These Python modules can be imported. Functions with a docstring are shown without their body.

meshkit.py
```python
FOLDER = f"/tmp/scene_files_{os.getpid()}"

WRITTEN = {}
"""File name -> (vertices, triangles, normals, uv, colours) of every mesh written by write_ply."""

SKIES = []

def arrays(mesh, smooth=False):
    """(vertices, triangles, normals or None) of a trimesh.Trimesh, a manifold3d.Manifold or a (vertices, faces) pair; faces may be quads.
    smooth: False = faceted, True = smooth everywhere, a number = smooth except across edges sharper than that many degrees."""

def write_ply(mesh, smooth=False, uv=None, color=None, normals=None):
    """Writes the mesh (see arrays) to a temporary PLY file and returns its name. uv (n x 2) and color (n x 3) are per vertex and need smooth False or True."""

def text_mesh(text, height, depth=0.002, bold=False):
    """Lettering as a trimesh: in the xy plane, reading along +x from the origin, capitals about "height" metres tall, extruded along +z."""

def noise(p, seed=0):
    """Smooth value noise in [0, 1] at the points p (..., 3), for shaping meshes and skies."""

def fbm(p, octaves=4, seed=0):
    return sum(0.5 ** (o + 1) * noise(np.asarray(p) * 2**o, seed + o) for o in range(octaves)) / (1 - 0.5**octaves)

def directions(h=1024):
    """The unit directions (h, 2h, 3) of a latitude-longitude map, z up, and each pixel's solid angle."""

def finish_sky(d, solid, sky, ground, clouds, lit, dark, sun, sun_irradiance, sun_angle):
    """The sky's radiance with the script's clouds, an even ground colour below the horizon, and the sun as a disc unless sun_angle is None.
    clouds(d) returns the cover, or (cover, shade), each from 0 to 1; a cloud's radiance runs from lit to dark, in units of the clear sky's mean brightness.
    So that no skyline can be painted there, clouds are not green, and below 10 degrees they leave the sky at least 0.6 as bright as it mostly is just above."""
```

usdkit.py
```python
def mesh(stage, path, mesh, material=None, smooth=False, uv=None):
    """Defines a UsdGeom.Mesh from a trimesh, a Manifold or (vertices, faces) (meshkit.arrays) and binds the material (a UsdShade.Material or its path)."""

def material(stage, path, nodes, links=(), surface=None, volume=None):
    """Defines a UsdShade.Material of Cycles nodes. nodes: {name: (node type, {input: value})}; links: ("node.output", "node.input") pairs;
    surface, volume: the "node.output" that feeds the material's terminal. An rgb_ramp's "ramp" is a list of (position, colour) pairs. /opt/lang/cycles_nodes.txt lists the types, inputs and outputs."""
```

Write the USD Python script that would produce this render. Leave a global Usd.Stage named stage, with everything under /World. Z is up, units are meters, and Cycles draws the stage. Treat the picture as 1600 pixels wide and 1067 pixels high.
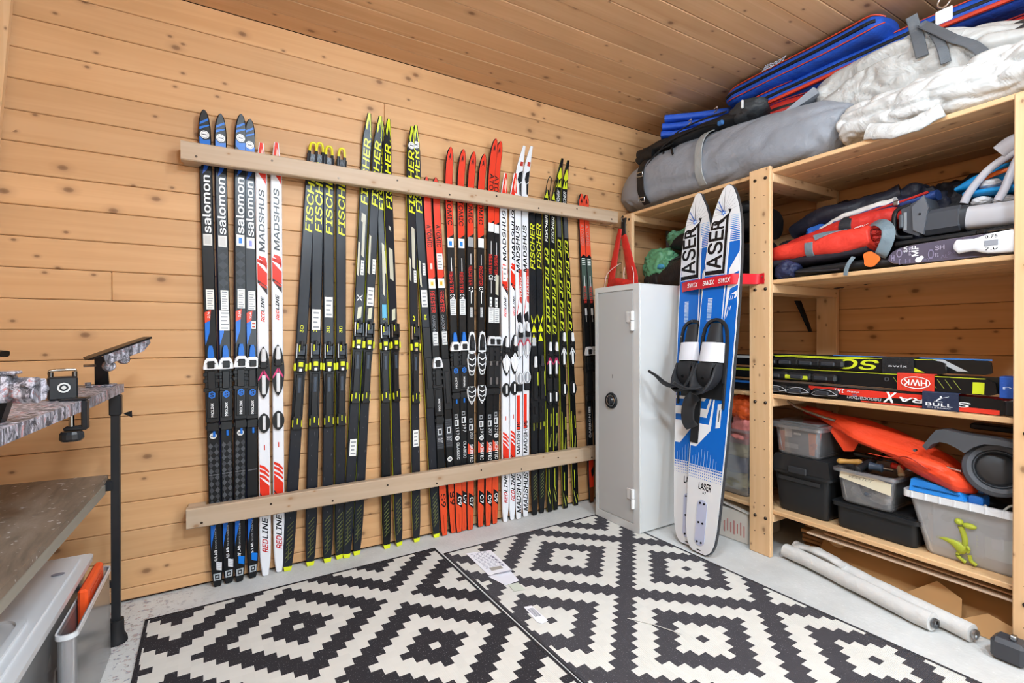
import math, random
import numpy as np, trimesh, manifold3d, usdkit, meshkit
from pxr import Usd, UsdGeom, UsdLux, UsdShade, Gf, Sdf, Vt
from shapely.geometry import Polygon, box as sbox, Point
from shapely import affinity

stage = Usd.Stage.CreateInMemory()
UsdGeom.SetStageUpAxis(stage, 'Z'); UsdGeom.SetStageMetersPerUnit(stage, 1.0)
W = UsdGeom.Xform.Define(stage, '/World')
# ------------------------------------------------------------------ camera, light, exposure
EXPOSURE = 0.25
FPX = 762.465
YAW, PIT, ROL = np.radians([30.29683634, -0.50983159, -0.29009121])
EYE = np.array([0, 0, 1.0])
FW = np.array([np.sin(YAW) * np.cos(PIT), np.cos(YAW) * np.cos(PIT), np.sin(PIT)])
_r = np.array([np.cos(YAW), -np.sin(YAW), 0]); _u = np.cross(_r, FW)
RT = _r * np.cos(ROL) + _u * np.sin(ROL); UP = -_r * np.sin(ROL) + _u * np.cos(ROL)
cam = UsdGeom.Camera.Define(stage, '/World/camera')
cam.CreateHorizontalApertureAttr(36.0); cam.CreateVerticalApertureAttr(24.0)
cam.CreateFocalLengthAttr(FPX / 1600 * 36)
cam.CreateClippingRangeAttr(Gf.Vec2f(0.02, 100))
cam.CreateExposureAttr(EXPOSURE)
cam.AddTransformOp().Set(Gf.Matrix4d(*RT, 0, *UP, 0, *(-FW), 0, *EYE, 1))
LAMPS = [((0.38, -0.38), 170.0), ((1.50, -0.55), 105.0), ((0.75, 0.75), 85.0)]     # opal ceiling lamps (built below): position, emission
LAMP_COL = (.72, .87, 1.0)
WIN = (0.95, 2.05, 0.60, 1.80)       # the window in the wall behind the camera: x0, x1, z0, z1
day = UsdLux.RectLight.Define(stage, '/World/daylight')
day.CreateWidthAttr(WIN[1] - WIN[0]); day.CreateHeightAttr(WIN[3] - WIN[2]); day.CreateIntensityAttr(9.5); day.CreateColorAttr(Gf.Vec3f(.74, .88, 1.0))
day.AddTransformOp().Set(Gf.Matrix4d(1, 0, 0, 0, 0, 0, 1, 0, 0, -1, 0, 0, (WIN[0] + WIN[1]) / 2, -1.60, (WIN[2] + WIN[3]) / 2, 1))
dome = UsdLux.DomeLight.Define(stage, '/World/sky_light')
dome.CreateIntensityAttr(0.02)

def ray(x, y): return FW + (x - 800) / FPX * RT - (y - 533.5) / FPX * UP
def at_x(x, y, v): d = ray(x, y); return EYE + d * (v / d[0])
def at_y(x, y, v): d = ray(x, y); return EYE + d * (v / d[1])
def at_z(x, y, v=0.0): d = ray(x, y); return EYE + d * ((v - 1) / d[2])
A = np.array
# ------------------------------------------------------------------ names, things, parts
taken = {}
def numbered(path):
    k = taken.get(path, 0); taken[path] = k + 1
    return path if k == 0 else '%s_%03d' % (path, k)
def keys(prim, **kw):
    for k, v in kw.items():
        if v: prim.SetCustomDataByKey(k, v)
class Thing:
    def __init__(s, name, label=None, cat=None, base=(0, 0, 0), group=None, kind=None, M=None):
        s.path = numbered('/World/' + name); s.base = A(base, float); s.local = M is not None
        x = UsdGeom.Xform.Define(stage, s.path); s.prim = x.GetPrim()
        x.AddTransformOp().Set(Gf.Matrix4d(*map(float, np.ravel(M)))) if s.local else x.AddTranslateOp().Set(Gf.Vec3d(*map(float, base)))
        keys(s.prim, label=label, category=cat, group=group, kind=kind)
def part(parent, name, mesh, mat, label=None, smooth=30, col=None, kind=None):
    """A mesh under a Thing (or under the path of another part). Coordinates are world, or local where the thing has a matrix."""
    th, path = (parent, parent.path) if isinstance(parent, Thing) else parent
    mesh = to_tri(mesh)
    if not th.local: mesh = mesh.copy(); mesh.vertices = mesh.vertices - th.base
    p = numbered(path + '/' + name)
    m = usdkit.mesh(stage, p, mesh, mat, smooth=smooth if col is None else False)
    if col is not None:
        UsdGeom.PrimvarsAPI(m).CreatePrimvar('col', Sdf.ValueTypeNames.Color3fArray, 'vertex').Set(Vt.Vec3fArray.FromNumpy(np.asarray(col, np.float32)))
    keys(m.GetPrim(), label=label, kind=kind)
    return th, p
def one(name, mesh, mat, label, cat, group=None, smooth=30, kind=None):
    mesh = to_tri(mesh); p = numbered('/World/' + name)
    c = mesh.bounds.mean(0); c[2] = mesh.bounds[0][2]
    mesh = mesh.copy(); mesh.vertices -= c
    m = usdkit.mesh(stage, p, mesh, mat, smooth=smooth); m.AddTranslateOp().Set(Gf.Vec3d(*map(float, c)))
    keys(m.GetPrim(), label=label, category=cat, group=group, kind=kind)
    return m
# ------------------------------------------------------------------ shapes
def to_tri(m):
    if isinstance(m, trimesh.Trimesh): return m
    if isinstance(m, list): return trimesh.util.concatenate([to_tri(x) for x in m])
    v, f, _ = meshkit.arrays(m); return trimesh.Trimesh(v, f, process=False)
def hull(pts): return trimesh.Trimesh(*(lambda h: (h.vertices, h.faces))(trimesh.convex.convex_hull(np.asarray(pts, float))), process=False)
def rbox(lo, hi, b=0.003):
    lo, hi = np.minimum(lo, hi).astype(float), np.maximum(lo, hi).astype(float); b = min(b, (hi - lo).min() * .45)
    P = []
    for c in np.ndindex(2, 2, 2):
        p = np.where(c, hi, lo); d = np.where(c, -b, b)
        for k in range(3):
            q = p + d; q[k] = p[k]; P.append(q)
    return hull(P)
def cbox(c, size, b=0.003): c = A(c, float); h = A(size, float) / 2; return rbox(c - h, c + h, b)
def rot(mesh, deg, axis, about=None):
    mesh = to_tri(mesh).copy(); mesh.apply_transform(trimesh.transformations.rotation_matrix(math.radians(deg), axis, about)); return mesh
def cyl(p0, p1, r, n=14, r1=None, bev=0.0):
    r1 = r if r1 is None else r1
    p0, p1 = A(p0, float), A(p1, float); t = p1 - p0; t /= np.linalg.norm(t)
    a = np.cross(t, [0, 0, 1.] if abs(t[2]) < .9 else [1., 0, 0]); a /= np.linalg.norm(a); b = np.cross(t, a)
    an = np.arange(n) * 2 * np.pi / n; ring = np.cos(an)[:, None] * a + np.sin(an)[:, None] * b
    if bev: return hull(np.vstack([p0 + ring * (r - bev), p0 + t * bev + ring * r, p1 - t * bev + ring * r1, p1 + ring * (r1 - bev)]))
    return hull(np.vstack([p0 + ring * r, p1 + ring * r1]))
def smooth_path(P, n=8):
    P = A(P, float); Q = np.vstack([2 * P[0] - P[1], P, 2 * P[-1] - P[-2]]); out = []
    for i in range(1, len(Q) - 2):
        for t in np.linspace(0, 1, n, endpoint=False):
            a, b, c, d = Q[i - 1:i + 3]
            out.append(.5 * (2 * b + (c - a) * t + (2 * a - 5 * b + 4 * c - d) * t * t + (3 * b - a - 3 * c + d) * t ** 3))
    return np.vstack([out, P[-1]])
def frames(P, up):
    t = np.gradient(P, axis=0); t /= np.linalg.norm(t, axis=1, keepdims=True) + 1e-12
    up = np.broadcast_to(A(up, float), P.shape)
    a = np.cross(t, up); a /= np.linalg.norm(a, axis=1, keepdims=True) + 1e-12
    return t, a, np.cross(a, t)
def loft(P, ra, rb, up=(0, 0, 1), n=20, pw=2.0, cap=True, noise=0, ns=8, seed=0):
    """A closed body along P: half width ra (sideways), half height rb (along up), superellipse power pw, wrinkled by noise."""
    P = A(P, float); t, a, b = frames(P, up); m = len(P)
    ra, rb = np.broadcast_to(ra, m), np.broadcast_to(rb, m)
    an = np.arange(n) * 2 * np.pi / n; c, s = np.cos(an), np.sin(an)
    cx, sx = np.sign(c) * abs(c) ** (2 / pw), np.sign(s) * abs(s) ** (2 / pw)
    V = P[:, None] + (ra[:, None] * cx)[..., None] * a[:, None] + (rb[:, None] * sx)[..., None] * b[:, None]
    if noise:
        d = (V - P[:, None]); L = np.linalg.norm(d, axis=2, keepdims=True) + 1e-9
        k = meshkit.fbm(V * ns, 4, seed) - .5
        V = V + d / L * (2 * noise * k)[..., None]
    V = V.reshape(-1, 3)
    i, j = np.meshgrid(np.arange(m - 1), np.arange(n), indexing='ij')
    q = np.stack([i * n + j, i * n + (j + 1) % n, (i + 1) * n + (j + 1) % n, (i + 1) * n + j], -1).reshape(-1, 4)
    F = [q[:, [0, 1, 2]], q[:, [0, 2, 3]]]
    if cap:
        k = len(V); V = np.vstack([V, P[0], P[-1]]); J = np.arange(n)
        F += [np.stack([np.full(n, k), (J + 1) % n, J], 1), np.stack([np.full(n, k + 1), (m - 1) * n + J, (m - 1) * n + (J + 1) % n], 1)]
    f = np.vstack(F); M = trimesh.Trimesh(V, f, process=False)
    if M.volume < 0: M.invert()
    return M
def tube(P, r, n=8, k=6, sm=True): P = smooth_path(P, k) if sm and len(P) > 2 else A(P, float); return loft(P, r, r, n=n, up=(0.13, 0.21, 0.97))
def ribbon(P, w, th=.002, up=(0, 0, 1), k=6):
    """A strap along P: width w across, its face towards up."""
    P = smooth_path(P, k) if len(P) > 2 else A(P, float)
    return loft(P, w / 2, th / 2, up=up, n=8, pw=6)
def lathe(prof, c=(0, 0, 0), axis=(0, 0, 1), n=28):
    m = trimesh.creation.revolve(A(prof, float), sections=n)
    m.apply_transform(trimesh.geometry.align_vectors([0, 0, 1], axis)); m.apply_translation(c)
    if m.volume < 0: m.invert()
    return m
def prism(poly, depth, O, U, V, N=None):
    """A 2-D polygon extruded: (u, v) -> O + u U + v V, thick along N."""
    U, V = A(U, float), A(V, float); N = np.cross(U, V) if N is None else A(N, float)
    if not isinstance(poly, Polygon): poly = Polygon(poly)
    m = trimesh.creation.extrude_polygon(poly.buffer(0), depth, engine='earcut')
    m.vertices = A(O, float) + m.vertices[:, :1] * U + m.vertices[:, 1:2] * V + m.vertices[:, 2:] * N
    if m.volume < 0: m.invert()
    return m
def blob(c, r, noise=.1, ns=6, seed=0, sub=4, pw=2.0):
    m = trimesh.creation.icosphere(sub); v = m.vertices
    v = np.sign(v) * abs(v) ** (2 / pw) if pw != 2 else v
    k = (meshkit.fbm(v * ns * .5 + 7.3 * seed, 4, seed) - .5)
    m.vertices = A(c, float) + v * A(r) * (1 + 2 * noise * k[:, None]); return m
_txt = {}
def text2d(s, bold=True):
    """Flat lettering: (vertices, faces) scaled to the unit square, and its width / height."""
    if (s, bold) not in _txt:
        m = meshkit.text_mesh(s, 1.0, .01, bold); f = m.faces[m.face_normals[:, 2] > .9]
        ids, inv = np.unique(f, return_inverse=True); v = m.vertices[ids][:, :2]
        lo, hi = v.min(0), v.max(0); _txt[s, bold] = ((v - lo) / (hi - lo), inv.reshape(-1, 3), (hi - lo)[0] / (hi - lo)[1])
    return _txt[s, bold]
def flat_text(s, O, U, V, bold=True, shear=0, off=.0006):
    """Printed lettering on the parallelogram O, O+U, O+V."""
    v, f, _ = text2d(s, bold); U, V = A(U, float), A(V, float); N = np.cross(U, V); N /= np.linalg.norm(N)
    x = v[:, :1] + shear * v[:, 1:]
    return trimesh.Trimesh(A(O, float) + x * U + v[:, 1:] * V + N * off, f, process=False)
# ------------------------------------------------------------------ materials
UsdGeom.Scope.Define(stage, '/World/Looks')
def lin(h):
    if not isinstance(h, str): return tuple(h)
    c = [int(h[i:i + 2], 16) / 255 for i in (0, 2, 4)]
    return tuple(x / 12.92 if x <= .04045 else ((x + .055) / 1.055) ** 2.4 for x in c)
_mats = {}
FIN = dict(gloss=(.26, .28, 0), satin=(.40, .35, 0), matte=(.7, .3, 0), rubber=(.6, .35, 0), metal=(.32, .5, 1), steel=(.22, .5, 1), fabric=(.85, .2, 0), nylon=(.55, .4, 0), crinkle=(.42, .5, 0))
def mat(h, fin='satin'):
    key = (h, fin)
    if key not in _mats:
        ro, sp, me = FIN[fin]; c = lin(h)
        nodes = {'p': ('principled_bsdf', dict(base_color=c, roughness=ro, specular_ior_level=sp, metallic=me))}
        links = []
        if fin in ('fabric', 'nylon', 'crinkle'):
            sc, st, di = dict(fabric=(90, .5, .004), nylon=(22, .45, .012), crinkle=(9, .5, .03))[fin]
            nodes['t'] = ('texture_coordinate', {})
            nodes['n'] = ('noise_texture', dict(scale=sc, detail=4, roughness=.55, distortion=1.2 if fin == 'crinkle' else .3))
            nodes['b'] = ('bump', dict(strength=st, distance=di)); links = [('t.object', 'n.vector'), ('n.fac', 'b.height'), ('b.normal', 'p.normal')]
        _mats[key] = usdkit.material(stage, '/World/Looks/m%03d' % len(_mats), nodes, links, 'p.BSDF')
    return _mats[key]
def print_mat(ro, name):
    return usdkit.material(stage, '/World/Looks/' + name, {'a': ('attribute', dict(attribute='col')), 'p': ('principled_bsdf', dict(roughness=ro, specular_ior_level=.28))}, [('a.color', 'p.base_color')], 'p.BSDF')
PRINT, PRINT_MATTE = print_mat(.26, 'print_gloss'), print_mat(.6, 'print_matte')
def wood(name, axis, light, dark, knot, gscale=1.0, rough=.5, knots=.74, kden=1.0, bump=.12):
    """Pine: grain along axis, knots scattered over the face, each board its own tone and its own place in the grain."""
    L = [20.0] * 3; L[axis] = .8; al = 'xyz'[axis]; o1, o2 = ['xyz'[q] for q in range(3) if q != axis]
    n = {'g': ('geometry', {}), 'o': ('object_info', {}), 'rs': ('vector_math', dict(math_type='scale', vector1=(3.1, 2.3, 4.7))),
         'ad': ('vector_math', dict(math_type='add')), 'm1': ('mapping', dict(scale=tuple(gscale * x for x in L))), 'sx': ('separate_xyz', {}), 'sm': ('math', dict(math_type='add')), 'cx': ('combine_xyz', {}),
         'm2': ('mapping', dict(scale=(5.5 * kden, 8.5 * kden, 1))), 'm3': ('mapping', dict(scale=(9 * kden, 14 * kden, 1), location=(3.3, 1.7, 0))),
         'n1': ('noise_texture', dict(scale=1, detail=6, roughness=.62, distortion=.8)), 'n0': ('noise_texture', dict(scale=1.6, detail=2)),
         'v': ('voronoi_texture', dict(dimensions='2D', scale=1, randomness=1)), 'sep': ('separate_color', {}), 'gt': ('math', dict(math_type='greater_than', value2=knots)),
         'v3': ('voronoi_texture', dict(dimensions='2D', scale=1, randomness=1)), 'sep3': ('separate_color', {}), 'gt3': ('math', dict(math_type='greater_than', value2=knots + .08)),
         'kr': ('rgb_ramp', dict(ramp=[(0, (.85, .85, .85)), (.045, (.75, .75, .75)), (.07, (.62, .62, .62)), (.085, (.3, .3, .3)), (.13, (.13, .13, .13)), (.24, (0, 0, 0))])),
         'kr3': ('rgb_ramp', dict(ramp=[(0, (.85, .85, .85)), (.05, (.7, .7, .7)), (.08, (.2, .2, .2)), (.16, (0, 0, 0))])),
         'km': ('math', dict(math_type='multiply')), 'km3': ('math', dict(math_type='multiply')), 'kx': ('math', dict(math_type='maximum')),
         'cr': ('rgb_ramp', dict(ramp=[(.28, dark), (.48, tuple((a + b) / 2 for a, b in zip(light, dark))), (.66, light)])),
         'hs': ('hsv', {}), 'vv': ('math', dict(math_type='multiply_add', value2=.16, value3=.92)), 'v2': ('math', dict(math_type='multiply_add', value2=.36, value3=.82)),
         'vm': ('math', dict(math_type='multiply')), 'mx': ('mix_color', dict(b=knot)),
         'p': ('principled_bsdf', dict(roughness=rough, specular_ior_level=.35)), 'b': ('bump', dict(strength=bump, distance=.002))}
    l = [('o.random', 'rs.scale'), ('g.position', 'ad.vector1'), ('rs.vector', 'ad.vector2'), ('ad.vector', 'm1.vector'), ('ad.vector', 'sx.vector'), (f'sx.{al}', 'cx.x'), (f'sx.{o1}', 'sm.value1'), (f'sx.{o2}', 'sm.value2'), ('sm.value', 'cx.y'),
         ('cx.vector', 'm2.vector'), ('cx.vector', 'm3.vector'), ('ad.vector', 'n0.vector'), ('m1.vector', 'n1.vector'), ('m2.vector', 'v.vector'), ('v.color', 'sep.color'), ('sep.r', 'gt.value1'), ('m3.vector', 'v3.vector'), ('v3.color', 'sep3.color'), ('sep3.r', 'gt3.value1'),
         ('v.distance', 'kr.fac'), ('v3.distance', 'kr3.fac'), ('kr.color', 'km.value1'), ('gt.value', 'km.value2'), ('kr3.color', 'km3.value1'), ('gt3.value', 'km3.value2'), ('km.value', 'kx.value1'), ('km3.value', 'kx.value2'),
         ('n1.fac', 'cr.fac'), ('cr.color', 'hs.color'), ('o.random', 'vv.value1'), ('n0.fac', 'v2.value1'), ('vv.value', 'vm.value1'), ('v2.value', 'vm.value2'), ('vm.value', 'hs.value'),
         ('hs.color', 'mx.a'), ('kx.value', 'mx.fac'), ('mx.result', 'p.base_color'), ('n1.fac', 'b.height'), ('b.normal', 'p.normal')]
    return usdkit.material(stage, '/World/Looks/' + name, n, l, 'p.BSDF')
KNOT = (.16, .07, .03)
WALL = wood('pine_wall', 0, (.63, .365, .178), (.55, .30, .132), KNOT)
WALLY = wood('pine_wall_y', 1, (.69, .405, .20), (.60, .325, .145), KNOT)
CEIL = wood('pine_ceiling', 0, (.67, .415, .228), (.58, .33, .165), KNOT, knots=.8)
RAILW = wood('planed_spruce', 0, (.50, .375, .265), (.43, .31, .205), (.30, .15, .06), kden=1.5, knots=.78)
POSTW = wood('shelf_pine_z', 2, (.72, .48, .27), (.62, .37, .18), (.2, .09, .04), kden=1.4, knots=.78)
SHELFW = wood('shelf_pine_y', 1, (.72, .47, .25), (.62, .36, .17), (.25, .11, .04), kden=1.3)
BEAMW = wood('shelf_pine_x', 0, (.72, .48, .27), (.62, .37, .18), (.25, .11, .04), kden=1.4)
CONC = usdkit.material(stage, '/World/Looks/concrete', {
    'g': ('geometry', {}), 'n': ('noise_texture', dict(scale=3, detail=8, roughness=.65)), 'r': ('rgb_ramp', dict(ramp=[(.3, (.50, .50, .485)), (.55, (.60, .60, .585)), (.75, (.67, .67, .655))])),
    'n2': ('noise_texture', dict(scale=70, detail=3)), 'r2': ('rgb_ramp', dict(ramp=[(.62, (0, 0, 0)), (.72, (.35, .35, .35))])), 'mx': ('mix_color', dict(b=(.78, .78, .77))),
    'n3': ('noise_texture', dict(scale=42, detail=3, roughness=.7)), 'r3': ('rgb_ramp', dict(ramp=[(.54, (0, 0, 0)), (.60, (1, 1, 1))])), 'n4': ('noise_texture', dict(scale=55, detail=1)),
    'r4': ('rgb_ramp', dict(ramp=[(.3, (.05, .05, .08)), (.45, (.10, .12, .22)), (.5, (.35, .12, .10)), (.6, (.28, .22, .18)), (.7, (.06, .06, .06))], interpolate=True)),
    'sx': ('separate_xyz', {}), 'mr': ('map_range', dict(from_min=.0, from_max=-.42, to_min=0, to_max=.9, clamp=True)), 'mm': ('math', dict(math_type='multiply')), 'mx2': ('mix_color', {}),
    'b': ('bump', dict(strength=.35, distance=.004)), 'p': ('principled_bsdf', dict(roughness=.75, specular_ior_level=.25))},
    [('g.position', x + '.vector') for x in ('n', 'n2', 'n3', 'n4')] + [('g.position', 'sx.vector'), ('n.fac', 'r.fac'), ('n2.fac', 'r2.fac'), ('r.color', 'mx.a'), ('r2.color', 'mx.fac'), ('n3.fac', 'r3.fac'), ('n4.fac', 'r4.fac'),
     ('sx.x', 'mr.value'), ('mr.result', 'mm.value1'), ('r3.color', 'mm.value2'), ('mx.result', 'mx2.a'), ('r4.color', 'mx2.b'), ('mm.value', 'mx2.fac'), ('mx2.result', 'p.base_color'), ('n2.fac', 'b.height'), ('b.normal', 'p.normal')], 'p.BSDF')
def clear_mat(name, tint, mixf, ro=.12):
    """Thin translucent plastic: mostly see-through, a milky share and a soft gloss."""
    return usdkit.material(stage, '/World/Looks/' + name, {'t': ('transparent_bsdf', dict(color=tint)), 'd': ('principled_bsdf', dict(base_color=(.90, .91, .93), roughness=ro)), 'm': ('mix_closure', dict(fac=mixf)),
        'f': ('fresnel', dict(IOR=1.45)), 'gl': ('glossy_bsdf', dict(color=(1, 1, 1), roughness=ro)), 'm2': ('mix_closure', {})},
        [('t.BSDF', 'm.closure1'), ('d.BSDF', 'm.closure2'), ('f.fac', 'm2.fac'), ('m.closure', 'm2.closure1'), ('gl.BSDF', 'm2.closure2')], 'm2.closure')
CLEAR, MILKY, LIDM = clear_mat('clear_plastic', (.97, .975, .99), .12), clear_mat('milky_plastic', (.97, .97, .99), .30, .3), clear_mat('lid_plastic', (.95, .95, .98), .72, .3)
# ------------------------------------------------------------------ the room
X0, X1, Y0, Y1, H = -.83, 2.72, -1.5, 2.33, 2.34
rnd = random.Random(4)
def planks(parent, axis, lo, hi, fixed, front, off, pitch, u0, u1, m, z0, joints=()):
    """Tongue-and-groove boards: stacked along 'off' axis from u0 to u1, running along 'axis', their face towards 'front'."""
    k, n = z0, 0
    while k < u1:
        a, b = max(k, u0), min(k + pitch - .0016, u1)
        if b - a > .006:
            cuts = [lo] + [c for r, c in joints if r == n] + [hi]
            for c0, c1 in zip(cuts[:-1], cuts[1:]):
                l, h = np.zeros(3), np.zeros(3); l[axis], h[axis] = c0 + .0004, c1 - .0004; l[off], h[off] = a, b
                o = 3 - axis - off; l[o], h[o] = sorted((fixed, fixed - front * .018)); l[o] += rnd.uniform(-.0006, .0006)
                part(parent, 'plank', rbox(l, h, .0028), m)
        k += pitch; n += 1
wb = Thing('wall_back', kind='structure', base=(X0, Y1, 0))
part(wb, 'backing', rbox((X0 - .02, Y1 + .018, 0), (X1 + .02, Y1 + .06, H), .001), mat('3a2412', 'matte'))
planks(wb, 0, X0, X1, Y1, -1, 2, .109, .011, H, WALL, .054 - .109, joints=((6, .42), (9, 1.31), (11, -.37), (13, .3), (16, 1.6), (19, .66)))
wr = Thing('wall_right', kind='structure', base=(X1, Y0, 0))
part(wr, 'backing', rbox((X1 + .018, Y0, 0), (X1 + .06, Y1 + .02, H), .001), mat('3a2412', 'matte'))
planks(wr, 1, Y0, Y1, X1, -1, 2, .109, .004, H, WALLY, .054 - .109 - .01)
wl = Thing('wall_left', kind='structure', base=(X0, Y0, 0))
part(wl, 'backing', rbox((X0 - .06, Y0, 0), (X0 - .018, Y1 + .02, H), .001), mat('3a2412', 'matte'))
planks(wl, 1, Y0, Y1, X0, 1, 2, .109, .004, H, WALLY, .054 - .109)
wf = Thing('wall_front', kind='structure', base=(X0, Y0, 0))
WFM = mat('e9e2d6', 'matte'); a, b, c, d = WIN
for lo, hi in (((X0 - .06, 0), (a, H)), ((b, 0), (X1 + .06, H)), ((a, 0), (b, c)), ((a, d), (b, H))): part(wf, 'wall_panel', rbox((lo[0], Y0 - .06, lo[1]), (hi[0], Y0, hi[1]), .001), WFM)
wn = Thing('window_1', kind='structure', base=(a, Y0, c)); FRM = mat('f0efec', 'satin')
for lo, hi in (((a, c), (a + .05, d)), ((b - .05, c), (b, d)), ((a + .05, c), (b - .05, c + .05)), ((a + .05, d - .05), (b - .05, d)), (((a + b) / 2 - .025, c + .05), ((a + b) / 2 + .025, d - .05))): part(wn, 'window_frame', rbox((lo[0], Y0 - .05, lo[1]), (hi[0], Y0 - .005, hi[1]), .004), FRM)
part(wn, 'pane', rbox((a + .05, Y0 - .03, c + .05), (b - .05, Y0 - .026, d - .05), .0005), usdkit.material(stage, '/World/Looks/window_glass', {'t': ('transparent_bsdf', {}), 'g': ('glossy_bsdf', dict(color=(1, 1, 1), roughness=.0)), 'f': ('fresnel', dict(IOR=1.45)), 'm': ('mix_closure', {})}, [('f.fac', 'm.fac'), ('t.BSDF', 'm.closure1'), ('g.BSDF', 'm.closure2')], 'm.closure'))
cl = Thing('ceiling', kind='structure', base=(X0, Y0, H))
part(cl, 'backing', rbox((X0 - .06, Y0 - .06, H + .018), (X1 + .06, Y1 + .06, H + .05), .001), mat('3a2412', 'matte'))
k = 0; y = Y1
while y > Y0:
    part(cl, 'plank', rbox((X0, max(y - .1034, Y0), H + rnd.uniform(-.0006, .0006)), (X1, y, H + .018), .0028), CEIL); y -= .105
fl = Thing('floor', kind='structure', base=(X0, Y0, 0))
part(fl, 'concrete_slab', rbox((X0 - .06, Y0 - .06, -.08), (X1 + .06, Y1 + .06, 0), .001), CONC)
tr = Thing('trim_1', kind='structure', base=(-.70, 2.30, 0))
part(tr, 'board', prism([(-.806, 0), (-.779, 0), (-.606, H - .002), (-.633, H - .002)], .022, (0, 2.306, 0), (1, 0, 0), (0, 0, 1), (0, -1, 0)), POSTW)
def emit(name, col, s): return usdkit.material(stage, '/World/Looks/' + name, {'e': ('emission', dict(color=col, strength=s))}, [], 'e.emission')
for i, ((lx, ly), e) in enumerate(LAMPS):
    t = Thing('ceiling_lamp', 'round opal ceiling lamp ' + ('behind the camera on the left', 'behind the camera on the right', 'above the rugs near the middle of the room')[i], 'lamp', (lx, ly, H))
    part(t, 'lamp_base', lathe([(0, -.0), (.15, 0), (.15, -.02), (0, -.02)], (lx, ly, H - .001)), mat('f2f2f2'))
    part(t, 'diffuser', lathe([(.14, -.02), (.155, -.04), (.15, -.07), (.12, -.095), (.06, -.11), (0, -.113)], (lx, ly, H - .001)), emit('opal_glow_%d' % i, LAMP_COL, e), smooth=60)
# ------------------------------------------------------------------ rails of the ski rack
def rail(z0, z1, xa, xb, zb0, zb1, label, blocks):
    t = Thing('ski_rail', label, 'rail', (xa, 2.26, z0))
    P = []
    for x, a, b in ((xa, z0, z1), (xb, zb0, zb1)):
        for yy, zz, in ((2.241, a + .004), (2.245, a), (2.275, a), (2.277, a + .002), (2.277, b - .002), (2.275, b), (2.245, b), (2.241, b - .004)): P.append((x, yy, zz))
    part(t, 'board', hull(P), RAILW)
    for bx in blocks:
        f = (bx - xa) / (xb - xa); za = z0 + (zb0 - z0) * f; zc = z1 + (zb1 - z1) * f
        part(t, 'spacer_block', rbox((bx - .03, 2.277, za + .002), (bx + .03, 2.3292, zc - .002), .002), RAILW)
    for q in range(9):
        x = xa + .05 + q * (xb - xa - .1) / 8; f = (x - xa) / (xb - xa)
        part(t, 'screw', cyl((x, 2.242, (z0 + (zb0 - z0) * f) + .018 + .03 * (q % 2)), (x, 2.2398, (z0 + (zb0 - z0) * f) + .018 + .03 * (q % 2)), .0045, 10), mat('4a4038', 'metal'))
    return t
rail(1.684, 1.757, -.146, 2.06, 1.690, 1.760, 'planed spruce rail holding the ski tips against the wall', (-.112, 2.025))
rail(.267, .344, -.141, 1.90, .272, .352, 'planed spruce rail low on the wall in front of the ski tails', (-.108, 1.74))
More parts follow.
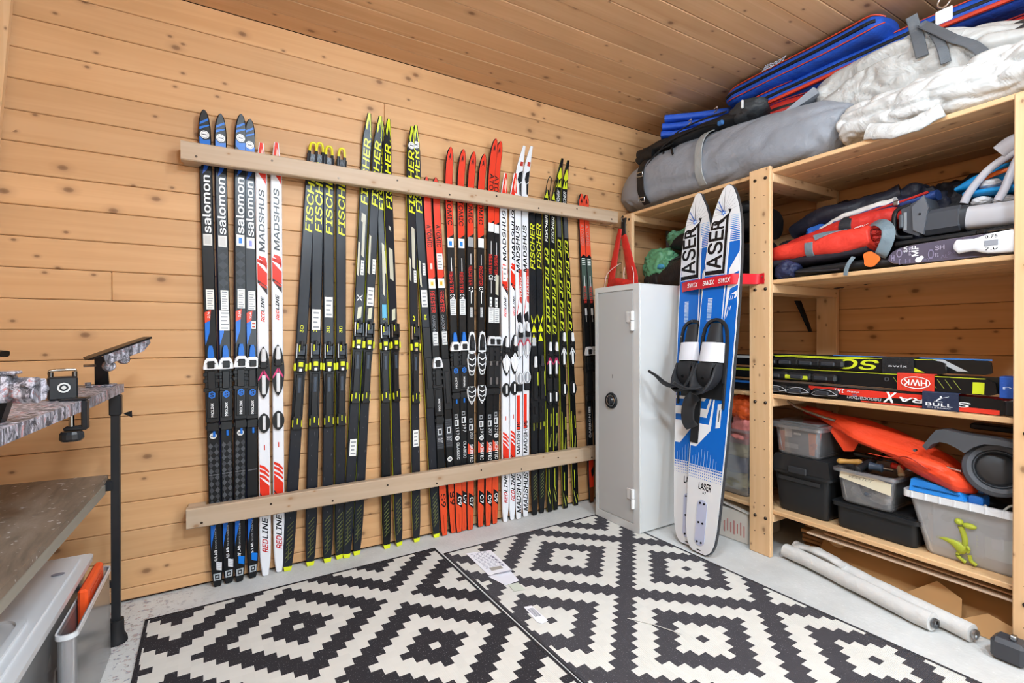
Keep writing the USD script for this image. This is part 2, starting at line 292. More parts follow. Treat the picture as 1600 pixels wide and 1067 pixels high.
# ------------------------------------------------------------------ the two woven rugs
def rug(label, cx, cy, x0, x1, y0, y1, inverse, deg, dark, light, seed, z=0.0):
    """Woven diamonds: cells on a grid centred on a diamond, each cell its own colour."""
    CX, CY, N, R = .0326, .0318, 11, random.Random(seed)
    V, F, C = [], [], []
    def quad(a, b, c, d, col, zz=.0045):
        k = len(V); V.extend([(a, c, zz), (b, c, zz), (b, d, zz), (a, d, zz)]); F.extend([(k, k + 1, k + 2), (k, k + 2, k + 3)]); C.extend([col] * 4)
    bw = .010
    i0, i1 = math.floor((x0 + bw) / CX + .5), math.ceil((x1 - bw) / CX - .5)
    j0, j1 = math.floor((y0 + bw) / CY + .5), math.ceil((y1 - bw) / CY - .5)
    for i in range(i0, i1 + 1):
        for j in range(j0, j1 + 1):
            a, b = max((i - .5) * CX, x0 + bw), min((i + .5) * CX, x1 - bw); c, d = max((j - .5) * CY, y0 + bw), min((j + .5) * CY, y1 - bw)
            if b <= a or d <= c: continue
            ii, jj = i % (2 * N), j % (2 * N)
            m = min(abs(ii - p) + abs(jj - q) for p, q in ((0, 0), (2 * N, 0), (0, 2 * N), (2 * N, 2 * N), (N, N)))
            on = m == 0 or 4 <= m <= 6 or m >= 10
            if inverse: on = not on
            f = 1 + R.uniform(-.03, .03); quad(a, b, c, d, tuple(f * x for x in (dark if on else light)))
    for a, b, c, d in ((x0, x1, y1 - bw, y1), (x0, x1, y0, y0 + bw), (x0, x0 + bw, y0, y1), (x1 - bw, x1, y0, y1)): quad(a, b, c, d, tuple(.8 * x for x in dark), .0055)
    for (a, c), (b, d) in (((x0, y0), (x1, y0)), ((x1, y0), (x1, y1)), ((x1, y1), (x0, y1)), ((x0, y1), (x0, y0))):
        k = len(V); V.extend([(a, c, 0.0003), (b, d, 0.0003), (b, d, .0055), (a, c, .0055)]); F.extend([(k, k + 1, k + 2), (k, k + 2, k + 3)]); C.extend([dark] * 4)
    a = math.radians(deg); M = A([[math.cos(a), math.sin(a), 0, 0], [-math.sin(a), math.cos(a), 0, 0], [0, 0, 1, 0], [cx, cy, z, 1]])
    t = Thing('woven_rug', label, 'rug', M=M)
    part(t, 'weave', trimesh.Trimesh(A(V), A(F), process=False), RUGM, col=A(C))
    return t
RUGM = usdkit.material(stage, '/World/Looks/rug_weave', {'a': ('attribute', dict(attribute='col')), 'g': ('geometry', {}), 'w': ('wave_texture', dict(scale=95, bands_direction='y')), 'n': ('noise_texture', dict(scale=260, detail=2)),
    'r': ('rgb_ramp', dict(ramp=[(.64, (0, 0, 0)), (.74, (.4, .4, .4))])), 'mx': ('mix_color', dict(b=(.55, .55, .57))), 'b': ('bump', dict(strength=.4, distance=.002)), 'p': ('principled_bsdf', dict(roughness=.85, specular_ior_level=.15))},
    [('g.position', 'w.vector'), ('g.position', 'n.vector'), ('n.fac', 'r.fac'), ('a.color', 'mx.a'), ('r.color', 'mx.fac'), ('mx.result', 'p.base_color'), ('w.fac', 'b.height'), ('b.normal', 'p.normal')], 'p.BSDF')
RD, RL = (.030, .027, .031), (.66, .63, .58)
rug('black and cream woven rug by the waxing bench, thin dark binding, dark-centred diamonds on cream', .205, 1.822, -.455, .645, -1.9, .335, True, 1.6, RD, RL, 1)
rug('dark grey flecked woven rug in front of the steel cabinet with cream diamond rings', 1.325, 1.764, -.462, .50, -1.85, .344, False, 1.4, (.060, .056, .063), (.68, .66, .61), 2)
# ------------------------------------------------------------------ cross-country skis
BLK, DGR, WHT, RED, BLU, YEL = '17181a', '34363a', 'e9e9ea', 'd9301c', '1769c4', 'd3d820'
class Ski:
    """A ski leaning on the wall. Local axes: x across, y along (0 tail, L tip), z out of the top sheet. y(px) turns a height in the photo into y for this kind of ski (rep = its tip, tail)."""
    count = 0
    def __init__(s, name, label, group, tip, tail, rep, w=.043, bend=.03, body=BLK, side=None, tipform='round', tipy=None, taily=2.298, tw=.75, tl=.10, fin='gloss', end=None, roll=0):
        Ski.count += 1
        if tipy is None: tipy, taily = 2.318 + .004 * (-1) ** Ski.count, taily + .004 * (-1) ** Ski.count
        p0 = at_y(*tail, taily - .008); p0[1] = taily; p0[2] = 0.003
        p1 = at_y(*tip, tipy - bend); p1[1] = tipy
        S = p1 - p0; L = np.linalg.norm(S); S /= L; V = A([1., 0, 0]); V -= S * (V @ S); V /= np.linalg.norm(V); N = np.cross(V, S); q = math.radians(roll); V, N = V * math.cos(q) - N * math.sin(q), N * math.cos(q) + V * math.sin(q)
        M = np.eye(4); M[0, :3], M[1, :3], M[2, :3], M[3, :3] = V, S, N, p0
        s.t = Thing(name, label, 'ski', group=group, M=M); s.L, s.w, s.b, s.rep, s.tf, s.tw, s.tl = L, w, bend, rep, tipform, tw, tl
        s.acc = {}; s.body(mat(body, fin), mat(side, 'satin') if side else None)
        if end: s.endcap(*end)
    def y(s, px): return (s.rep[1] - px) / (s.rep[1] - s.rep[0]) * s.L
    def hw(s, y):
        L, t = s.L, y / s.L; w = s.w / 2
        k = np.interp(y, [0, .004, .07, .18, L * .45, L * .8, L], [s.tw * .82, s.tw, .93, 1, .96, 1, 1])
        d = np.clip((y - (L - s.tl)) / s.tl, 0, 1)
        if s.tf == 'round': k = k * np.sqrt(np.maximum(1 - d ** 2.2, .0)) ** .9
        elif s.tf == 'taper': k = k * (1 - .62 * d ** 1.15)
        elif s.tf == 'point': k = k * np.maximum(1 - d ** 1.7, 0)
        return np.maximum(w * k, .0022)
    def th(s, y): return np.interp(y / s.L, [0, .12, .35, .5, .65, .88, 1], [.006, .010, .016, .019, .016, .008, .005])
    def bd(s, y): return s.b * np.clip((y - (s.L - .27)) / .27, 0, 1) ** 2
    def top(s, y): return s.th(y) + s.bd(y)
    def body(s, m, ms):
        L = s.L; yy = np.unique(np.r_[0, .004, np.linspace(.02, .2, 6), np.linspace(.25, L - .3, 10), np.linspace(L - .27, L - s.tl, 7), L - s.tl * (1 - np.sin(np.linspace(0, np.pi / 2, 9)))])
        R = []
        for y in yy:
            w, h, b = s.hw(y), s.top(y), s.bd(y); c = min(.0035, w * .4)
            R.append([(-w, y, b), (-w, y, h - .004 if h - b > .006 else (h + b) / 2), (-w + c, y, h), (w - c, y, h), (w, y, h - .004 if h - b > .006 else (h + b) / 2), (w, y, b)])
        V = A(R).reshape(-1, 3); m_, n = len(yy), 6; top, sid = [], []
        for i in range(m_ - 1):
            for j in range(n):
                a, b_, c_, d = i * n + j, i * n + (j + 1) % n, (i + 1) * n + (j + 1) % n, (i + 1) * n + j
                (sid if j in (0, 4) and ms else top).extend([(a, d, c_), (a, c_, b_)])
        for k, o in ((0, 1), ((m_ - 1) * n, -1)):
            for j in range(1, n - 1): top.append((k, k + j, k + j + 1)[::o])
        part(s.t, 'ski_body', trimesh.Trimesh(V, A(top), process=False), m, smooth=25)
        if ms: part(s.t, 'sidewall', trimesh.Trimesh(V, A(sid), process=False), ms, smooth=25)
    def endcap(s, col, ln):
        w0, w1 = s.hw(.004) * 1.06, s.hw(ln) * 1.04
        P = [(-w0 * .8, -.002, -.001), (w0 * .8, -.002, -.001), (w1, ln, -.001), (-w1, ln, -.001)]; P += [(x, y, s.th(ln) + .0012) for x, y, _ in P]
        part(s.t, 'tail_cap', hull(P), mat(col, 'satin'), label='coloured plastic cap on the tail end')
    # printing: flat shapes laid on the top sheet
    def lay(s, name, v2, f, col, layer=1):
        V, F, C = s.acc.setdefault(name, ([], [], []))
        m = trimesh.Trimesh(np.c_[v2, np.zeros(len(v2))], f, process=False)
        if np.ptp(m.vertices[:, 1]) > .05: m = m.subdivide_to_size(.05, max_iter=6)
        x, y = m.vertices[:, 0], np.clip(m.vertices[:, 1], .001, s.L - .0005)
        hw = np.array([s.hw(q) for q in y]); x = np.clip(x, -hw + .0034 * (hw > .008) + .0004, hw - .0034 * (hw > .008) - .0004)
        P = np.c_[x, y, s.top(y) + .0003 + .00022 * layer]; fc = m.faces
        cr = np.cross(P[fc[:, 1]] - P[fc[:, 0]], P[fc[:, 2]] - P[fc[:, 0]])[:, 2]; fc = np.where(cr[:, None] < 0, fc[:, ::-1], fc)
        F.append(fc + sum(map(len, V))); V.append(P); C.append(np.tile(lin(col), (len(P), 1)))
    def poly(s, pts, col, name='graphics', layer=1):
        """pts: (photo y, across from -1 to 1)"""
        p = Polygon([(v * s.w / 2, s.y(y)) for y, v in pts]).buffer(0)
        if p.is_empty: return
        for g in getattr(p, 'geoms', [p]):
            v, f = trimesh.creation.triangulate_polygon(g, engine='earcut'); s.lay(name, v, f, col, layer)
    def rect(s, y0, y1, v0, v1, col, name='graphics', layer=1): s.poly([(y0, v0), (y0, v1), (y1, v1), (y1, v0)], col, name, layer)
    def text(s, tx, y0, y1, col, up=True, v0=-.72, v1=.72, shear=0, bold=True, name='lettering', layer=2):
        v, f, _ = text2d(tx, bold); a, b = s.y(max(y0, y1)), s.y(min(y0, y1)); h = s.w / 2
        q, p = v[:, 0], v[:, 1]; k = 1.9 * shear * abs(v1 - v0) * h / (b - a)
        q = (q + k * p) / (1 + k)
        if up: P = np.c_[(v1 + (v0 - v1) * p) * h, a + (b - a) * q]
        else: P = np.c_[(v0 + (v1 - v0) * p) * h, b + (a - b) * q]
        s.lay(name, P, f, col, layer)
    def sticker(s, y0, y1, v0, v1, col='e8e6df', lines=5, ink='8a8d92', skew=0):
        n = 'sticker_%d' % len([k for k in s.acc if k.startswith('sticker')])
        s.poly([(y0, v0), (y0 + skew, v1), (y1 + skew, v1), (y1, v0)], col, n, 3)
        for k in range(lines):
            a = y0 + (y1 - y0) * (k + .6) / (lines + .4); s.rect(a, a + (y1 - y0) * .35 / (lines + .4), v0 + .16 * (v1 - v0), v1 - (.12 + .2 * ((k * 7) % 3) / 2) * (v1 - v0), ink, n, 4)
        return n
    def disc(s, y, v, r, col='ecebe8', ink='55585e'):
        n = 'sticker_%d' % len([k for k in s.acc if k.startswith('sticker')]); c = Point(v * s.w / 2, s.y(y))
        for rr, cc, l in ((r, col, 3), (r * .78, ink, 4), (r * .7, col, 5)):
            g = affinity.scale(c.buffer(1, 12), rr, rr); v2, f = trimesh.creation.triangulate_polygon(g, engine='earcut'); s.lay(n, v2, f, cc, l)
        s.rect(y - .8, y + .9, v - .35, v + .35, ink, n, 6)
    # bindings: solids standing on the top sheet
    def bx(s, par, name, y0, y1, v0, v1, h0, h1, col, fin='satin', bev=.002, taper=0):
        a, b = s.y(max(y0, y1)), s.y(min(y0, y1)); z = float(s.th((a + b) / 2)); k = s.w / 2
        m = rbox((v0 * k, a, z + h0), (v1 * k, b, z + h1), bev)
        if taper:
            t = (m.vertices[:, 1] - a) / (b - a); q = t if taper > 0 else 1 - t
            m.vertices[:, 0] = m.vertices[:, 0] * (1 - abs(taper) * q)
        return part(par if isinstance(par, tuple) else s.t, name, m, mat(col, fin))
    def pl(s, par, name, pts, h0, h1, col, fin='satin', mirror=True):
        """A plate of any outline; pts (photo y, across) of the right half, mirrored."""
        q = [(v * s.w / 2, s.y(y)) for y, v in pts]
        if mirror: q = q + [(-x, y) for x, y in q[::-1]]
        P = Polygon(q).buffer(0); z = float(s.th(np.mean([b for _, b in q])))
        return part(par if isinstance(par, tuple) else s.t, name, prism(P, h1 - h0, (0, 0, z + h0), (1, 0, 0), (0, 1, 0)), mat(col, fin))
    def done(s):
        for n, (V, F, C) in s.acc.items():
            part(s.t, n.rsplit('_', 1)[0] if n[-1].isdigit() else n, trimesh.Trimesh(np.vstack(V), np.vstack(F), process=False), PRINT, col=np.vstack(C), kind='stuff' if n in ('graphics', 'lettering', 'tape') else None)

def bind_step(s, y, toe=WHT, lever=BLU, logo=BLU, word='PROLINK', k=1.0):
    """Touring binding: front lever, white toe clip with a black jaw, long black rail plate with a logo, heel pad. y: photo height of the lever's tip."""
    Y = lambda d: y + d * k
    p = s.bx(None, 'binding_plate', Y(30), Y(118), -1.05, 1.05, 0, .006, '111214')
    s.bx(p, 'ridge', Y(38), Y(66), -.6, .6, .006, .012, '17181a'); s.bx(p, 'ridge', Y(72), Y(112), -.78, .78, .006, .010, '151618')
    for q in (40, 50, 64): s.bx(p, 'guide_wing', Y(q), Y(q + 6), -1.28, 1.28, .001, .008, '151618')
    t = s.pl(None, 'toe_clip', [(Y(17), 0), (Y(17), .62), (Y(21), .95), (Y(31), 1.2), (Y(35), 1.18), (Y(35), .0)], .001, .020, toe)
    s.bx(t, 'jaw', Y(22), Y(33), -.55, .55, .018, .026, '141416'); s.bx(t, 'pin', Y(25), Y(26), -.8, .8, .021, .0245, 'b9bcc0', 'steel')
    if lever: l = s.pl(None, 'lever', [(Y(-2), 0), (Y(-2), .25), (Y(5), .42), (Y(16), .5), (Y(18), 0)], .002, .015, lever)
    h = s.bx(None, 'heel_pad', Y(119), Y(132), -.95, .95, 0, .010, '121315'); s.bx(h, 'notch', Y(123), Y(129), -1.12, 1.12, .001, .007, '2a2b2e')
    if lever: s.bx(h, 'release_tab', Y(132), Y(142), -.05, .35, 0, .005, lever)
    if logo:
        c = (0, s.y(Y(75))); g = Polygon([(c[0] + .013 * math.cos(a), c[1] + .016 * math.sin(a)) for a in np.arange(6) * math.pi / 3 + .4])
        s.acc.setdefault('x', None); s.acc.pop('x')
        part(p, 'logo', prism(g, .0006, (0, 0, float(s.th(c[1])) + .0113), (1, 0, 0), (0, 1, 0)), mat(logo))
        v, f, _ = text2d('S'); part(p, 'logo_letter', trimesh.Trimesh(np.c_[(v[:, 0] - .5) * .013, c[1] + (v[:, 1] - .5) * .018, np.full(len(v), float(s.th(c[1])) + .0124)], f, process=False), mat('101820'), smooth=False)
    if word:
        v, f, _ = text2d(word); a, b = s.y(Y(110)), s.y(Y(88)); z = float(s.th(a)) + .0122
        part(p, 'lettering', trimesh.Trimesh(np.c_[(.22 - .44 * v[:, 1]) * s.w / 2, a + (b - a) * v[:, 0], np.full(len(v), z)], f, process=False), mat(WHT), smooth=False)
def bind_race(s, y, k=1.0, acc=YEL):
    """Race binding: silver jaw with side arms, yellow clips, narrow black rail and a clip at the heel. y: photo height of its top."""
    Y = lambda d: y + d * k
    p = s.pl(None, 'binding_plate', [(Y(0), 0), (Y(0), .7), (Y(10), 1.0), (Y(40), 1.12), (Y(48), .95), (Y(78), .72), (Y(120), .66), (Y(122), 0)], 0, .006, '101113')
    t = s.bx(None, 'toe_jaw', Y(4), Y(20), -.72, .72, .006, .022, '3c3e42', 'metal', .004)
    s.bx(t, 'jaw_arm', Y(2), Y(24), -.95, -.66, .004, .020, 'a9acb0', 'metal'); s.bx(t, 'jaw_arm', Y(2), Y(24), .66, .95, .004, .020, '55585c', 'metal')
    s.bx(t, 'lever', Y(-2), Y(12), -.22, .22, .018, .026, '2a2b2e', 'satin', .003); s.bx(t, 'lever_stripe', Y(4), Y(14), -.5, -.3, .022, .0245, acc)
    c = s.bx(None, 'clip_block', Y(24), Y(44), -.8, .8, .005, .020, '131416', 'satin', .004)
    s.bx(c, 'clip', Y(31), Y(42), -1.2, -.72, .004, .017, acc, 'satin', .003); s.bx(c, 'clip', Y(31), Y(42), .72, 1.2, .004, .017, acc, 'satin', .003); s.bx(c, 'clip', Y(29), Y(36), -.42, .42, .018, .022, acc, 'satin')
    s.bx(c, 'spring', Y(38), Y(43), -.3, .3, .02, .023, 'c9ccd0', 'steel')
    r = s.bx(None, 'rail', Y(47), Y(112), -.6, .6, .006, .013, '141518', 'satin', .002); s.bx(r, 'rail_inlay', Y(52), Y(74), -.25, .25, .013, .0142, '3a4452')
    h = s.bx(None, 'heel_clip', Y(108), Y(128), -.82, .82, .003, .015, '111214', 'satin', .003); s.bx(h, 'clip', Y(113), Y(124), -.85, -.62, .005, .0155, acc); s.bx(h, 'clip', Y(113), Y(124), .62, .85, .005, .0155, acc); s.bx(h, 'clip', Y(111), Y(120), -.1, .1, .0145, .0162, acc)
def bind_ring(s, y0, y1, h0, h1, col, ring, acc='b52a4a', body='111214'):
    """Pin binding: an oval toe plate with a rim, a chrome lever, and an oval heel plate."""
    d = y1 - y0
    def oval(a, b, w): return [(a + (b - a) * t, w * math.sin(math.pi * min(max(t, .0), 1)) ** .55) for t in np.linspace(0, 1, 13)]
    p = s.pl(None, 'binding_plate', oval(y0, y1, 1.12), 0, .009, ring); s.pl(p, 'plate_inlay', oval(y0 + d * .03, y1 - d * .03, .98), .009, .0105, body)
    t = s.bx(None, 'toe_lever', y0 + d * .04, y0 + d * .30, -.5, .5, .010, .024, col, 'gloss', .004, .35); s.bx(t, 'jaw', y0 + d * .26, y0 + d * .42, -.62, .62, .009, .022, '141518', 'satin', .003)
    s.bx(t, 'pin', y0 + d * .36, y0 + d * .38, -.8, .8, .014, .018, 'c3c6c9', 'steel')
    for a in (-1, 1): s.pl(p, 'accent', [(y0 + d * .45, a * .1), (y0 + d * .62, a * .95), (y0 + d * .66, a * .9), (y0 + d * .52, a * .05)], .0105, .0125, acc, mirror=False)
    s.bx(p, 'flexor', y0 + d * .55, y1 - d * .08, -.34, .34, .0105, .0145, col if acc != col else WHT, 'satin', .002)
    h = s.pl(None, 'heel_plate', oval(h0, h1, 1.05), 0, .009, ring); s.pl(h, 'plate_inlay', oval(h0 + 2, h1 - 2, .88), .009, .0102, body); s.bx(h, 'heel_rib', h0 + 4, h1 - 5, -.26, .26, .010, .0135, col, 'satin', .002)
def bind_wing(s, y0, k=1.0, plate='d9dadb', body='17181a'):
    """White skeleton binding: toe loop, winged outline plate, butterfly heel plate."""
    Y = lambda d: y0 + d * k
    def wing(name, pts, w):
        p = s.pl(None, name, pts, .0, .008, plate); s.pl(p, 'plate_inlay', [(a + (2.2 if i < 1 else -.6), max(v * .82 - .06, 0)) for i, (a, v) in enumerate(pts[:-1])] + [(pts[-1][0] - 2.4, 0)], .008, .0092, body)
        for q in (.3, .55, .8): s.pl(p, 'rib', [(pts[0][0] + (pts[-1][0] - pts[0][0]) * q, 0), (pts[0][0] + (pts[-1][0] - pts[0][0]) * (q - .09), .8), (pts[0][0] + (pts[-1][0] - pts[0][0]) * (q - .05), .85), (pts[0][0] + (pts[-1][0] - pts[0][0]) * (q + .06), 0)], .0092, .0108, plate)
        return p
    t = s.pl(None, 'toe_loop', [(Y(0), 0), (Y(2), .55), (Y(12), .85), (Y(28), 1.0), (Y(33), .9), (Y(33), 0)], 0, .010, plate); s.pl(t, 'loop_inlay', [(Y(4), 0), (Y(6), .4), (Y(14), .65), (Y(30), .75), (Y(30), 0)], .010, .0112, body)
    s.bx(t, 'jaw', Y(14), Y(27), -.5, .5, .011, .023, '26282b', 'satin', .004); s.bx(t, 'pin', Y(20), Y(21), -.7, .7, .016, .019, 'c3c6c9', 'steel')
    wing('binding_plate', [(Y(33), 0), (Y(35), .9), (Y(44), 1.18), (Y(52), 1.05), (Y(60), .85), (Y(68), .5), (Y(69), 0)], 1)
    wing('heel_plate', [(Y(86), 0), (Y(86), .9), (Y(92), 1.2), (Y(102), 1.05), (Y(110), .5), (Y(115), 0)], 1)
def ski_blue(i, tip, tail, label):
    s = Ski('touring_ski', label, 'black skis with blue tips', tip, tail, (172, 920), w=.044, bend=.025, tl=.11, side='17409c', tw=.62, roll=9 if i else 0)
    for a, b, c, d in ((187, 193, 190, 183), (194, 200, 199, 191)): s.poly([(a + 4, -1), (b + 2, -1), (d + 4, 1), (c - 6, 1)], BLU)
    s.poly([(212, -1), (217, -.2), (215, 1), (229, 1), (232, .3), (226, -.4), (222, -1)], BLU); s.poly([(236, .4), (240, 1), (233, 1)], BLU)
    s.disc(209 if i != 3 else 213, 0, .0155); s.poly([(253, -.15), (253, .6), (262, .2), (270, -.55)], '1f4fa8')
    s.rect(248, 540, -.98, .98, '191b1e' if i != 3 else '2c2e32', layer=0)
    s.text('salomon', 271, 362, 'e6e7e8', v0=-.68, v1=.62)
    n = s.sticker(364, 382, -.68, .68, 'd6d5d0', 0); s.rect(366.5, 379.5, -.48, .48, ['c3c1bc', 'c6c4c0', 'e9e9e6', 'e9e9e6'][i], n, 4)
    if i > 1: s.rect(369, 378, -.28, .25, ['2f7fd6', '8d8fe0'][i - 2], n, 5)
    if i in (1, 2):
        for q in range(5): s.poly([(390 + 14 * q, 0), (397 + 14 * q, .8), (404 + 14 * q, 0), (397 + 14 * q, -.8)], '303338', layer=2)
    s.sticker(451, 482, -.5, .72, lines=8)
    s.poly([(487, -1), (483, .2), (500, .0), (504, -1)], 'd8452a'); s.text('2/4', 486, 496, WHT, v0=-.4, v1=.05)
    s.poly([(504, -1), (500, 0), (518, -.1), (538, -.75), (538, -1)], '1f6fd0')
    if i == 1: s.sticker(483, 515, -.85, .95, 'efeeea', 5)
    if i == 3: s.sticker(500, 513, 0, .75, 'd9d9d6', 2, 'b8452f')
    bind_step(s, 541)
    if i in (0, 2): s.disc(681, .0, .012)
    for r in range(10):
        for c in (-.5, .5):
            if i < 3: s.poly([(692 + 10 * r, c - .46 * 0), (697 + 10 * r, c + .46), (702 + 10 * r, c), (697 + 10 * r, c - .46)], ['4b4d52', '3c3e43'][(r + (c > 0)) % 2])
    s.rect(742, 743, -.9, .9, '77797d', layer=2)
    s.poly([(822, -1), (822, 0), (858, -.85), (862, -1)], '1c66c6'); s.text('S/LAB', 862, 879, WHT, v0=-.38, v1=.15); s.text('SKATE CARBON', 826, 860, 'a9abb0', v0=-.2, v1=.05, bold=False)
    if i < 2: s.sticker(880, 893, -.1, 1.1, 'd9d9dc', 3, 'c2c2c8', 3)
    else: s.poly([(878, -.25), (881, 1), (894, 1), (890, -.25)], '1473d2', 'sticker_9', 3)
    n = s.sticker(899, 910, -.6, .6, 'a7adb2', 0); s.rect(901, 908, -.35, .35, '26282c', n, 4); s.rect(903, 906, -.18, .18, 'a7adb2', n, 5)
    s.done()
for i, (a, b, l) in enumerate([((318.6, 172), (340, 920), 'black ski with blue-banded tip and oval sticker, first from the left in the rack'),
                               ((342.8, 178), (357.5, 916), 'black blue-tipped ski second from the left, with a wide paper form above the binding'),
                               ((375, 178.4), (374.3, 906.6), 'third ski from the left, blue-tipped, with a blue square below its lettering'),
                               ((389, 186), (395, 902.5), 'smooth dark blue-tipped ski fourth from the left, next to the white skis')]): ski_blue(i, a, b, l)

def ski_redwhite(i, tip, tail, label, kind='far'):
    rep = (223.6, 899.8) if kind == 'left' else (271, 819.7); k = (rep[1] - rep[0]) / 676.2; Y = lambda y: rep[1] - (899.8 - y) * k
    s = Ski('skate_ski', label, 'white skis with red tips', tip, tail, rep, w=.044, bend=.03, body='e4e5ea', tl=.13, tipform='taper', tw=.55)
    s.poly([(rep[0] - 3, -1), (rep[0] - 3, 1), (Y(287), 1), (Y(263), -1)], RED); s.poly([(Y(232), .1), (Y(240), .5), (Y(262), .3), (Y(250), -.2)], 'f0b8a8', layer=2)
    s.text('MADSHUS', Y(293), Y(392), '15161a', shear=.12, v0=-.5, v1=.5)
    s.poly([(Y(410), -1), (Y(425), 1), (Y(445), 1), (Y(441), -1)], RED); s.poly([(Y(403), -1), (Y(412), .9), (Y(415), .9), (Y(408), -1)], RED)
    for a in (398, 404): s.poly([(Y(a), -.5), (Y(a + 3), .6), (Y(a + 12), .95), (Y(a + 16), .7), (Y(a + 9), .4), (Y(a + 4), -.6)], RED)
    s.poly([(Y(436), -1), (Y(446), 1), (Y(459), 1), (Y(440), -1)], '2a2024', layer=2); s.poly([(Y(440), -.4), (Y(447), .8), (Y(450), .7), (Y(443), -.6)], 'c33a2a', layer=3)
    s.text('RED', Y(484), Y(502), RED, shear=.3, v0=-.3, v1=.3); s.text('LINE', Y(461), Y(486), '22242a', shear=.3, v0=-.3, v1=.3)
    if kind == 'far' and i == 0: s.sticker(415, 440, -.6, .6, 'eceae6', 3)
    if kind == 'left': bind_ring(s, 540, 621, 644, 675, 'd5d6d8', '1c1d1f', 'c4306a'); 
    else:
        bind_ring(s, 526, 589, 600, 622, 'd9dadc', '1c1d1f', 'd9dadc')
        s.pl(None, 'side_wing', [(560, .2), (562, 1.0), (566, 1.1), (572, .9), (580, .6), (581, .2)], .004, .011, 'e2e3e5')
    s.rect(Y(694), Y(702), -.05, .12, 'c8402e')
    for a in (724, 731, 739): s.poly([(Y(a), -.9), (Y(a + 4), .1), (Y(a + 12), .9), (Y(a + 15), .75), (Y(a + 8), -.1), (Y(a + 4), -.9)], RED)
    s.poly([(Y(744), -1), (Y(759), 1), (Y(779), 1), (Y(779), -1)], RED)
    for a in (0, 5): s.poly([(Y(768 + a), -1), (Y(778 + a), -.1), (Y(780 + a), -.1), (Y(771 + a), -1)], '1a1a1c', layer=2)
    s.text('RED', Y(840), Y(864), 'b8262c', shear=.3, v0=-.5, v1=.5); s.text('LINE', Y(807), Y(842.5), '22242a', shear=.3, v0=-.5, v1=.5)
    s.done()
ski_redwhite(0, (408, 223.6), (415, 899.8), 'white ski with red tip, fifth from the left, right beside the blue-tipped skis', 'left')
ski_redwhite(1, (431.7, 223), (436.5, 896), 'white ski with red tip, sixth from the left, just before the hole-tipped dark skis', 'left')

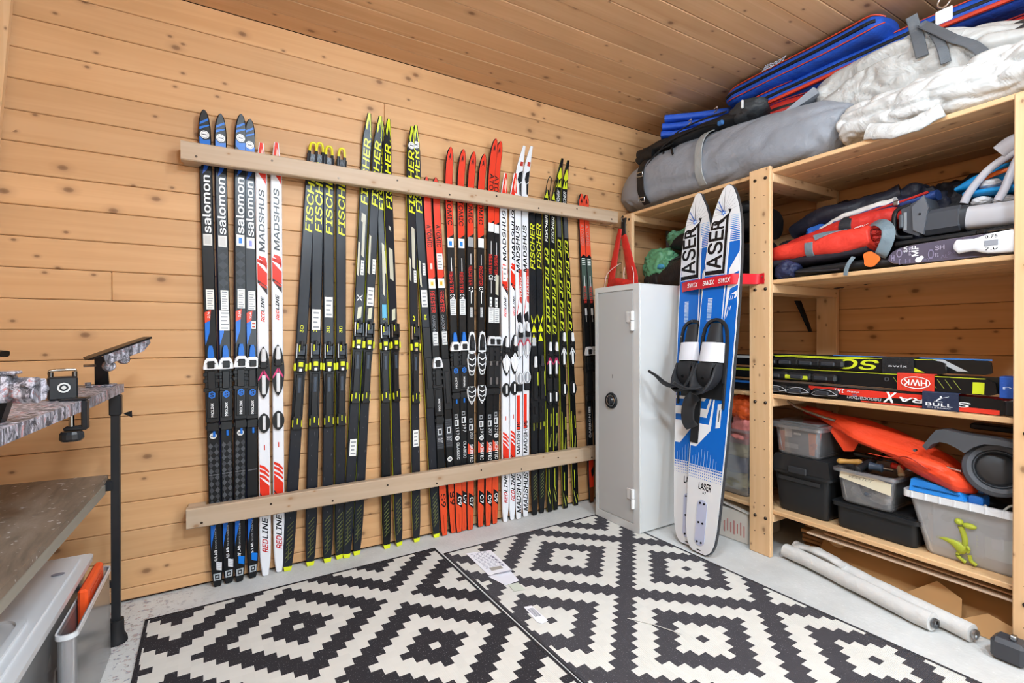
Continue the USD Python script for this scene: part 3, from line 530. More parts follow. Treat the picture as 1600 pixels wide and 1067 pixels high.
def ski_yellow(kind, i, tip, tail, label, x=None):
    rep = dict(A=(217.4, 873.4), B=(177.5, 867.5), C=(197.6, 848.6))[kind]
    k = 1.0
    s = Ski('racing_ski', label, dict(A='dark skis with yellow loop tips', B='dark skis with yellow tips', C='pair of dark skis with round stickers')[kind], (tip[0] - .3, tip[1] + 24) if kind == 'A' else tip, tail, rep if kind != 'A' else (rep[0] + 24, rep[1]), w=.0445 if kind != 'A' else .046, bend=.03 if kind != 'A' else .012,
            body='1e2128' if not (kind == 'B' and i == 2) else '101114', side='d4e02c' if kind != 'A' or i == 3 else '23252b', tipform='taper' if kind != 'A' else 'blunt', tl=.12, tw=.66, tipy=2.326 if (kind, i) == ('B', 2) else 2.310 if (kind, i) in (('B', 1), ('B', 3), ('C', 0)) else 2.319, taily={('B', 0): 2.294, ('A', 3): 2.302, ('A', 2): 2.295, ('B', 1): 2.302}.get((kind, i), 2.298), end=('d4dd26', .016), roll={('A', 3): 7, ('B', 1): 4, ('B', 3): 12, ('C', 0): 5}.get((kind, i), 0))
    d = rep[1] - rep[0]; o = dict(A=0, B=0, C=0)[kind]
    if kind == 'A':
        s.rect(217, 250, -1, 1, '1b1c20'); w = s.w / 2; L = s.L
        P = [(-w * .60, L - .075, .010), (-w * .60, L - .03, .012), (-w * .58, L + .02, .015), (-w * .36, L + .046, .019), (w * .36, L + .046, .019), (w * .58, L + .02, .015), (w * .60, L - .03, .012), (w * .60, L - .075, .010)]
        for sg in (-1, 1): part(s.t, 'tip_prong', tube([(sg * w * .62, L - .08, .008), (sg * w * .60, L - .03, .011), (sg * w * .585, L + .012, .0145)], .0068, 8, 6), mat('202227', 'satin'))
        part(s.t, 'tip_loop', tube(P, .0055, 8, 6), mat('d8d02a', 'satin'), label='yellow loop at the tip')
        s.poly([(252, -1), (243, 0), (252, 1), (256, 1), (247, 0), (256, -1)], '3c4048', layer=2)
        s.text('FISCHER', 252, 362, 'd3d62c', shear=.16, v0=-.55, v1=.72)
        s.poly([(462, -.75), (475, .75), (462, .75 - 1.5)], '20232b'); s.poly([(458, 0), (474, .7), (474, -.7)], '20232b', layer=2); s.poly([(491, 0), (477, .7), (477, -.7)], '20232b', layer=2)
        s.text('3D', 505, 516, YEL, v0=-.4, v1=.2); bind_race(s, 531, 1.03)
        if i == 1: s.sticker(481, 513, -.75, .75, 'ecece8', 4)
        if i == 2: s.sticker(460, 492, -.75, .75, 'ecece8', 4)
        g0, g1 = 800, 858
    else:
        e = (847 - 198) / (867.5 - 177.5) if kind == 'C' else 1; Y = lambda y: rep[1] - (867.5 - y) * (d / 690)
        s.poly([(rep[0] - 2, -1), (rep[0] - 2, 1), (Y(218), 1), (Y(206), .2), (Y(196), -1)], 'c9d42a'); s.poly([(Y(204), -.2), (Y(186), .05), (Y(211), .7)], '20242c', layer=2)
        s.text('FISCHER', Y(214), Y(320), 'd3d62c', shear=.16, v0=-.66, v1=.72)
        if kind == 'C': s.disc(226, 0, .0165)
        tp = {('B', 0): [(333, 347, -.4, .5), (345, 400, -.1, .45), (378, 430, -.95, -.4)], ('B', 1): [(365, 425, -.95, -.4)], ('B', 2): [(372, 455, -.2, .3), (385, 420, .3, .8)], ('B', 3): [(346, 352, -.3, .2), (382, 432, -.5, .35)],
              ('C', 0): [(352, 416, -.2, .5), (400, 435, -.95, -.5)], ('C', 1): [(405, 445, -.8, -.4)]}[kind, i]
        for a, b, v0, v1 in tp: s.poly([(a, v0), (a + 3, v1), (b + 4, v1), (b, v0)], 'bdb9a6', 'tape', 3)
        for a, b, v0, v1 in {('B', 0): [(408, 431, -.1, .55)], ('B', 1): [(404, 427, .1, .75), (449, 478, -.7, .7)], ('B', 2): [], ('B', 3): [], ('C', 0): [(421, 440, .1, .7)], ('C', 1): [(411, 430, 0, .65), (453, 480, -.7, .7)]}[kind, i]: s.sticker(a, b, v0, v1, 'e3e2da', 4)
        s.poly([(Y(438), 0), (Y(452), .7), (Y(452), -.7)], '1d2028', layer=2); s.poly([(Y(470), 0), (Y(456), .7), (Y(456), -.7)], '1d2028', layer=2)
        if kind == 'B' and i == 0: s.text('X', 462, 472, WHT, v0=-.5, v1=.5)
        if kind == 'B' and i == 2: s.rect(472, 494, -.4, .5, '4fa3c8', 'tape', 3)
        elif kind == 'B': s.poly([(482, -.3), (480, .5), (498, .4), (500, -.4)], 'c9c8ae', 'tape', 3)
        s.text('3D' if kind == 'B' else 'R', Y(489), Y(498), YEL, v0=-.3, v1=.25)
        if not (kind == 'C' and i == 1): bind_race(s, 503 if kind == 'B' else 506, 1.0 if kind == 'B' else .97)
        else:
            p = s.bx(None, 'binding_plate', 512, 640, -.9, .9, 0, .007, '121315'); s.bx(p, 'ridge', 560, 610, -.6, .6, .007, .011, '18191b'); s.sticker(545, 566, -.2, .35, 'dfe2e4', 2)
        if kind == 'B' and i == 0: s.sticker(686, 712, -.55, .8, 'e6e6e2', 4)
        if kind == 'C' and i == 0: s.sticker(672, 698, -.6, .6, 'e6e6e2', 4)
        g0, g1 = Y(790), Y(845)
    R = random.Random(i + ord(kind))
    for q in range(9):
        a = g0 + (g1 - g0) * q / 9; v = -.5 + .1 * q
        s.poly([(a + 9, -.55), (a, .5), (a + 1.4, .55), (a + 10.5, -.5)], R.choice(['5b6134', '474c2e', '6a7040']))
    s.rect(Y(820) if kind != 'A' else 832, Y(846) if kind != 'A' else 858, -.15, .0, '4f5530')
    for q in range(14): a = 560 + 18 * q; s.poly([(a, v := R.uniform(-.7, .6)), (a + R.uniform(2, 9), v + R.uniform(-.15, .2)), (a + 2, v + .04)], '60646c', layer=1)
    s.done()
YA = [((488.8, 217.4), (449.5, 890), 'hole-tipped dark ski standing leftmost of its four, crossing to the white skis at the tail'), ((499.6, 218), (485, 882), 'hole-tipped dark ski second of four, with a white sticker just above its binding'),
      ((514.3, 223), (512, 876.6), 'hole-tipped dark ski third of four, with a white sticker a little higher up'), ((533.4, 226), (530.5, 873.4), 'hole-tipped dark ski rightmost of four, standing alone with a yellow left edge')]
for i, (a, b, l) in enumerate(YA): ski_yellow('A', i, a, b, l)
YB = [((577, 177.5), (542, 867.5), 'tall yellow-tipped ski leaning left, with a white tag below its binding and tape strips'), ((593.5, 181.7), (557.5, 861), 'tall yellow-tipped ski leaning left with a large sticker, second of the tall four'),
      ((596.5, 190), (605, 852), 'black yellow-tipped ski partly behind its neighbour, with a small light blue patch'), ((604.8, 186), (624, 850.6), 'tall yellow-tipped ski leaning right, with a bright yellow left edge')]
for i in (2, 0, 1, 3): ski_yellow('B', i, *YB[i])
ski_yellow('C', 0, (643, 197.6), (651.5, 848.6), 'yellow-tipped ski with round white sticker and a paper label below the binding')
ski_yellow('C', 1, (649.6, 196.5), (682.5, 841), 'yellow-tipped ski with round white sticker but no binding, only a flat plate')

def ski_red(kind, i, tip, tail, label):
    rep, top = dict(D=((276.5, 837.7), 434), E=((230, 832.8), 365), F=((237.5, 827), 365), G=((217, 824.6), 345))[kind]
    s = Ski('racing_ski', label, dict(D='red skis with S9 tails', E='red-tipped classic skis with blue levers', F='red-tipped skis with white winged bindings', G='tallest red-tipped skis')[kind], tip, tail, rep,
            w=.0435, bend=dict(D=.012, E=.05, F=.05, G=.055)[kind], body='141618', tl=.09, tipform='round', tw=.78)
    r = 'd83a22'; s.poly([(rep[0] - 2, -1), (rep[0] - 2, 1), (top - 4, 1), (top + 5, -1)], r)
    if kind != 'D':
        c = rep[0] + 14; s.poly([(c - 6, 0), (c + 5, .42), (c + 1, .1), (c + 5, -.05), (c + 1, -.1), (c + 5, -.42)], '3a1210', layer=2)
    s.text('ATOMIC', *dict(D=(350, 385), E=(298, 348), F=(296, 346), G=(268, 320))[kind], '2b1a18', up=False, v0=-.55, v1=.6)
    if kind == 'D':
        if i: s.sticker(395, 420, -.7, .7, 'e9e6e2', 5)
        else: s.rect(410, 419, -.2, .3, 'e8c7bd', 'sticker_0', 3)
        n = s.sticker(434, 449, -.85, .85, 'e6e4de', 0); s.rect(437, 446, -.5, .5, 'f2e3b0', n, 4); s.rect(439, 444, -.25, .25, 'e0a92c', n, 5)
        s.text('REDSTER', 453, 487, 'c22f28', up=False, v0=-.55, v1=.5); s.text('CARBON', 491, 516, '85888e', up=False, v0=-.4, v1=.25, bold=False); s.sticker(517, 538, -.55, .7, 'cfd0cf', 4)
        if i == 0: bind_step(s, 541, toe='d4d5d7', lever=None, logo=None, word='PROLINK', k=.9)
        else:
            p = s.bx(None, 'binding_plate', 560, 640, -.95, .95, 0, .007, '111214'); s.bx(p, 'ridge', 580, 630, -.5, .5, .007, .011, '1c1d1f')
        s.rect(655, 700, -.95, .95, '35373b')
        for q in range(12): s.rect(656 + 3.7 * q, 657.6 + 3.7 * q, -.9, .9, '43464b', layer=2)
        n = s.sticker(668, 678, -.5, .5, 'b8babd', 0); s.rect(670, 676, -.25, .25, '2b2d31', n, 4); s.text('180', 684, 690, 'd6d7d9', up=False, v0=-.6, v1=.6) if 0 else s.text('180', 683, 691, 'd6d7d9', v0=-.6, v1=.6)
        if i: s.disc(719, -.1, .013)
        s.rect(752, 840, -1, 1, 'd84a26'); s.text('S9', 771, 793, '2a1512', up=False, v0=-.55, v1=.7); s.rect(805, 834, -.06, .02, '8f2c18', layer=2)
    else:
        nm = dict(E='C9', F='C7', G='C8')[kind]
        a0, a1 = dict(E=(368, 383), F=(368, 383), G=(346, 360))[kind]; n = s.sticker(a0, a1, -.75, .75, 'e1e2e0' if kind != 'F' or i else '9a9c9f', 0)
        if kind == 'E': s.rect(373, 380, -.35, .3, '2a7fd0', n, 4)
        l0, l1 = dict(E=(399, 420), F=(394, 411), G=(375, 396))[kind]; s.rect(l0, l1, -.09, .09, 'dcdcdc')
        t0, t1 = dict(E=(421, 454), F=(413, 444), G=(396, 427))[kind]; s.text('REDSTER', t0, t1, 'c22f28', up=False, v0=-.6, v1=.3)
        s.text(nm, t1 + 2, t1 + 10, 'e2e2e2', up=False, v0=-.6, v1=.5)
        if kind == 'E': s.sticker(464, 489, -.7, .75, 'd9dad8', 7)
        if kind == 'F': s.rect(452, 472, -.06, .12, 'd9d9d9'); s.sticker(478, 494, -.3, .35, 'c4c6c6', 5)
        if kind == 'G':
            s.rect(438, 458, -.06, .1, 'cfcfcf'); s.sticker(464, 479, -.4, .3, 'd9dad8', 2); s.sticker(480, 504, -.65, .75, 'd9dad8', 7)
            if i: s.poly([(426, -.2), (428, .6), (460, .5), (458, -.3)], 'bdb9a6', 'tape', 3)
        if kind == 'E': bind_step(s, 518, k=.78, word='PROLINK')
        elif kind == 'F': bind_wing(s, 516)
        else:
            bind_step(s, 512, toe='d4d5d7', lever=None, logo=None, word=None, k=.8)
            for a, b in ((549, 572), (590, 602)): s.bx(None, 'rail_bar', a, b, -.35, .3, .007, .0105, '8a8c90', 'metal')
        o = dict(E=0, F=7, G=4)[kind] - (3 * i)
        s.text('TX Y', 639 + o, 645 + o, 'c9cacc', v0=-.4, v1=.4, bold=False) if 0 else None
        n = s.sticker(654 + o, 664 + o, -.5, .55, 'c6c8ca', 0); s.rect(656 + o, 662 + o, -.3, .1, '26282b', n, 4)
        s.rect(645 + o, 652 + o, -.45, .35, '8f9296'); s.rect(647 + o, 650 + o, -.3, .2, '141618', layer=2)
        s.text('197' if (kind, i) in (('E', 0), ('E', 1), ('F', 1)) else '207', 666 + o, 678 + o, 'd0d1d3', up=False, v0=-.25, v1=.6, bold=False)
        if i == (0 if kind == 'E' else 1): s.disc(683 + o * .6, .1, .0125)
        if kind == 'E': s.text('CLASSIC', 690, 717, 'd6d7d8', up=False, v0=-.1, v1=.6)
        else:
            s.poly([(690, -.9), (700, .75), (708, .75), (708, -.9)], 'd24a30'); s.text('SKINTEC', 693, 721, 'dcdcdd', up=False, v0=-.2, v1=.65)
        s.rect(745, 835, -1, 1, 'd84a26'); s.poly([(766, -1), (752, .3), (752, .9), (772, -.4), (782, .2), (794, -.3), (794, -1)], 'd84a26', layer=2)
        s.poly([(768, -.5), (775, .9), (795, .9), (787, -.5)], '101114', layer=3); s.text('C9' if kind != 'F' else 'C7', 776, 790, 'e6e6e6', up=False, v0=-.2, v1=.75, layer=4); s.rect(803, 828, -.05, .02, '8f2c18', layer=2)
    s.done()
ski_red('D', 0, (666, 276.5), (695, 837.7), 'short red-topped ski with S9 on its tail, left of the two, white toe clip')
ski_red('D', 1, (680.4, 277.4), (709, 836), 'short red-topped ski with S9 on its tail and a paper sticker, without toe clip')
ski_red('E', 0, (704, 230), (718, 832.8), 'red-tipped classic ski with a blue binding lever and round tail sticker, left of two')
ski_red('E', 1, (724, 233.6), (725.8, 829.5), 'red-tipped classic ski with a blue binding lever, right of two')
ski_red('F', 0, (740.4, 237.5), (735.2, 827), 'red-tipped ski with white winged binding and washed-out glossy lettering, left of two')
ski_red('F', 1, (756.6, 241), (751.2, 823), 'red-tipped ski with white winged binding and round tail sticker, right of two')
ski_red('G', 0, (774.6, 217), (763, 824.6), 'tallest red-tipped ski with plain metal binding bars, left of the crossing pair')
ski_red('G', 1, (782, 221), (773.5, 821), 'tallest red-tipped ski with a strip of tape over its lettering, right of the pair')
ski_redwhite(0, (790, 271), (790.5, 819.7), 'white ski with red tip and white binding in the right half, with a paper sticker')
ski_redwhite(1, (805, 271), (801.3, 818), 'white red-tipped ski with white binding in the right half, beside the plain white pair')

def ski_white(i, tip, tail, label):
    s = Ski('skate_ski', label, 'white skis with bent white tips', tip, tail, (228.5, 814.7), w=.043, bend=.075, body='dfe0e4', tl=.12, tipform='taper', tw=.7, side='121315')
    s.poly([(266, -.2), (262, .9), (278, .9), (283, .1), (276, -.4)], '1b1c20'); s.poly([(283, .2), (280, .95), (300, .95), (298, .4)], '1b1c20'); s.rect(250, 256, -.2, .6, 'b83a30')
    s.text('MADSHUS', 348, 424, '101114', shear=.12, v0=-.85, v1=.3); s.poly([(418, -.1), (418, .95), (474, .95), (470, .2)], 'c8453a'); s.text('NANO', 430, 462, 'e9e3e3', v0=.25, v1=.75)
    s.poly([(468, -.2), (462, .1), (492, -.6), (496, -.9)], 'c83228'); s.poly([(492, -.9), (486, .5), (503, .9), (510, .3), (502, -.5)], '1a1b1e')
    bind_ring(s, 502, 561, 580, 603, 'dcdde0', 'e4e5e7', 'b02a3c', '8d8f94'); s.bx(None, 'heel_block', 600, 612, -.8, .8, 0, .012, '1b1c1f', 'satin', .004)
    s.rect(618, 672, -.9, .1, RED); s.rect(618, 672, -.9, -.82, '1a1b1e', layer=2); s.text('MADSHUS', 660, 712, '101114', v0=-.8, v1=.3); s.text('MADSHUS', 742, 806, '101114', shear=.2, v0=-.8, v1=.6)
    s.done()
ski_white(0, (819, 228.5), (811.3, 814.7), 'all-white ski with a long bent tip, left of the white pair')
ski_white(1, (830.4, 229), (822, 811.5), 'all-white ski with a long bent tip, right of the white pair, beside plain black skis')

def ski_dark(i, tip, tail, label):
    s = Ski('touring_ski', label, 'plain black skis with yellow lettering', tip, tail, (325, 804.5), w=.043, bend=.01, body='181a1d', tl=.06, tw=.7)
    s.text('FISCHER', 348, 421, 'cdd22c', shear=.16, v0=-.7, v1=.75)
    for q in range(5): s.poly([(455 + 5 * q, -.5 + .1 * q), (450 + 5 * q, .5), (452 + 5 * q, .6), (458 + 5 * q, -.4)], '101114')
    s.poly([(492, -.9), (502, -.2), (506, -.5), (496, -1)], YEL); s.poly([(492, .9), (503, .1), (506, .4), (495, 1)], YEL); s.poly([(506, 0), (519, .8), (519, -.8)], YEL); s.poly([(534, -.9), (521, -.1), (534, .7)], YEL)
    if i == 0: s.sticker(527, 540, -.6, .5, 'b9bbbc', 0)
    t = s.bx(None, 'toe_lever', 556, 574, -.5, .5, .006, .02, 'd8d9da' if i == 0 else '3a3c40', 'gloss', .005, .3); p = s.bx(None, 'binding_plate', 570, 660, -.95, .95, 0, .008, '101113'); s.bx(p, 'ridge', 580, 625, -.6, .6, .008, .014, '18191b', 'satin', .003)
    s.bx(p, 'stripe', 581, 602, .55, .9, .008, .0095, 'c6cf2c'); s.bx(p, 'catch', 634, 646, -.4, .1, .008, .016, '4a4c52', 'metal', .003); s.bx(p, 'guide_wing', 620, 628, -1.25, 1.25, .001, .008, '151618')
    for v, a, b in ((-.95, 636, 660), (-.4, 655, 672), (.6, 650, 668)): s.rect(a, b, v, v + .22, 'c6cf2c', layer=2)
    for q in range(8): s.poly([(745 + 5 * q, -.5), (739 + 5 * q, .5), (740.5 + 5 * q, .55), (746.5 + 5 * q, -.45)], '5d6338')
    s.done()
ski_dark(0, (831, 325), (836.5, 804.5), 'plain black ski with yellow lettering and tip hidden behind the rail, left of two')
ski_dark(1, (841, 325), (847.5, 801.5), 'plain black ski with yellow lettering and tip hidden behind the rail, right of two')

def ski_lime(kind, i, tip, tail, label):
    rep = dict(K=(301, 801.5), L=(248, 792.5))[kind]
    s = Ski('racing_ski', label, dict(K='black and lime skis with wire hook tips', L='black and lime skis with bare black tips')[kind], tip, tail, rep, w=.042, bend=.03 if kind == 'K' else .06, body='101113', side='b5c02e', tl=.05 if kind == 'K' else .12, tipform='taper', tw=.8)
    a, b = s.rep
    if kind == 'K':
        w, L, z = s.w / 2, s.L, .028
        P = [(-w * .6, L - .05, .02), (-w * .62, L + .03, z + .018), (-w * .3, L + .062, z + .03), (w * .3, L + .062, z + .03), (w * .62, L + .03, z + .018), (w * .6, L - .05, .02)]
        part(s.t, 'tip_hook', tube(P, .0026, 6, 6), mat('2a2820', 'satin'), label='thin dark wire hook at the tip')
        s.poly([(313, -.9), (301, -.3), (313, .3)], 'c9d12c'); s.poly([(325, -.2), (313, .4), (325, 1)], 'c9d12c'); s.text('FISCHER', 338, 380, 'dcdcd4', shear=.2, v0=-.4, v1=.5); y0, n, st = 389, 9, 15
    else:
        s.poly([(274, -.9), (260, .0), (274, .9), (278, 0)], 'c9d12c'); s.poly([(289, -.9), (277, -.3), (289, .2)], 'c9d12c'); s.poly([(289, 0), (277, .5), (289, .95)], 'c9d12c'); s.text('FISCHER', 292, 320, 'd2d3d0', shear=.2, v0=-.5, v1=.5); y0, n, st = 369, 9, 16
        s.rect(330, 366, -.5, .7, '4a4c50')
    s.rect(a + 18, 700, -1, -.82, '5b5f3a')
    for q in range(n):      # the tall outlined lime lettering of the shovel, as strokes
        t = y0 + st * q; s.poly([(t, -.5), (t + 2, .45), (t + 5, .55), (t + st * .72, .55), (t + st * .78, .3), (t + 6, .25), (t + 3, -.5)], 'bfc82e'); 
        if q % 2 == 0: s.poly([(t + st * .55, -.6), (t + st * .95, .5), (t + st, .3), (t + st * .62, -.75)], 'bfc82e', layer=2)
    s.rect(y0 + 2, y0 + st * n, -.66, -.52, 'a9b12e')
    if kind == 'K': bind_ring(s, 534, 591, 611, 634, 'dcdde0', '1c1d1f', 'b82a58'); s.bx(None, 'heel_block', 592, 612, -.85, .85, 0, .012, '17181a', 'satin', .004)
    else: bind_ring(s, 513, 570, 592, 616, 'e0e1e3', '1c1d1f', 'd0d1d3')
    s.rect(640, 712, -.9, -.6, 'b7c02e'); s.rect(648, 668, .3, .6, 'b7c02e'); s.poly([(700, -.2), (700, .3), (680, .6), (680, .35)], '7b8230')
    s.rect(735, 764, -.5, -.25, 'b7c02e', layer=2); s.poly([(763, -.5), (763, -.2), (796 if kind == 'K' else 786, .75), (790 if kind == 'K' else 780, .8)], 'b7c02e', layer=2); s.poly([(772, -.8), (766, -.8), (788, .2), (789, -.1)], '8d9440', layer=3)
    s.done()
ski_lime('K', 0, (855.4, 297), (860, 801.5), 'black and lime ski with a wire hook tip, left of two')
ski_lime('K', 1, (866, 300), (869, 797), 'black and lime ski with a wire hook tip, right of two')
ski_lime('L', 0, (878.4, 248), (884.5, 792.5), 'tall black and lime ski with a bare black tip, left of two')
ski_lime('L', 1, (887.7, 251), (901, 791), 'tall black and lime ski with a bare black tip, right of two')

def ski_last(i, tip, tail, label):
    s = Ski('racing_ski', label, 'red skis beside the steel cabinet', tip, tail, (302, 797), w=.043, bend=.012, body='151719', tl=.03, tw=.8, tipform='taper')
    s.poly([(300, -1), (300, 1), (402, 1), (398, .1), (403, -1)], 'db4a30'); s.poly([(308, 0), (319, .45), (315, .1), (319, 0), (315, -.1), (319, -.45)], '3a1210', layer=2); s.rect(322, 324, -.4, .4, 'f0c7bb', layer=2)
    s.text('ATOMIC', 350, 384, 'b87a72', up=False, v0=-.5, v1=.5); s.rect(404, 470, -1, 1, '45564e')
    for q in range(4): s.rect(404 + 3 * q, 405.8 + 3 * q, -.6, .5, 'cdd5d0', layer=2)
    s.rect(432, 450, -.1, .1, 'dcdcdc', layer=2); s.text('REDSTER', 449, 476, 'c63a2e', up=False, v0=-.5, v1=.4); s.rect(484, 495, -.4, .3, 'd9d9d9', layer=2); s.rect(494, 506, -.1, .05, 'd9d9d9', layer=2)
    bind_step(s, 533, toe='d4d5d7', lever=None, logo=None, word=None, k=.75); s.rect(580, 600, -.06, .06, 'c9c9c9')
    s.sticker(642, 652, -.4, .3, 'c6c8ca', 2); s.text('CARBON', 654, 692, 'c9cacc', v0=-.4, v1=.3); s.rect(716, 772, -1, 1, 'd83a22'); s.poly([(745, -.1), (738, .9), (752, .9), (756, .2)], '101114', layer=2); s.rect(772, 796, -1, 1, '6b3a20')
    s.done()
ski_last(0, (908, 303), (925.5, 797), 'red-tipped ski with grey-green band beside the steel cabinet, left of two')
ski_last(1, (915.5, 304.5), (938, 793), 'red-tipped ski with grey-green band half hidden by the steel cabinet')
# ------------------------------------------------------------------ shelving unit against the right wall
SZ = [.212, .737, 1.252, 1.752]                      # upper faces of the four shelves
sh = Thing('shelving_unit', 'tall open pine shelving unit with bolted posts along the right wall', 'shelf', (2.4, 1.3, 0))
SXF, SXB, SY0, SY1 = 2.127, 2.70, .36, 2.26
for z in SZ:
    s = part(sh, 'shelf', rbox((SXF, SY0, z - .018), (SXF + .112, SY1, z), .0025), SHELFW)
    for k in range(1, 5): part(s, 'board', rbox((SXF + .1145 * k, SY0, z - .018 + rnd.uniform(-.001, 0)), (SXF + .1145 * k + .112, SY1, z + rnd.uniform(-.001, 0)), .0025), SHELFW)
for y0, y1, top in ((1.305, 1.407, 1.762), (.425, .522, 1.742), (2.168, 2.256, 1.742)):
    p = part(sh, 'post', rbox((2.103, y0, 0), (2.1265, y1, top), .003), POSTW)
    hl = []
    for q in range(13):
        for yy in (y0 + .028, y1 - .028): hl.append(cyl((2.1035, yy, .1 + .128 * q), (2.1026, yy, .1 + .128 * q), .0026, 8))
    part(p, 'peg_holes', hl, mat('3a2716', 'matte'), kind='stuff')
    for z in SZ:
        zb = min(z - .040, top - .035)
        part(sh, 'cross_beam', rbox((2.127, y0, z - .058), (SXB - .03, y1, z - .0185), .003), BEAMW)
        for yy in (y0 + .022, y1 - .030): part(p, 'bolt', lathe([(0, .006), (.004, .006), (.0068, .0035), (.0075, 0), (0, 0)], (2.1032, yy, zb), (-1, 0, 0), 12), mat('4b443e', 'metal'))
    part(sh, 'rear_post', rbox((2.672, y0 + .003, 0), (2.7, y1 + .001, 1.742), .003), POSTW)
part(sh, 'end_panel', rbox((2.13, .335, .02), (2.69, .353, 2.10), .002), SHELFW)
part(sh, 'brace', hull([(2.66, 1.50, 1.19), (2.70, 1.50, 1.19), (2.66, 1.515, 1.19), (2.70, 1.515, 1.19), (2.69, 1.44, 1.02), (2.70, 1.44, 1.02), (2.69, 1.455, 1.02), (2.70, 1.455, 1.02)]), mat('141210'), label='black metal brace')

# ------------------------------------------------------------------ grey steel cabinet (its door faces left)
ca = math.radians(1.5)
CM = np.eye(4); CM[0, :3] = (math.cos(ca), math.sin(ca), 0); CM[1, :3] = (-math.sin(ca), math.cos(ca), 0); CM[3, :3] = (1.782, 1.787, .0065)
cb = Thing('steel_cabinet', 'narrow light grey steel cabinet with round black lock, standing on the rug corner', 'cabinet', M=CM)
GR = mat('cdcecd', 'satin'); D, HT = .328, 1.262
body = part(cb, 'body', rbox((.004, 0, 0), (.322, D, HT), .006), GR)
fr = sbox(0, 0, D, HT).difference(sbox(.040, .038, D - .022, HT - .028))
part(cb, 'door_frame', prism(Polygon(fr.exterior, [i for i in fr.interiors]), .006, (.005, 0, 0), (0, 1, 0), (0, 0, 1), (-1, 0, 0)), GR)
d = part(cb, 'door', rbox((-.0005, .044, .042), (.004, D - .026, HT - .032), .002), mat('b6b7b7', 'satin'))
for z in (.17, 1.075):
    h = part(d, 'hinge', cyl((-.008, .040, z), (-.008, .040, z + .048), .009, 14, bev=.002), mat('e6e7e7', 'gloss'), label='white hinge')
    part(d, 'hinge', cyl((-.008, .040, z - .052), (-.008, .040, z - .003), .0095, 14, bev=.002), mat('e9eaea', 'gloss'), label='white hinge'); part(d, 'hinge_leaf', rbox((-.006, .05, z - .01), (-.001, .085, z + .045), .002), mat('cfd0d0', 'gloss'))
k = part(cb, 'lock', lathe([(0, .004), (.030, .004), (.034, .010), (.040, .011), (.043, .006), (.043, 0), (0, 0)], (-.0005, .198, .652), (-1, 0, 0), 36), mat('1b1c1e', 'satin'), label='round black lock escutcheon')
part(k, 'handle', [lathe([(0, .020), (.016, .018), (.022, .010), (.022, .004), (0, .004)], (-.0005, .198, .652), (-1, 0, 0), 24), cbox((-.02, .196, .652), (.010, .012, .046), .004)], mat('2c2d30', 'gloss'))
part(k, 'rim', lathe([(.026, .011), (.029, .0125), (.031, .011)], (-.0005, .198, .652), (-1, 0, 0), 36), mat('b9bbbd', 'steel'))
part(cb, 'key_slot', rbox((-.0012, .192, .772), (0, .1945, .792), .0005), mat('3a3b3c'))

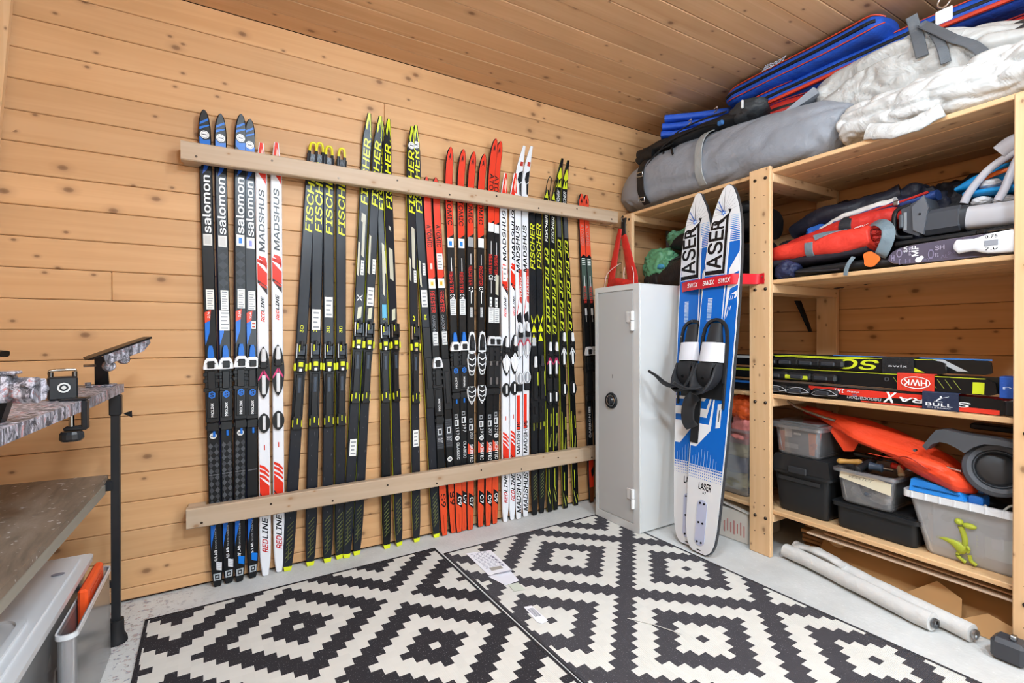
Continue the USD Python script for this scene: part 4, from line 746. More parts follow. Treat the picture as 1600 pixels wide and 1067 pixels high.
# ------------------------------------------------------------------ red ski strap and the two water skis
def waterski(label, base, tipp, front):
    base, tipp = A(base), A(tipp); S = tipp - base; L = np.linalg.norm(S); S /= L; V = A([0, -1., 0]); V -= S * (V @ S); V /= np.linalg.norm(V); N = np.cross(V, S)
    M = np.eye(4); M[0, :3], M[1, :3], M[2, :3], M[3, :3] = V, S, N, base
    t = Thing('water_ski', label, 'water ski', group='pair of blue and white water skis', M=M)
    yy = np.r_[0, .012, .03, .06, .12, .3, .5, .8, 1.0, 1.15, 1.3, 1.42, 1.52, 1.6, 1.66, 1.70, L - .008, L]
    hw = np.interp(yy, [0, .012, .03, .06, .12, .3, .6, 1.1, 1.3, 1.42, 1.52, 1.6, 1.66, 1.70, L - .008, L], [.036, .054, .067, .078, .086, .094, .102, .104, .099, .094, .085, .069, .049, .030, .019, .005])
    HW = lambda q: float(np.interp(q, yy, hw))
    poly = Polygon(np.r_[np.c_[hw, yy], np.c_[-hw[::-1], yy[::-1]]])
    part(t, 'ski_body', prism(poly, .016, (0, 0, 0), (1, 0, 0), (0, 1, 0)), mat('3a3c40', 'satin'))
    part(t, 'top_sheet', prism(poly.buffer(-.003), .003, (0, 0, .016), (1, 0, 0), (0, 1, 0)), mat('dfe0e2', 'gloss'))
    acc = ([], [], [])
    def lay(v2, f, col, l):
        acc[1].append(f + sum(map(len, acc[0]))); acc[0].append(np.c_[v2, np.full(len(v2), .0192 + .0003 * l)]); acc[2].append(np.tile(lin(col), (len(v2), 1)))
    inner = poly.buffer(-.0075)
    def pg(p, col, l=1):
        p = Polygon(p).buffer(0).intersection(inner)
        for g in getattr(p, 'geoms', [p]):
            if g.geom_type == 'Polygon' and g.area > 1e-8: lay(*trimesh.creation.triangulate_polygon(g, engine='earcut'), col, l)
    def tx(s, x0, x1, y0, y1, col, l=3, up=True, bold=True):
        v, f, _ = text2d(s, bold); lay(np.c_[x1 - (x1 - x0) * v[:, 1], y0 + (y1 - y0) * v[:, 0]] if up else np.c_[x0 + (x1 - x0) * v[:, 0], y0 + (y1 - y0) * v[:, 1]], f, col, l)
    B = '1163bf'
    pg([(-.1, .39), (.1, .39), (.1, 1.44), (-.1, 1.44)], B)
    for q in range(14): pg([(.028, 1.445 + .009 * q), (.1, 1.445 + .009 * q), (.1, 1.4505 + .009 * q - .0002 * q), (.028, 1.4505 + .009 * q - .0002 * q)], ['1163bf', '3a7cc9', '6a9cd4', '9abcdf'][min(3, q // 4)])
    c = A([-.012, 1.585])                                    # the star and its rays
    for a, r, col, w in [(62, .2, '1d55a8', .003), (35, .1, '1d55a8', .0025), (90, .13, '20242c', .0022)] + [(x, .17, '9a9ca2', .0009) for x in (105, 118, 132, 148, 165, 12, -8, 48, 78)] + [(180 + 118, .0, '20242c', .002)]:
        dr = A([-math.cos(math.radians(a)), math.sin(math.radians(a))]); n = A([-dr[1], dr[0]]); pg([c + n * w, c + dr * r, c - n * w], col, 2)
    pg([c + (.006 + .011 * (q % 2)) * A([math.cos(q * math.pi / 6), math.sin(q * math.pi / 6)]) for q in range(12)], '1d6ad0', 4); pg([c + .005 * A([math.cos(q), math.sin(q)]) for q in np.arange(0, 6.2, .5)], 'bfe0ff', 5)
    pg([(-.012, 1.56), (.018, 1.58), (.012, 1.6), (.03, 1.596), (.02, 1.572), (-.01, 1.545), (-.05, 1.53), (-.07, 1.535)], '17181b', 3)
    x0, x1 = -.088, .018
    pg([(x0 + .0, 1.288), (x1 + .006, 1.288), (x1 + .006, 1.57), (x0 + .03, 1.545), (x0, 1.5)], 'cfd3da', 2)
    pg([(x0, 1.292), (x1, 1.292), (x1, 1.312), (x0, 1.312)], '15171a', 3); pg([(x1 - .014, 1.292), (x1, 1.292), (x1, 1.575), (x1 - .014, 1.565)], '15171a', 3)
    tx('A', x0 + .002, x1 - .02, 1.318, 1.385, '15171a', 4); tx('S', x0 + .002, x1 - .02, 1.39, 1.45, '15171a', 4); tx('E', x0 + .004, x1 - .02, 1.455, 1.505, '15171a', 4); tx('R', x0 + .012, x1 - .022, 1.51, 1.555, '15171a', 4)
    pg([(.022, 1.05), (.027, 1.05), (.034, 1.5), (.026, 1.5)], 'e9eaec', 2)
    pg([(.1, 1.41), (.042, 1.31), (.034, 1.06), (.1, 1.2)], 'e6e7ea', 2)
    for a in (1.27, 1.205, 1.15): pg([(.1, a + .03), (.055, a + .012), (.05, a - .02), (.1, a + .008)], B, 3)
    for q in range(3): pg([(.036 + .006 * q, 1.06 - .03 * q), (.040 + .006 * q, 1.06 - .03 * q), (.062 + .01 * q, 1.19), (.054 + .01 * q, 1.19)], B, 4)
    for q in range(16): pg([(-.06, 1.07 + .007 * q), (-.035, 1.07 + .007 * q), (-.035, 1.0745 + .007 * q), (-.06, 1.0745 + .007 * q)], '9fb9d6' if q < 8 else 'c5d2e2', 2)
    # chevrons below the binding
    for q in ([(-.1, .690), (-.035, .690), (-.005, .735), (-.012, .735), (-.04, .705), (-.1, .705)], [(-.1, .615), (-.015, .615), (.012, .735), (.004, .735), (-.02, .655), (-.1, .655)], [(-.1, .475), (-.06, .475), (.012, .56), (.024, .735), (.017, .735), (.0, .585), (-.1, .585)]): pg(q, 'e6e7ea', 2)
    pg([(.036, .575), (.060, .58), (.062, .69), (.040, .685)], 'e4e5e8', 3); pg([(.047, .605), (.052, .605), (.054, .66), (.049, .66)], '30343a', 4)
    for q in range(9): pg([(-.075 + .016 * q, .385), (-.072 + .016 * q, .385), (-.0725 + .016 * q, .425 + .05 * math.exp(-((q - 4) / 2.5) ** 2)), (-.0745 + .016 * q, .425 + .05 * math.exp(-((q - 4) / 2.5) ** 2))], '8fb2dc', 3)
    for r in range(5):
        for q in range(17):
            s = .0036 - .0005 * r; x, y = -.085 + .0106 * q, .383 - .0125 * r; pg([(x - s, y - s), (x + s, y - s), (x + s, y + s), (x - s, y + s)], B, 3)
    tx('LASER', -.028, .040, .285, .318, '17181b', 3, up=False); tx('67', -.004, .014, .268, .279, '17181b', 3, up=False)
    part(t, 'graphics', trimesh.Trimesh(np.vstack(acc[0]), np.vstack(acc[1]), process=False), PRINT, col=np.vstack(acc[2]), kind='stuff')
    f = part(t, 'fin_plate', prism(Point(0, .06).buffer(.026).union(Point(0, .215).buffer(.026)).union(sbox(-.026, .06, .026, .215)), .002, (0, 0, .0195), (1, 0, 0), (0, 1, 0)), mat('b9bed6', 'satin'))
    for y in (.05, .137, .225):
        for x in (-.011, .011): part(f, 'screw', cyl((x, y, .0215), (x, y, .024), .0045, 10), mat('35363a', 'metal'))
    part(t, 'tail_slot', rbox((-.010, .012, .019), (.010, .017, .0205), .001), mat('1c1d1f'))
    z0 = .0195; RB = mat('232427', 'rubber')
    arc = [(-.066, .78), (-.068, .90), (-.064, 1.0), (-.045, 1.055), (0, 1.075), (.045, 1.055), (.064, 1.0), (.068, .90), (.066, .78)]
    b = part(t, 'binding_rim', loft(smooth_path([(x, y, z0 + .006) for x, y in arc], 6), .0075, .006, n=8, pw=5), RB)
    for x, y in arc[::2]: part(b, 'rim_screw', cyl((x, y, z0 + .011), (x, y, z0 + .0145), .0035, 8), mat('8d8f93', 'steel'))
    def shell(name, ya, yb, wa, wb, ha, hb, m, th=.004, lift=0, n=14, par=t):
        P, Q = [], []
        ys = np.linspace(ya, yb, 9); an = np.linspace(0, math.pi, n)
        for o, ro in ((0, 1), (th, 1)):
            for i, y in enumerate(ys):
                w, h = np.interp(i, [0, 8], [wa, wb]) - o, np.interp(i, [0, 8], [ha, hb]) - o
                P.append(np.c_[-np.cos(an) * w, np.full(n, y), z0 + lift + np.sin(an) ** .8 * h])
        P = np.vstack(P); k = 9 * n; F = []
        for o, sg in ((0, 1), (k, -1)):
            for i in range(8):
                for j in range(n - 1):
                    a, b_, c_, d_ = o + i * n + j, o + i * n + j + 1, o + (i + 1) * n + j + 1, o + (i + 1) * n + j
                    F += [(a, b_, c_)[::sg], (a, c_, d_)[::sg]]
        for i0 in (0, 8):
            for j in range(n - 1): a = i0 * n + j; F += [(a, a + k, a + 1), (a + 1, a + k, a + k + 1)]
        return part(par, name, trimesh.Trimesh(P, A(F), process=False), m, smooth=50)
    shell('toe_piece', .85, 1.058, .058, .030, .062, .018, RB)
    shell('toe_band', .875, .965, .0615, .058, .068, .052, mat('d8d9e0', 'gloss'))
    hp = part(t, 'heel_plate', rbox((-.062, .705, z0), (.062, .85, z0 + .005), .002), mat('1a1b1d', 'satin'))
    for x in (-.078, .070): part(hp, 'side_rail', rbox((x - .006, .665, z0), (x + .006, .85, z0 + .009), .002), mat('2a2b2e', 'satin'))
    # heel cup with its pull tab
    tg = part(t, 'heel_tongue', loft(smooth_path([(0, .87, z0 + .052), (0, .83, z0 + .062), (0, .79, z0 + .058), (0, .755, z0 + .040)], 5), np.linspace(.040, .032, 16), .008, up=(0, .4, 1), n=16, pw=3), RB); part(tg, 'eyelet', cyl((0, .80, z0 + .066), (0, .797, z0 + .0705), .008, 14), mat('0f1011', 'matte'))
    cup = smooth_path([(-.052, .86, z0 + .03), (-.050, .80, z0 + .045), (-.028, .755, z0 + .06), (.0, .742, z0 + .066), (.028, .755, z0 + .06), (.050, .80, z0 + .045), (.052, .86, z0 + .03)], 6)
    h = part(t, 'heel_cup', loft(cup, .010, np.interp(np.arange(len(cup)), [0, len(cup) / 2, len(cup)], [.022, .055, .022]), up=(0, -.35, .94), n=12, pw=3), RB)
    tab = smooth_path([(0, .752, z0 + .105), (-.012, .742, z0 + .14), (-.03, .748, z0 + .175), (-.05, .765, z0 + .2)], 6) if front else smooth_path([(0, .75, z0 + .10), (-.008, .745, z0 + .13), (-.03, .76, z0 + .165), (-.055, .79, z0 + .19), (-.085, .81, z0 + .205)], 6)
    part(h, 'pull_tab', loft(tab, np.linspace(.040, .022, len(tab)), .006, up=(0, -1, .2), n=10, pw=3), RB)
    if not front: return
    r = part(t, 'toe_strap_plate', rbox((-.096, .49, z0), (-.050, .725, z0 + .005), .002), mat('1c1d1f', 'rubber'), label='black rear toe strap')
    lp = smooth_path([(-.080, .715, z0 + .006), (-.088, .69, z0 + .03), (-.092, .64, z0 + .040), (-.090, .59, z0 + .034), (-.082, .56, z0 + .010)], 6)
    part(r, 'strap', loft(lp, .032, .003, up=(.25, 0, 1), n=10, pw=4), mat('2c2d30', 'rubber'))
waterski('blue and white water ski in front, with the rear toe strap, by the shelf post', (1.873, 1.492, .006), (2.070, 1.478, 1.715), True)
waterski('blue and white water ski half behind the other, nearer the steel cabinet', (1.897, 1.578, .006), (2.098, 1.672, 1.728), False)
st = Thing('ski_strap', 'red strap with white lettering across the water skis', 'strap', (2.05, 1.55, 1.25))
P = smooth_path([(2.106, 1.84, 1.245), (2.085, 1.80, 1.246), (2.008, 1.70, 1.25), (1.984, 1.58, 1.253), (1.978, 1.45, 1.257), (1.99, 1.395, 1.259), (2.095, 1.365, 1.26), (2.0985, 1.33, 1.26)], 6)
part(st, 'webbing', loft(P, .0016, .024, up=(0, 0, 1), n=8, pw=6), mat('c8202c', 'satin'))
for a, b in (((1.992, 1.665, 1.240), (1.986, 1.60, 1.241)), ((1.9795, 1.565, 1.241), (1.9765, 1.500, 1.243)), ((1.9745, 1.475, 1.244), (1.9735, 1.412, 1.246)), ((2.015, 1.392, 1.247), (2.06, 1.376, 1.247))):
    a, b = A(a), A(b); part(st, 'lettering', flat_text('SWIX', a - (.0035, 0, 0), b - a, (0, 0, .022), shear=.06), mat('eeeeee'), smooth=False)
part(st, 'screw', cyl((2.1005, 1.338, 1.268), (2.094, 1.338, 1.268), .004, 10), mat('b9bbbd', 'steel'))
# ------------------------------------------------------------------ on the top shelf
rng = np.random.RandomState(5)
t = Thing('gear_bag', 'long grey padded bag with black buckled straps on the top shelf by the ski wall', 'bag', (2.3, 1.7, 1.753))
P = smooth_path([(2.30, 2.315, 1.80), (2.30, 2.28, 1.86), (2.30, 2.18, 1.905), (2.305, 1.98, 1.925), (2.31, 1.70, 1.925), (2.31, 1.45, 1.91), (2.315, 1.22, 1.89), (2.32, 1.10, 1.87), (2.32, 1.045, 1.85)], 8); m = len(P); s_ = np.linspace(0, 1, m)
bagra = np.interp(s_, [0, .12, .25, .8, .95, 1], [.10, .17, .19, .19, .17, .11]); bagrb = np.interp(s_, [0, .12, .3, .6, .8, .95, 1], [.035, .105, .155, .165, .15, .115, .06])
bag = loft(P, bagra, bagrb, n=64, pw=2.6); v_ = bag.vertices; c_ = np.vstack([np.repeat(P, 64, 0), P[0], P[-1]]); d_ = v_ - c_; d_ /= np.linalg.norm(d_, axis=1, keepdims=True) + 1e-9
bag.vertices = v_ + d_ * (.03 * (meshkit.fbm(v_ * A([5, 4, 5]), 2, 3) - .5) - .016 * (1 - abs(2 * meshkit.fbm(v_ * A([7, 4, 10]) + 4, 2, 8) - 1)) ** 6)[:, None]; bag.vertices[:, 2] = np.maximum(bag.vertices[:, 2], 1.7535)
b = part(t, 'bag_body', bag, mat('8d9199', 'nylon'), smooth=60)
def around(y, w, a0, a1, m, name, par, k=1.03, P=P, ra=bagra, rb=bagrb, th=.003, lean=0.0):
    """A strap lying round the bag at y, from angle a0 to a1 (0 = towards the room, 90 = top)."""
    i = np.argmin(abs(P[:, 1] - y)); c = P[i]; a = np.radians(np.linspace(a0, a1, 22)); cc, ss = np.cos(a), np.sin(a)
    q = np.c_[c[0] - k * ra[i] * np.sign(cc) * abs(cc) ** (2 / 2.6), y + lean * np.linspace(-1, 1, 22), np.maximum(c[2] + k * rb[i] * np.sign(ss) * abs(ss) ** (2 / 2.6), 1.758)]
    up = np.c_[-np.sign(cc) * abs(cc), 0 * cc, ss]
    return part(par, name, loft(q, w / 2, th, up=up, n=8, pw=6), m, smooth=40)
BW = mat('1a1a1c', 'nylon')
around(2.10, .055, -50, 100, BW, 'strap', t, 1.04); around(1.70, .045, -48, 70, mat('9b9d9c', 'nylon'), 'strap', t, 1.02, lean=-.01)
around(1.93, .012, 20, 95, BW, 'cord', t, 1.03, lean=.06); around(2.0, .012, 35, 95, BW, 'cord', t, 1.03, lean=.05)
part(t, 'seam', ribbon([(2.165, 1.27, 1.78), (2.15, 1.30, 1.84), (2.16, 1.33, 1.94), (2.20, 1.36, 2.02)], .004, .003, up=(-1, 0, .3)), mat('5b5e66', 'nylon'))
part(t, 'flap', hull([(2.17, 1.30, 2.00), (2.30, 1.33, 2.06), (2.20, 1.17, 2.075), (2.32, 1.19, 2.09), (2.22, 1.16, 2.05), (2.30, 1.33, 2.03), (2.18, 1.30, 1.99), (2.3, 1.18, 2.05)]), mat('8d9199', 'nylon'))
for y, z in ((2.10, 1.945), (2.085, 1.795)):
    part(t, 'buckle', [tube([(2.098, y - .025, z - .012), (2.096, y - .025, z + .012), (2.098, y + .02, z + .018), (2.098, y + .02, z - .004), (2.098, y - .025, z - .012)], .003, 6, sm=False)], mat('c9cbcc', 'steel'))
t = Thing('backpack', 'flattened black backpack lying along the top of the long grey bag', 'backpack', (2.3, 1.8, 2.09))
P2 = smooth_path([(2.25, 2.20, 2.09), (2.25, 2.14, 2.098), (2.26, 2.0, 2.105), (2.28, 1.8, 2.105), (2.30, 1.6, 2.105), (2.30, 1.47, 2.102), (2.30, 1.42, 2.095)], 8)
q = loft(P2, np.interp(np.linspace(0, 1, len(P2)), [0, .1, .8, 1], [.03, .11, .12, .05]), np.interp(np.linspace(0, 1, len(P2)), [0, .1, .5, .85, 1], [.02, .045, .036, .045, .015]), n=28, pw=2.4, noise=.02, ns=9, seed=8)
part(t, 'pack_body', q, mat('1b1b1d', 'nylon'), smooth=60)
part(t, 'side_pocket', blob((2.235, 1.50, 2.115), (.06, .10, .05), .18, 5, 3, 3), mat('35383b', 'nylon'), smooth=60)
part(t, 'roll', loft(smooth_path([(2.20, 2.17, 2.06), (2.19, 2.12, 2.085), (2.19, 2.05, 2.07)], 6), .05, .045, n=14, noise=.012, ns=16), mat('161618', 'nylon'), smooth=60)
for pts in ([(2.15, 2.02, 2.04), (2.14, 1.93, 2.085), (2.16, 1.80, 2.105), (2.17, 1.68, 2.10), (2.18, 1.60, 2.085)], [(2.18, 2.0, 2.10), (2.18, 1.88, 2.14), (2.19, 1.75, 2.15), (2.2, 1.6, 2.14)], [(2.12, 2.10, 1.97), (2.14, 2.0, 2.055), (2.16, 1.9, 2.08)]):
    part(t, 'strap', ribbon(pts, .022, .006, up=(-.6, 0, .8)), BW)
for y, z in ((1.80, 2.155), (1.64, 2.155)): part(t, 'buckle', tube([(2.165, y, z - .01), (2.16, y - .02, z - .008), (2.16, y - .02, z + .008), (2.165, y, z + .008)], .003, 6, sm=False), mat('cfd1d2', 'steel'))
part(t, 'zip_pull', rbox((2.155, 1.475, 2.10), (2.165, 1.485, 2.14), .002), mat('dcdedf', 'gloss')); part(t, 'clip', cbox((2.16, 1.60, 2.075), (.02, .03, .022), .004), mat('3d6ea8', 'satin'))
def slab(name, P, ra, rb, m, seed, nz=.008, pw=4, n=28): return loft(smooth_path(P, 10), ra, rb, n=n, pw=pw, noise=nz, ns=8, seed=seed)
B1 = mat('2357c8', 'nylon')
t = Thing('folded_tarp', 'folded bright blue fabric under the ceiling behind the black backpack', 'fabric', (2.4, 1.9, 2.16))
for z, d, sd in ((2.18, 0, 1), (2.222, .01, 2), (2.263, .03, 3)):
    part(t, 'fold', slab('f', [(2.275, 2.09 - d, z + .01), (2.33, 2.02 - d, z + .004), (2.43, 1.88, z), (2.52, 1.75, z - .006), (2.585, 1.66, z - .012)], .085, .0205, B1, sd), B1, smooth=60)
def skibag(label, P, ra, rb, m, pip, seed, zips=True, word=None, wcol='c9d4e8', pw_=.005):
    t = Thing('ski_bag', label, 'bag', np.mean(P, 0)); Q = smooth_path(P, 10); k = np.linspace(0, 1, len(Q)); RA, RB = np.interp(k, [0, .04, .15, .85, .97, 1], [.4 * ra, .8 * ra, ra, ra, .8 * ra, .4 * ra]), np.interp(k, [0, .05, .2, .85, 1], [.3 * rb, .75 * rb, rb, rb, .35 * rb])
    part(t, 'bag_body', loft(Q, RA, RB, n=32, pw=3.2, noise=.008, ns=7, seed=seed), m, smooth=60)
    T, a_, b_ = frames(Q, (0, 0, 1)); sg = -1 if a_[len(a_) // 2][0] > 0 else 1; a_ = a_ * sg
    for h in (.92, -.55):
        E_ = Q + a_ * RA[:, None] * (.80 if h > 0 else .985) + b_ * RB[:, None] * h; part(t, 'piping', tube(E_[1:-1:4], .003 if h > 0 else pw_, 6, 4), pip)
    if zips: E_ = Q + a_ * RA[:, None] * 1.0 + b_ * RB[:, None] * .05; part(t, 'zip', loft(E_[3:-3:3], .0055, .007, up=(0, 0, 1), n=8, pw=4), mat('101113', 'nylon'))
    if word:
        i = len(Q) // 3; o = Q[i] + a_[i] * RA[i] * .97 + b_[i] * RB[i] * .45; d = T[i]; part(t, 'lettering', flat_text(word, o + a_[i] * .012, d * .11 * (1 if np.cross(d, b_[i]) @ a_[i] > 0 else -1), b_[i] * .035 - a_[i] * .01, shear=.2), mat(wcol), smooth=False)
    return t
ORP = mat('d8452c', 'satin'); B2 = mat('2052b8', 'nylon')
skibag('short blue ski bag with thin orange piping, topmost under the ceiling', [(2.40, 1.70, 2.265), (2.395, 1.60, 2.268), (2.39, 1.4, 2.27), (2.39, 1.2, 2.272), (2.39, 1.02, 2.28), (2.39, .95, 2.285)], .10, .046, B2, ORP, 2, word='lillsport', pw_=.0025)
skibag('long blue ski bag with a broad orange edge, second below the ceiling', [(2.41, 1.68, 2.165), (2.42, 1.5, 2.175), (2.46, 1.2, 2.20), (2.50, .95, 2.222), (2.54, .7, 2.232), (2.56, .42, 2.225)], .105, .045, B2, ORP, 4, pw_=.009)
RB_ = mat('b3261c', 'nylon')
skibag('red ski bag at the bottom of the pile beneath the blue ones', [(2.38, 1.56, 2.085), (2.40, 1.4, 2.092), (2.50, 1.15, 2.10), (2.55, .85, 2.11), (2.575, .6, 2.11), (2.58, .42, 2.10)], .10, .05, RB_, mat('8e1d16', 'satin'), 6, word='Madshus', wcol='c98d86')
WB = mat('cdcdcb', 'crinkle')
def sack(label, P, ra, rb, seed, ends=.5, nz=.030):
    t = Thing('fabric_sack', label, 'sack', (P[0][0], P[0][1], 1.753)); Q = smooth_path(P, 22); k = np.linspace(0, 1, len(Q))
    f = np.sqrt(np.clip(1 - (np.clip(.16 - k, 0, 1) / .16) ** 2, .02, 1)) * np.where(k > .86, np.sqrt(np.clip(1 - ((k - .86) / .14) ** 2 * .8, .1, 1)), 1)
    g = loft(Q, ra * f, rb * f, n=96, pw=2.3); v = g.vertices
    c = np.repeat(Q, 96, 0); c = np.vstack([c, Q[0], Q[-1]]); d = v - c; L = np.linalg.norm(d, axis=1, keepdims=True) + 1e-9
    q = v + .06 * (np.stack([meshkit.fbm(v * 6 + o + seed, 2, seed) for o in (0, 7, 13)], 1) - .5)
    c1 = (1 - abs(2 * meshkit.fbm(q * A([6, 5, 9]) + seed, 2, seed) - 1)) ** 7; c2 = (1 - abs(2 * meshkit.fbm(q * A([12, 10, 16]) + 3 * seed, 2, seed + 5) - 1)) ** 6; lo = meshkit.fbm(v * 5 + 9 * seed, 2, seed + 2) - .5
    g.vertices = v + d / L * (nz * (1.6 * lo - 1.0 * c1 - .45 * c2))[:, None]
    return t, g
t, g = sack('white crinkled fabric sack in front on the top shelf, bulging over the board edge', [(2.27, 1.075, 1.845), (2.265, 1.0, 1.848), (2.26, .85, 1.85), (2.255, .7, 1.848), (2.26, .5, 1.845), (2.27, .36, 1.84)], .15, .095, 2)
g.vertices[:, 2] = np.where((g.vertices[:, 0] > 2.125), np.maximum(g.vertices[:, 2], 1.7535), np.maximum(g.vertices[:, 2], 1.738)); g.vertices[:, 0] = np.where(g.vertices[:, 2] < 1.754, np.maximum(g.vertices[:, 0], 2.1), g.vertices[:, 0])
part(t, 'sack_body', g, WB, smooth=40)
part(t, 'loose_hem', loft(smooth_path([(2.12, .93, 1.775), (2.105, .86, 1.752), (2.10, .80, 1.742), (2.105, .76, 1.748), (2.115, .70, 1.77)], 6), .012, .028, up=(.2, 0, 1), n=10, noise=.01, ns=25), WB, smooth=50)
t, g = sack('white crinkled fabric sack with grey webbing straps, lying behind and above the front one', [(2.36, 1.185, 1.965), (2.355, 1.12, 1.99), (2.35, .98, 2.025), (2.35, .85, 2.02), (2.36, .70, 1.96), (2.38, .5, 1.89), (2.40, .38, 1.86)], .15, .155, 7)
g.vertices[:, 2] = np.maximum(g.vertices[:, 2], 1.7535); part(t, 'sack_body', g, mat('bfbfbc', 'crinkle'), smooth=40); SK = g
GW = mat('5a5e63', 'nylon')
def on_sack(x, y, off=.008):
    """The point of the sack's skin behind the photo point."""
    d = ray(x, y); d = d / np.linalg.norm(d); w = SK.vertices - EYE; a = w @ d; k = np.linalg.norm(w - a[:, None] * d, axis=1); near = k < max(.02, np.sort(k)[12]); return EYE + d * (a[near].min() - off)
for px_, w in (([(1424, 25), (1430, 45), (1436, 68), (1441, 88)], .038), ([(1440, 36), (1456, 48), (1470, 70), (1478, 98)], .03), ([(1442, 38), (1465, 48), (1490, 60), (1520, 70), (1545, 92)], .036)):
    part(t, 'webbing_strap', ribbon([on_sack(*q) for q in px_], w, .005, up=(-.8, -.3, .5)), GW)
part(t, 'dark_panel', blob((2.38, .53, 2.0), (.12, .15, .06), .25, 6, 5, 3), mat('3c3d40', 'nylon'), smooth=60)
t = Thing('key_tag', 'white square tag on a ring hanging from the blue ski bag', 'tag', (2.25, .743, 2.15))
part(t, 'ring', tube([(2.252, .743 + .018 * math.cos(a), 2.205 + .018 * math.sin(a)) for a in np.linspace(0, 2 * math.pi, 13)], .003, 6, 2), mat('d5d6d8', 'steel')); part(t, 'tag_plate', cbox((2.252, .743, 2.156), (.006, .05, .05), .004), mat('f3f3f1', 'gloss')); part(t, 'link', rbox((2.250, .740, 2.180), (2.254, .746, 2.189), .001), mat('d5d6d8', 'steel'))
one('stuff_sack', blob((2.19, .462, 1.825), (.085, .06, .072), .1, 4, 9, 3), mat('5c5b50', 'nylon'), 'small olive sack above the end post at the right edge', 'sack', smooth=60)
# ------------------------------------------------------------------ third shelf, right bay
S3, S2, S1 = SZ[2] + .0015, SZ[1] + .0015, SZ[0] + .0015
def heap(c, r, m, seed, noise=.2, ns=7, pw=2.6, floor_=None, sub=4):
    b = blob(c, r, noise, ns, seed, sub, pw)
    v = b.vertices; q = 1 - abs(2 * meshkit.fbm(v * 9 + seed, 3, seed) - 1); n = b.vertex_normals; b.vertices = v + n * ((q - .75) * .04)[:, None]
    if floor_ is not None: b.vertices[:, 2] = np.maximum(b.vertices[:, 2], floor_)
    return b
NAVY = mat('1b1c28', 'nylon')
t = Thing('jacket', 'crumpled dark navy jackets heaped at the back of the third shelf', 'jacket', (2.52, 1.1, S3))
part(t, 'garment', heap((2.54, 1.20, 1.43), (.13, .20, .19), NAVY, 3, .22), NAVY, smooth=60); part(t, 'garment', heap((2.53, .98, 1.46), (.14, .20, .165), NAVY, 11, .22), mat('232533', 'nylon'), smooth=60)
part(t, 'garment', heap((2.56, .76, 1.47), (.11, .15, .16), NAVY, 12, .2), mat('17171d', 'nylon'), smooth=60); part(t, 'sleeve', loft(smooth_path([(2.42, 1.36, 1.50), (2.40, 1.25, 1.545), (2.42, 1.1, 1.56), (2.46, .95, 1.59)], 8), .05, .045, n=20, noise=.02, ns=14), NAVY, smooth=60)
t = Thing('sports_jacket', 'folded white, blue and red sports jacket on top of the red bags', 'jacket', (2.36, 1.05, 1.45))
part(t, 'white_panel', loft(smooth_path([(2.34, 1.20, 1.475), (2.335, 1.12, 1.51), (2.335, 1.0, 1.53), (2.335, .92, 1.535)], 8), .03, .020, n=18, noise=.012, ns=18, seed=4), mat('d9d5d0', 'nylon'), smooth=60)
part(t, 'blue_panel', loft(smooth_path([(2.33, 1.14, 1.485), (2.325, 1.0, 1.505), (2.32, .9, 1.52), (2.32, .78, 1.525)], 8), .03, .018, n=18, noise=.012, ns=18, seed=9), mat('27427e', 'nylon'), smooth=60)
part(t, 'red_trim', tube([(2.30, 1.08, 1.495), (2.292, .98, 1.512), (2.29, .88, 1.525), (2.29, .80, 1.54)], .005, 6), mat('b8302c', 'satin')); part(t, 'buckle', cbox((2.285, .90, 1.52), (.012, .02, .02), .003), mat('9b9ea2', 'metal'))
one('blue_cloth', heap((2.40, 1.24, 1.475), (.05, .06, .035), 0, 6, .15), mat('2d63b8', 'nylon'), 'small blue cloth peeking out behind the upper red bag', 'cloth', smooth=60)
RB2 = mat('c02a22', 'nylon')
t = Thing('red_bag', 'deep red bag with a black band, behind the bright red bag on the third shelf', 'bag', (2.32, 1.1, 1.40))
P = smooth_path([(2.32, 1.375, 1.40), (2.32, 1.30, 1.415), (2.315, 1.15, 1.44), (2.305, 1.03, 1.455), (2.30, .93, 1.462), (2.30, .88, 1.462)], 8); k = np.linspace(0, 1, len(P))
part(t, 'bag_body', loft(P, np.interp(k, [0, .1, .5, 1], [.02, .06, .085, .07]), np.interp(k, [0, .2, .6, .9, 1], [.012, .035, .048, .044, .02]), n=28, pw=2.5, noise=.012, ns=11, seed=5), RB2, smooth=60)
part(t, 'dark_lining', loft(smooth_path([(2.255, 1.35, 1.388), (2.24, 1.25, 1.40), (2.235, 1.15, 1.415), (2.235, 1.09, 1.425)], 6), .012, .014, n=10, noise=.006, ns=20), mat('20222a', 'nylon'), smooth=60)
part(t, 'band', loft(np.array([(2.305 - .088 * math.cos(a), 1.055, 1.452 + .052 * math.sin(a)) for a in np.radians(np.linspace(-30, 110, 16))]), .024, .003, up=np.array([(-math.cos(a), 0, math.sin(a)) for a in np.radians(np.linspace(-30, 110, 16))]), n=8, pw=6), mat('25272c', 'nylon'))
t = Thing('red_bag', 'bright orange-red bag with grey straps and open end at the shelf front', 'bag', (2.24, 1.1, S3))
P = smooth_path([(2.225, 1.372, 1.370), (2.222, 1.30, 1.374), (2.218, 1.18, 1.378), (2.215, 1.07, 1.378), (2.213, .98, 1.382), (2.212, .93, 1.388)], 8); k = np.linspace(0, 1, len(P)); ra, rb = np.interp(k, [0, .2, .6, 1], [.05, .075, .082, .08]), np.interp(k, [0, .3, .65, .92, 1], [.036, .045, .055, .05, .040])
BR = mat('d8392b', 'nylon'); part(t, 'bag_body', loft(P, ra, rb, n=36, pw=2.7, noise=.007, ns=9, seed=7), BR, smooth=60)
